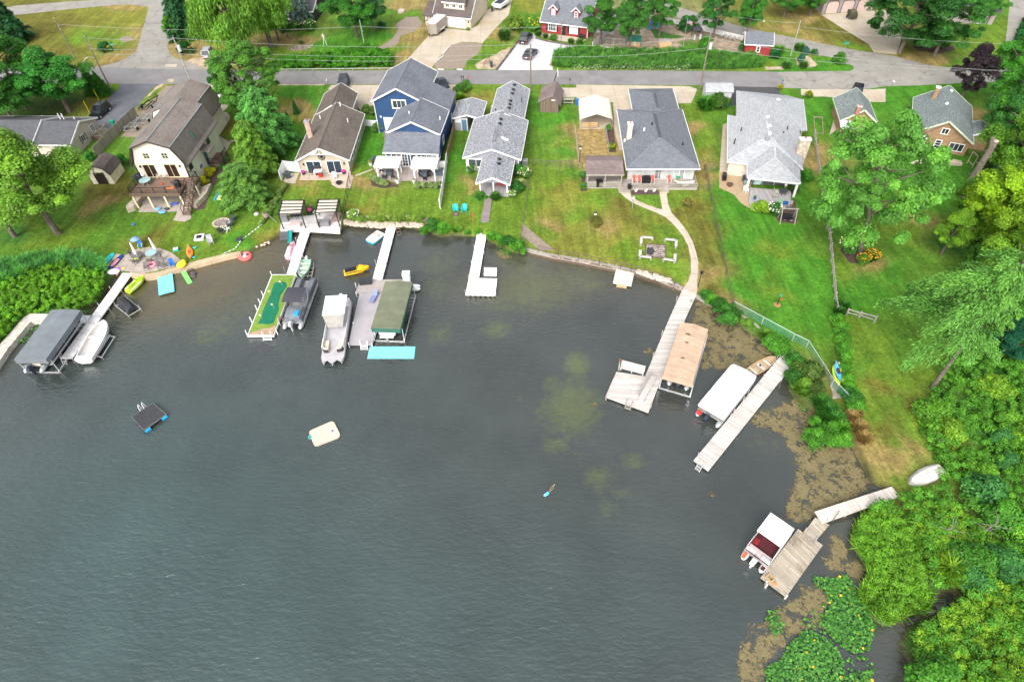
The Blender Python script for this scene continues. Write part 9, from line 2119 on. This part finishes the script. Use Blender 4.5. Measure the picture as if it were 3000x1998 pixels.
for a,b in((q[3].lerp(q[2],.02),q[3].lerp(q[2],.24)),(q[3].lerp(q[2],.76),q[3].lerp(q[2],.98)),(q[0].lerp(q[1],.05),q[0].lerp(q[1],.25)),(q[0].lerp(q[1],.75),q[0].lerp(q[1],.95))):MB().tube((a.x,a.y,.12),(b.x,b.y,.12),.2,None,10).build('float_drum',mat('bright_blue_drum',(.02,.3,.6),.4),sr)
for t in(.42,.6):p=q[0].lerp(q[1],t);MB().path([p,p+V((-.05,.1,.6)),p+V((-.1,.35,.65)),p+V((-.1,.45,-.2))],.04).build('hand_rail',WHITE,sr)
cr=thing('inflatable_raft','cream inflatable platform floating alone in the lake','raft',W(950,1285,0));q=[W(x,y,.2)for x,y in((903,1263),(976,1231),(999,1277),(921,1307))];pts=[]
for i in range(4):
 p,a,b=q[i],q[i-1],q[(i+1)%4];da,db=(a-p).normalized(),(b-p).normalized()
 for k in range(5):t=k/4;pts.append(p+da*.42*(1-t)**2+db*.42*t**2)
MB().prism([p[:2]for p in pts],-.05,.2).build('cushion',mat('cream_pvc',(.56,.46,.39),.6,.06),cr);c=W(974,1262,.2);MB().cyl((c.x,c.y),.1,.2,.23,10).build('valve',NAVY,cr)
c=W(907,1281,.2);MB().cyl((c.x,c.y),.16,-.05,.3,10).build('step_pad',mat('dull_teal',(.05,.3,.3),.6),cr)
bu=thing('buoy','blue buoy with a loop of yellow rope in open water','buoy',W(1603,1445,0));a,b=W(1594,1452,.08),W(1608,1442,.08);MB().loft([[(a.lerp(b,t))+V((r_*math.cos(k),r_*.8*math.sin(k),r_*math.sin(k)*.6))for k in[i*.785 for i in range(8)]]for t,r_ in((0,.05),(.2,.14),(.8,.14),(1,.05))]).build('float',mat('sky_blue_float',(.15,.45,.75),.4),bu);MB().path([W(x,y,.04)for x,y in((1608,1442),(1612,1432),(1618,1424),(1626,1417),(1624,1420),(1620,1430),(1612,1440))],.025).build('rope',mat('yellow_rope',(.4,.36,.2),.9),bu)
for i,(x,lb)in enumerate(((1857,'leftmost'),(1872,'second'),(1911,'third'),(1959,'rightmost'))):chair('red cushioned white porch chair, %s of the four on the long deck'%lb,(x,536),0,mat('coral_cushion',(.62,.1,.07),.7,.1),.9,'porch_chair','red porch chairs',fm=WHITE)
ottoman('storage_box','black deck box between the red porch chairs',(1892,536),1.1,.9,.95,BLACK,.9,0,'box');ottoman('deck_bin','black bin at the left deck step',(1844,552),.5,.5,.6,BLACK,.9,0,'bin')
chair('small green plastic chair behind the hammock',(1985,526),0,mat('leaf_green_plastic',(.02,.3,.1),.5),.9)
hm=thing('hammock','cream rope hammock on a curved wooden stand','hammock',W(2003,533,.9));a,b=W(1974,530,1.7),W(2036,532,1.7);m=MB();rings=[]
for i in range(9):
 t=i/8;p=a.lerp(b,t);s_=.5*math.sin(math.pi*t)**.6+.03;z=1.75-.55*math.sin(math.pi*t);rings.append([(p.x,p.y-s_,z+.1*s_),(p.x,p.y,z-.06),(p.x,p.y+s_,z+.1*s_),(p.x,p.y,z-.03)])
m.loft(rings);m.build('bed',mat('cream_rope',(.68,.6,.52),.9,.1),hm);m=MB();m.path([a,a+V((.3,-.1,-.5)),a+V((.9,0,-.75)),b+V((-.9,0,-.75)),b+V((-.3,-.1,-.5)),b],.05);m.build('stand',mat('honey_wood',(.4,.26,.14),.7),hm)
for i,x in enumerate((1863,1892,1916)):
 c=W(x,562);o=MB();o.ell((c.x,c.y,GZ+.18),.22,.18,.22,8,5);o.ell((c.x+.15,c.y,GZ+.38),.1,.09,.14,7,5);tag(o.build('garden_ornament',WHITE,None,True),'white swan shaped ornament, %s of three in the deck flower bed'%('left','middle','right')[i],'ornament')
ottoman('covered_chair','black covered seat under the brown pavilion roof',(1755,545),.9,.8,.9,BLACK,.78,0,'chair');
def blue_bin(label,px,m,z=GZ,h=1.05):
 c=W(*px,z);o=thing('wheelie_bin',label,'bin',c);MB().loft([[(c.x+sx*k,c.y+sy*k,zz)for sx,sy in((-.27,-.3),(.27,-.3),(.27,.3),(-.27,.3))]for zz,k in((z,.8),(z+h*.9,1))]).build('bin_body',m,o);MB().box(c.x-.3,c.x+.3,c.y-.34,c.y+.32,z+h*.9,z+h).build('lid',m,o)
blue_bin('blue bin behind the carport',(1690,308),BLUEP);blue_bin('green bin beside the white roofed shed',(2133,312),mat('dark_green_bin',(.01,.17,.07),.5));blue_bin('green bin beside the brick garage',(2453,334),mat('teal_bin',(.01,.24,.15),.5));blue_bin('green bin behind the low house at the left',(335,370),mat('mint_bin',(.02,.35,.2),.5));blue_bin('dark grey bin at the white gravel entrance',(1440,198),mat('slate_bin',(.06,.07,.08),.5));blue_bin('dark grey bin beside the trailered boat',(1442,35),mat('slate_bin',(.06,.07,.08)))
pt=thing('picnic_table','weathered picnic table beside the brown shed','picnic table',W(1665,312));fr=frame(W(1665,312,0),-.12)
m=MB(fr);m.box(-.95,.95,-.38,.38,GZ+.7,GZ+.76);m.build('tabletop',GREYWOOD,pt)
for s_ in(-1,1):MB(fr).box(-.95,.95,s_*.72-.14,s_*.72+.14,GZ+.42,GZ+.47).build('bench',GREYWOOD,pt)
for x in(-.7,.7):
 for s_ in(-1,1):MB(fr).bar((x,s_*.2,GZ+.7),(x,s_*.7,GZ),.09,.05).build('leg',GREYWOOD,pt)
bh=thing('basketball_hoop','basketball hoop on a slanted black post by the road','basketball hoop',W(1617,262));c=W(1617,262);MB().tube((c.x,c.y,GZ),(c.x+.8,c.y+.2,3.5),.07).build('post',BLACK,bh);MB().box(c.x+.95,c.x+1.0,c.y-.7,c.y+.9,3.0,4.0).build('backboard',WHITE,bh);MB().torus((c.x+1.25,c.y+.1,3.1),.22,.02).build('ring',ORANGE,bh)
chair('white folding chair on the tan gravel patio',(2184,565),.6,WHITE,GZ);chair('grey sling chair beside the gravel patio umbrella',(2180,535),.3,DKC,GZ);round_table('small glass table beside the grey sling chair',(2184,545),.4,GLT,GZ)
c=W(2137,545);o=thing('fire_bowl','rusty wire fire bowl on the tan gravel patio','fire pit',c);MB().cyl((c.x,c.y),.3,GZ,GZ+.35,12,.5).build('bowl',mat('rusty_metal',(.13,.07,.05)),o)
umbrella_shut('blue furled parasol at the wall corner of the pale roofed house',(2173,515),2.4,GZ,(.2,.3),mat('royal_blue_canvas',(.02,.08,.4),.8));umbrella_shut('navy furled parasol left of the blue one',(2158,512),2.3,GZ,(.1,.4),mat('slate_blue_canvas',(.06,.09,.2),.8));umbrella_shut('cream furled parasol on the grey deck of the pale roofed house',(2296,562),2.2,.95,(.2,.3))
round_table('black wire table under the cream furled parasol',(2292,570),.6,CHARCOAL,.95);chair('cream wire chair left of the black wire table',(2272,570),1.4,mat('cream_wire',(.5,.48,.4),.6),.95);chair('cream wire chair below the first one on the grey deck',(2268,580),1.8,mat('cream_wire',(.5,.48,.4)),.95)
chair('mint green lounge chair at the edge of the grey deck',(2284,600),2.6,mat('mint_plastic',(.3,.6,.35),.5),GZ,sc=1.2);chair('blue plastic chair next to the mint green lounge chair',(2298,604),2.9,BLUEP,GZ,sc=1.1);chair('cream wire chair right of the blue plastic chair',(2312,602),3.0,mat('cream_wire',(.5,.48,.4)),GZ)
c=W(2210,585,.95);o=thing('flower_pot','small blue pot with plant on the grey deck','planter',c);MB().cyl((c.x,c.y),.15,.95,1.25,10,.22).build('pot',BLUEP,o);MB().ell((c.x,c.y,1.4),.22,.22,.2,8,5).build('plant',mat('dark_pot_plant',(.03,.12,.05),.8,.5,5),o)
sg=thing('garden_swing','black garden swing seat on a wooden A frame over mulch','swing',W(2305,635));fr=frame2((2280,648),(2330,650))[0];m=MB(fr);L=3.0
for x in(.1,2.0):m.bar((x,-.7,GZ),(x,.1,2.6),.1,.1);m.bar((x,.9,GZ),(x,.1,2.6),.1,.1)
m.bar((-.1,.1,2.6),(2.2,.1,2.6),.12,.12);m.build('frame',GREYWOOD,sg);MB(fr).box(.3,1.8,-.2,.35,1.0,1.08).build('seat',BLACK,sg);MB(fr).box(.3,1.8,.33,.4,1.08,1.6).build('backrest',BLACK,sg)
for i,(x,y)in enumerate(((2299,643),(2318,645))):
 c=W(x,y);o=MB(frame(V((c.x,c.y,0)),.8));o.box(-.22,.22,-.22,.22,GZ+.012,GZ+.05);tag(o.build('paving_stone',mat('pale_paver',(.5,.47,.42),.9)),'diamond laid paving stone, %s in the mulch under the swing'%('left','right')[i],'paving stone')
pm=thing('birdhouse_post','black feeder post with red hanger on a round dirt spot','bird feeder',W(2277,893));c=W(2277,893);MB().tube((c.x,c.y,GZ),(c.x,c.y,2.0),.05).build('post',BLACK,pm);MB().box(c.x-.12,c.x+.12,c.y-.12,c.y+.12,2.0,2.2).build('feeder',TEALSIGN,pm);MB().ell((c.x+.25,c.y,1.5),.12,.12,.2,8,5).build('hanging_feeder',REDP,pm);MB().cyl((c.x,c.y),.4,GZ-.1,GZ+.012,14).build('base',mat('terracotta_base',(.4,.2,.1),.9,.3),pm)
for nm,lb,px,h,m_,top in(('bird_house','small white bird house on a post beside the concrete path',(1852,612),1.7,POLEG,WHITE),('feeder_pole','thin pole with white cap in the olive shrub island',(1742,655),1.5,BLACK,WHITE),('lamp_post','black lamp post at the corner of the dog run',(1698,476),2.3,BLACK,WHITE),('lamp_post','black lamp post where the path meets the long dock',(2046,838),2.0,BLACK,BLACK),('yard_lamp','white globe lamp on a post by the right hand road',(2910,62),2.8,ALU,WHITE)):
 c=W(*px);o=thing(nm,lb,'lamp' if 'lamp' in nm else 'bird house',c);MB().cyl((c.x,c.y),.05,GZ,GZ+h,7).build('post',m_,o);MB().box(c.x-.14,c.x+.14,c.y-.14,c.y+.14,GZ+h,GZ+h+.28).build('head',top,o);MB().box(c.x-.18,c.x+.18,c.y-.18,c.y+.18,GZ+h+.28,GZ+h+.33).build('cap',m_,o)
o=MB();c=W(1387,655);o.cyl((c.x,c.y),.05,GZ,GZ+1.6,7);o.box(c.x-.1,c.x+.1,c.y-.03,c.y+.03,GZ+1.3,GZ+1.7);tag(o.build('marker_post',mat('coral_post',(.5,.09,.06),.6)),'red marker post on the lawn left of the white L dock','post')
for i,(px,lb)in enumerate((((291,296),'right hand yellow marker stake by the black car'),((262,330),'left hand yellow marker stake by the black car'))):
 c=W(*px);o=MB();o.cyl((c.x,c.y),.05,GZ,GZ+2.1,6);tag(o.build('marker_stake',YELLOW),lb,'stake')
wm=thing('lawn_windmill','small white ornamental windmill on the lawn','windmill',W(953,134));c=W(953,134)
for s_ in(-1,1):MB().bar((c.x+s_*.35,c.y,GZ),(c.x,c.y,GZ+1.9),.06,.06).build('leg',WHITE,wm)
m=MB()
for i in range(8):a=i*.785;m.bar((c.x,c.y-.1,GZ+1.9),(c.x+.4*math.cos(a),c.y-.1,GZ+1.9+.4*math.sin(a)),.12,.02)
m.build('blades',WHITE,wm);MB().bar((c.x,c.y,GZ+1.9),(c.x-.5,c.y,GZ+1.9),.2,.03).build('tail',REDP,wm)
pc=thing('play_coop','small yellow play house with green roof in the dirt yard','play house',W(1855,147));fr=frame(W(1855,147,0),-.2);MB(fr).box(-1.2,1.2,0,1.2,GZ,1.7).build('wall',mat('ochre_paint',(.5,.33,.14),.7,.1),pc);MB(fr).slab([(-1.35,-.25,1.75),(1.35,-.25,1.75),(1.35,1.4,2.3),(-1.35,1.4,2.3)],.08).build('roof',mat('green_roof',(.03,.2,.13),.7,.1),pc);win(pc,fr,'F',0,.1,1.0,.35,.4,2,2)
sb=thing('sand_box','wooden boat shaped sand box in the dirt yard','sand box',W(1945,135));MB().prism([W(x,y)[:2]for x,y in((1928,131),(1965,128),(1968,135),(1942,145),(1932,140))],GZ,GZ+.3).build('planks',mat('apricot_wood',(.6,.36,.18),.8,.2),sb);MB().prism([W(x,y)[:2]for x,y in((1925,121),(1962,122),(1964,129),(1932,128))],GZ,GZ+.5).build('side',GREYWOOD,sb)
for i,(x,y,rr_)in enumerate(((1917,71,.9),(1901,84,.6),(1927,79,.6))):
 c=W(x,y);o=thing('paddling_pool',['larger blue paddling pool in the dirt yard','smaller blue paddling pool at the left in the dirt yard','teal toy pool at the right in the dirt yard'][i],'pool',c);MB().torus((c.x,c.y,GZ+.15),rr_,.13).build('rim',(BLUEP,BLUEP,TEALP)[i],o);MB().cyl((c.x,c.y),rr_,GZ,GZ+.08,14).build('floor',mat('light_blue_vinyl',(.1,.35,.6),.4),o)
gz_=thing('garden_gazebo','small dark canopy with white bins beside it in the dirt yard','gazebo',W(2040,112));c=W(2040,112);MB().loft([[(c.x+rr*math.cos(a),c.y+rr*math.sin(a),z)for a in[.785+i*1.571 for i in range(4)]]for rr,z in((1.3,2.3),(.1,2.9))]).build('canopy',CHARCOAL,gz_)
for i in range(4):a=.785+i*1.571;MB().cyl((c.x+1.2*math.cos(a),c.y+1.2*math.sin(a)),.05,GZ,2.3,6).build('post',BLACK,gz_)
for x,y,lb in((2033,116,'left'),(2052,114,'right')):c=W(x,y);o=MB();o.cyl((c.x,c.y),.3,GZ,GZ+.8,10);tag(o.build('barrel',mat('pale_grey_barrel',(.5,.52,.52),.6)),'pale grey barrel at the %s of the dark garden canopy'%lb,'barrel')
for i in range(4):
 c=W(2116+i*13,112+i*3);o=thing('bicycle','grey bicycle in the row along the white dirt yard fence','bicycle',c,'bicycles along the white fence');fr=frame(V((c.x,c.y,0)),-.2)
 for x in(-.5,.5):
  m=MB(fr);n=12
  for k in range(n):a,b=k*2*math.pi/n,(k+1)*2*math.pi/n;m.tube((x+.33*math.cos(a),0,GZ+.33+.33*math.sin(a)),(x+.33*math.cos(b),0,GZ+.33+.33*math.sin(b)),.025,None,5)
  m.build('wheel',RUBBER,o)
 m=MB(fr);m.path([(-.5,0,GZ+.33),(-.15,0,GZ+.8),(.4,0,GZ+.85),(0,0,GZ+.33),(-.5,0,GZ+.33)],.025);m.path([(.5,0,GZ+.33),(.4,0,GZ+.95)],.025);m.tube((.4,-.25,GZ+.98),(.4,.25,GZ+.98),.02);m.build('frame',STEEL,o);MB(fr).ell((-.2,0,GZ+.88),.13,.07,.04,7,4).build('saddle',BLACK,o)
c=W(1615,192);o=thing('traffic_barrel','orange traffic cone at the entrance of the white gravel','traffic cone',c);MB().cyl((c.x,c.y),.22,GZ,GZ+.8,10,.08).build('cone',ORANGE,o);MB().box(c.x-.28,c.x+.28,c.y-.28,c.y+.28,GZ,GZ+.06).build('base',BLACK,o)
rt=thing('red_ramp_rail','short rusty red handrail beside the dark grey bin','handrail',W(1426,190));m=MB();a,b=W(1418,197),W(1434,182);m.bar(a+V((0,0,.9)),b+V((0,0,.9)),.08,.08);m.bar(a+V((0,0,.5)),b+V((0,0,.5)),.06,.06);m.bar(a,a+V((0,0,.95)),.1,.1);m.bar(b,b+V((0,0,.95)),.1,.1);m.build('rail',mat('rust_red_paint',(.28,.05,.03),.7),rt)
for i,(a,b)in enumerate((((1455,205),(1497,150)),((1497,150),(1520,118)))):
 o=MB();o.bar(W(*a,GZ+.15),W(*b,GZ+.15),.25,.35);tag(o.build('timber_edging',mat('dark_timber',(.13,.1,.09),.9,.3)),['lower dark timber edging left of the white gravel','upper dark timber edging left of the white gravel'][i],'edging')
o=MB();P_=[W(x,y,GZ+.12)for x,y in((1568,112),(1600,121),(1640,128),(1700,138))]
for a,b in zip(P_,P_[1:]):o.bar(a,b,.2,.25)
tag(o.build('bed_edging',mat('dark_timber',(.13,.1,.09))),'long dark edging of the red house flower bed','edging')
wb_=thing('garden_bench','weathered bench beside the fallen dead trunk','bench',W(2832,590));fr=frame(W(2832,590,0),.1);MB(fr).box(-.9,.9,-.4,.4,GZ+.6,GZ+.68).build('tabletop',GREYWOOD,wb_)
for x in(-.75,.75):MB(fr).box(x-.06,x+.06,-.35,.35,GZ,GZ+.6).build('leg',GREYWOOD,wb_)
MB(fr).box(-1.35,-1.1,-.5,.5,GZ+.35,GZ+.42).build('side_bench',mat('pale_bench',(.6,.56,.5)),wb_)
for px,sx,lb in(((2737,1290),.35,'narrow white plank standing in the brush by the lawn edge'),((2763,1290),.75,'grey weathered plank board lying in the brush')):
 c=W(*px);o=MB(frame(V((c.x,c.y,0)),.15));o.box(-sx/2,sx/2,-.7,.7,GZ+.45,GZ+.55);o.box(-sx/2,-sx/2+.06,-.6,-.5,GZ,GZ+.45);o.box(sx/2-.06,sx/2,.5,.6,GZ,GZ+.45);tag(o.build('plank_table',GREYWOOD if sx>.5 else WHITE),lb,'table')
cp_=thing('junk_pile','blue tarpaulin and boards piled on the brick house pad','pile',W(2770,472));c=W(2770,472);MB().ell((c.x-.6,c.y,GZ+.2),.9,.45,.25,10,5).build('tarpaulin',mat('bright_blue_tarp',(.05,.35,.65),.6),cp_);m=MB(frame(V((c.x,c.y,0)),-.6));m.box(.5,2.2,-.3,.1,GZ+.1,GZ+.3);m.box(.8,2.0,.2,.35,GZ,GZ+.4);m.build('boards',mat('pale_board',(.5,.42,.32),.8),cp_);MB().ell((c.x+.2,c.y+.4,GZ+.3),.4,.3,.3,8,5).build('black_bag',BLACK,cp_)
ld=thing('timber_rack','upright wooden frame beside the brick house corner','frame',W(2845,490));m=MB();a,b=W(2832,480),W(2846,494);m.bar(a,a+V((0,0,2.0)),.08,.08);m.bar(b,b+V((0,0,2.0)),.08,.08);m.bar(a+V((0,0,2.0)),b+V((0,0,2.0)),.08,.08);m.bar(a+V((0,0,.5)),b+V((0,0,.5)),.08,.08);m.build('posts',mat('pale_rack_wood',(.45,.36,.28)),ld)
sf=thing('swing_frame','wooden swing frame on the lawn between pale house and brick garage','swing',W(2400,380));m=MB();q=[W(x,y)for x,y in((2386,390),(2412,394),(2380,356),(2404,358))]
m.bar(q[0],q[2]+V((0,0,.8)),.09,.09);m.bar(q[1],q[3]+V((0,0,.8)),.09,.09);m.bar(q[2]+V((0,0,.8)),q[3]+V((0,0,.8)),.09,.09);m.bar(q[0]+V((0,0,.1)),q[1]+V((0,0,.1)),.09,.09);m.build('beams',mat('old_wood_frame',(.3,.22,.17),.9),sf)
st_=thing('pale_stone','single pale grey boulder on the lawn below the pines','boulder',W(752,629));c=W(752,629);MB().ell((c.x,c.y,GZ+.12),.42,.38,.25,7,5).build('stone',mat('grey_boulder',(.45,.45,.46),.9,.3),st_)
st_=thing('park_bench','small weathered bench beside the cream house path','bench',W(695,430));fr=frame(W(695,430,0),0);MB(fr).box(-.8,.8,-.25,.25,GZ+.4,GZ+.46).build('seat',GREYWOOD,st_)
for x in(-.6,.6):MB(fr).box(x-.06,x+.06,-.2,.2,GZ,GZ+.4).build('leg',GREYWOOD,st_)
ga=thing('tree_bed_flamingo','pale stump with white stones by the round rock bed','stump',W(1176,36));c=W(1176,36);MB().cyl((c.x,c.y),.8,GZ,GZ+.4,12).build('slab',mat('pale_stump',(.5,.45,.4),.9,.3),ga)
sg_=thing('realtor_sign','small white sign with dark panel in front of the roadside hedge','sign',W(803,202));c=W(803,202);MB().box(c.x-.5,c.x+.5,c.y-.05,c.y,GZ+1.0,GZ+1.15).build('top_bar',WHITE,sg_);MB().box(c.x-.3,c.x+.3,c.y-.08,c.y-.05,GZ+.15,GZ+.95).build('panel',mat('dark_sign_panel',(.06,.07,.12),.5),sg_)
for x in(-.3,.3):MB().box(c.x+x-.03,c.x+x+.03,c.y-.05,c.y,GZ,GZ+1.0).build('post',WHITE,sg_)
gr_=thing('guard_cable','thin white rail along the foot of the roadside hedge','rail',W(975,203));a,b=W(800,204,GZ+.35),W(1150,200,GZ+.35);m=MB();m.tube(a,b,.05);m.build('rail',mat('pale_rail',(.5,.52,.5),.5),gr_)
for i in range(10):p=a.lerp(b,i/9);MB().cyl((p.x,p.y),.05,GZ,GZ+.4,6).build('post',mat('pale_rail',(.5,.52,.5)),gr_)
for i,(a,b)in enumerate((((1318,136),(1298,160)),((1298,165),(1276,184)),((1283,203),(1300,205)),((1338,204),(1356,205)))):
 o=MB();o.bar(W(*a,GZ+.1),W(*b,GZ+.1),.2,.2);tag(o.build('white_beam',mat('chalk_white_beam',(.62,.6,.56),.8)),'white beam edging the brown gravel patch, %s'%('uppermost on its left','lower on its left','left one at the road','right one at the road')[i],'beam')
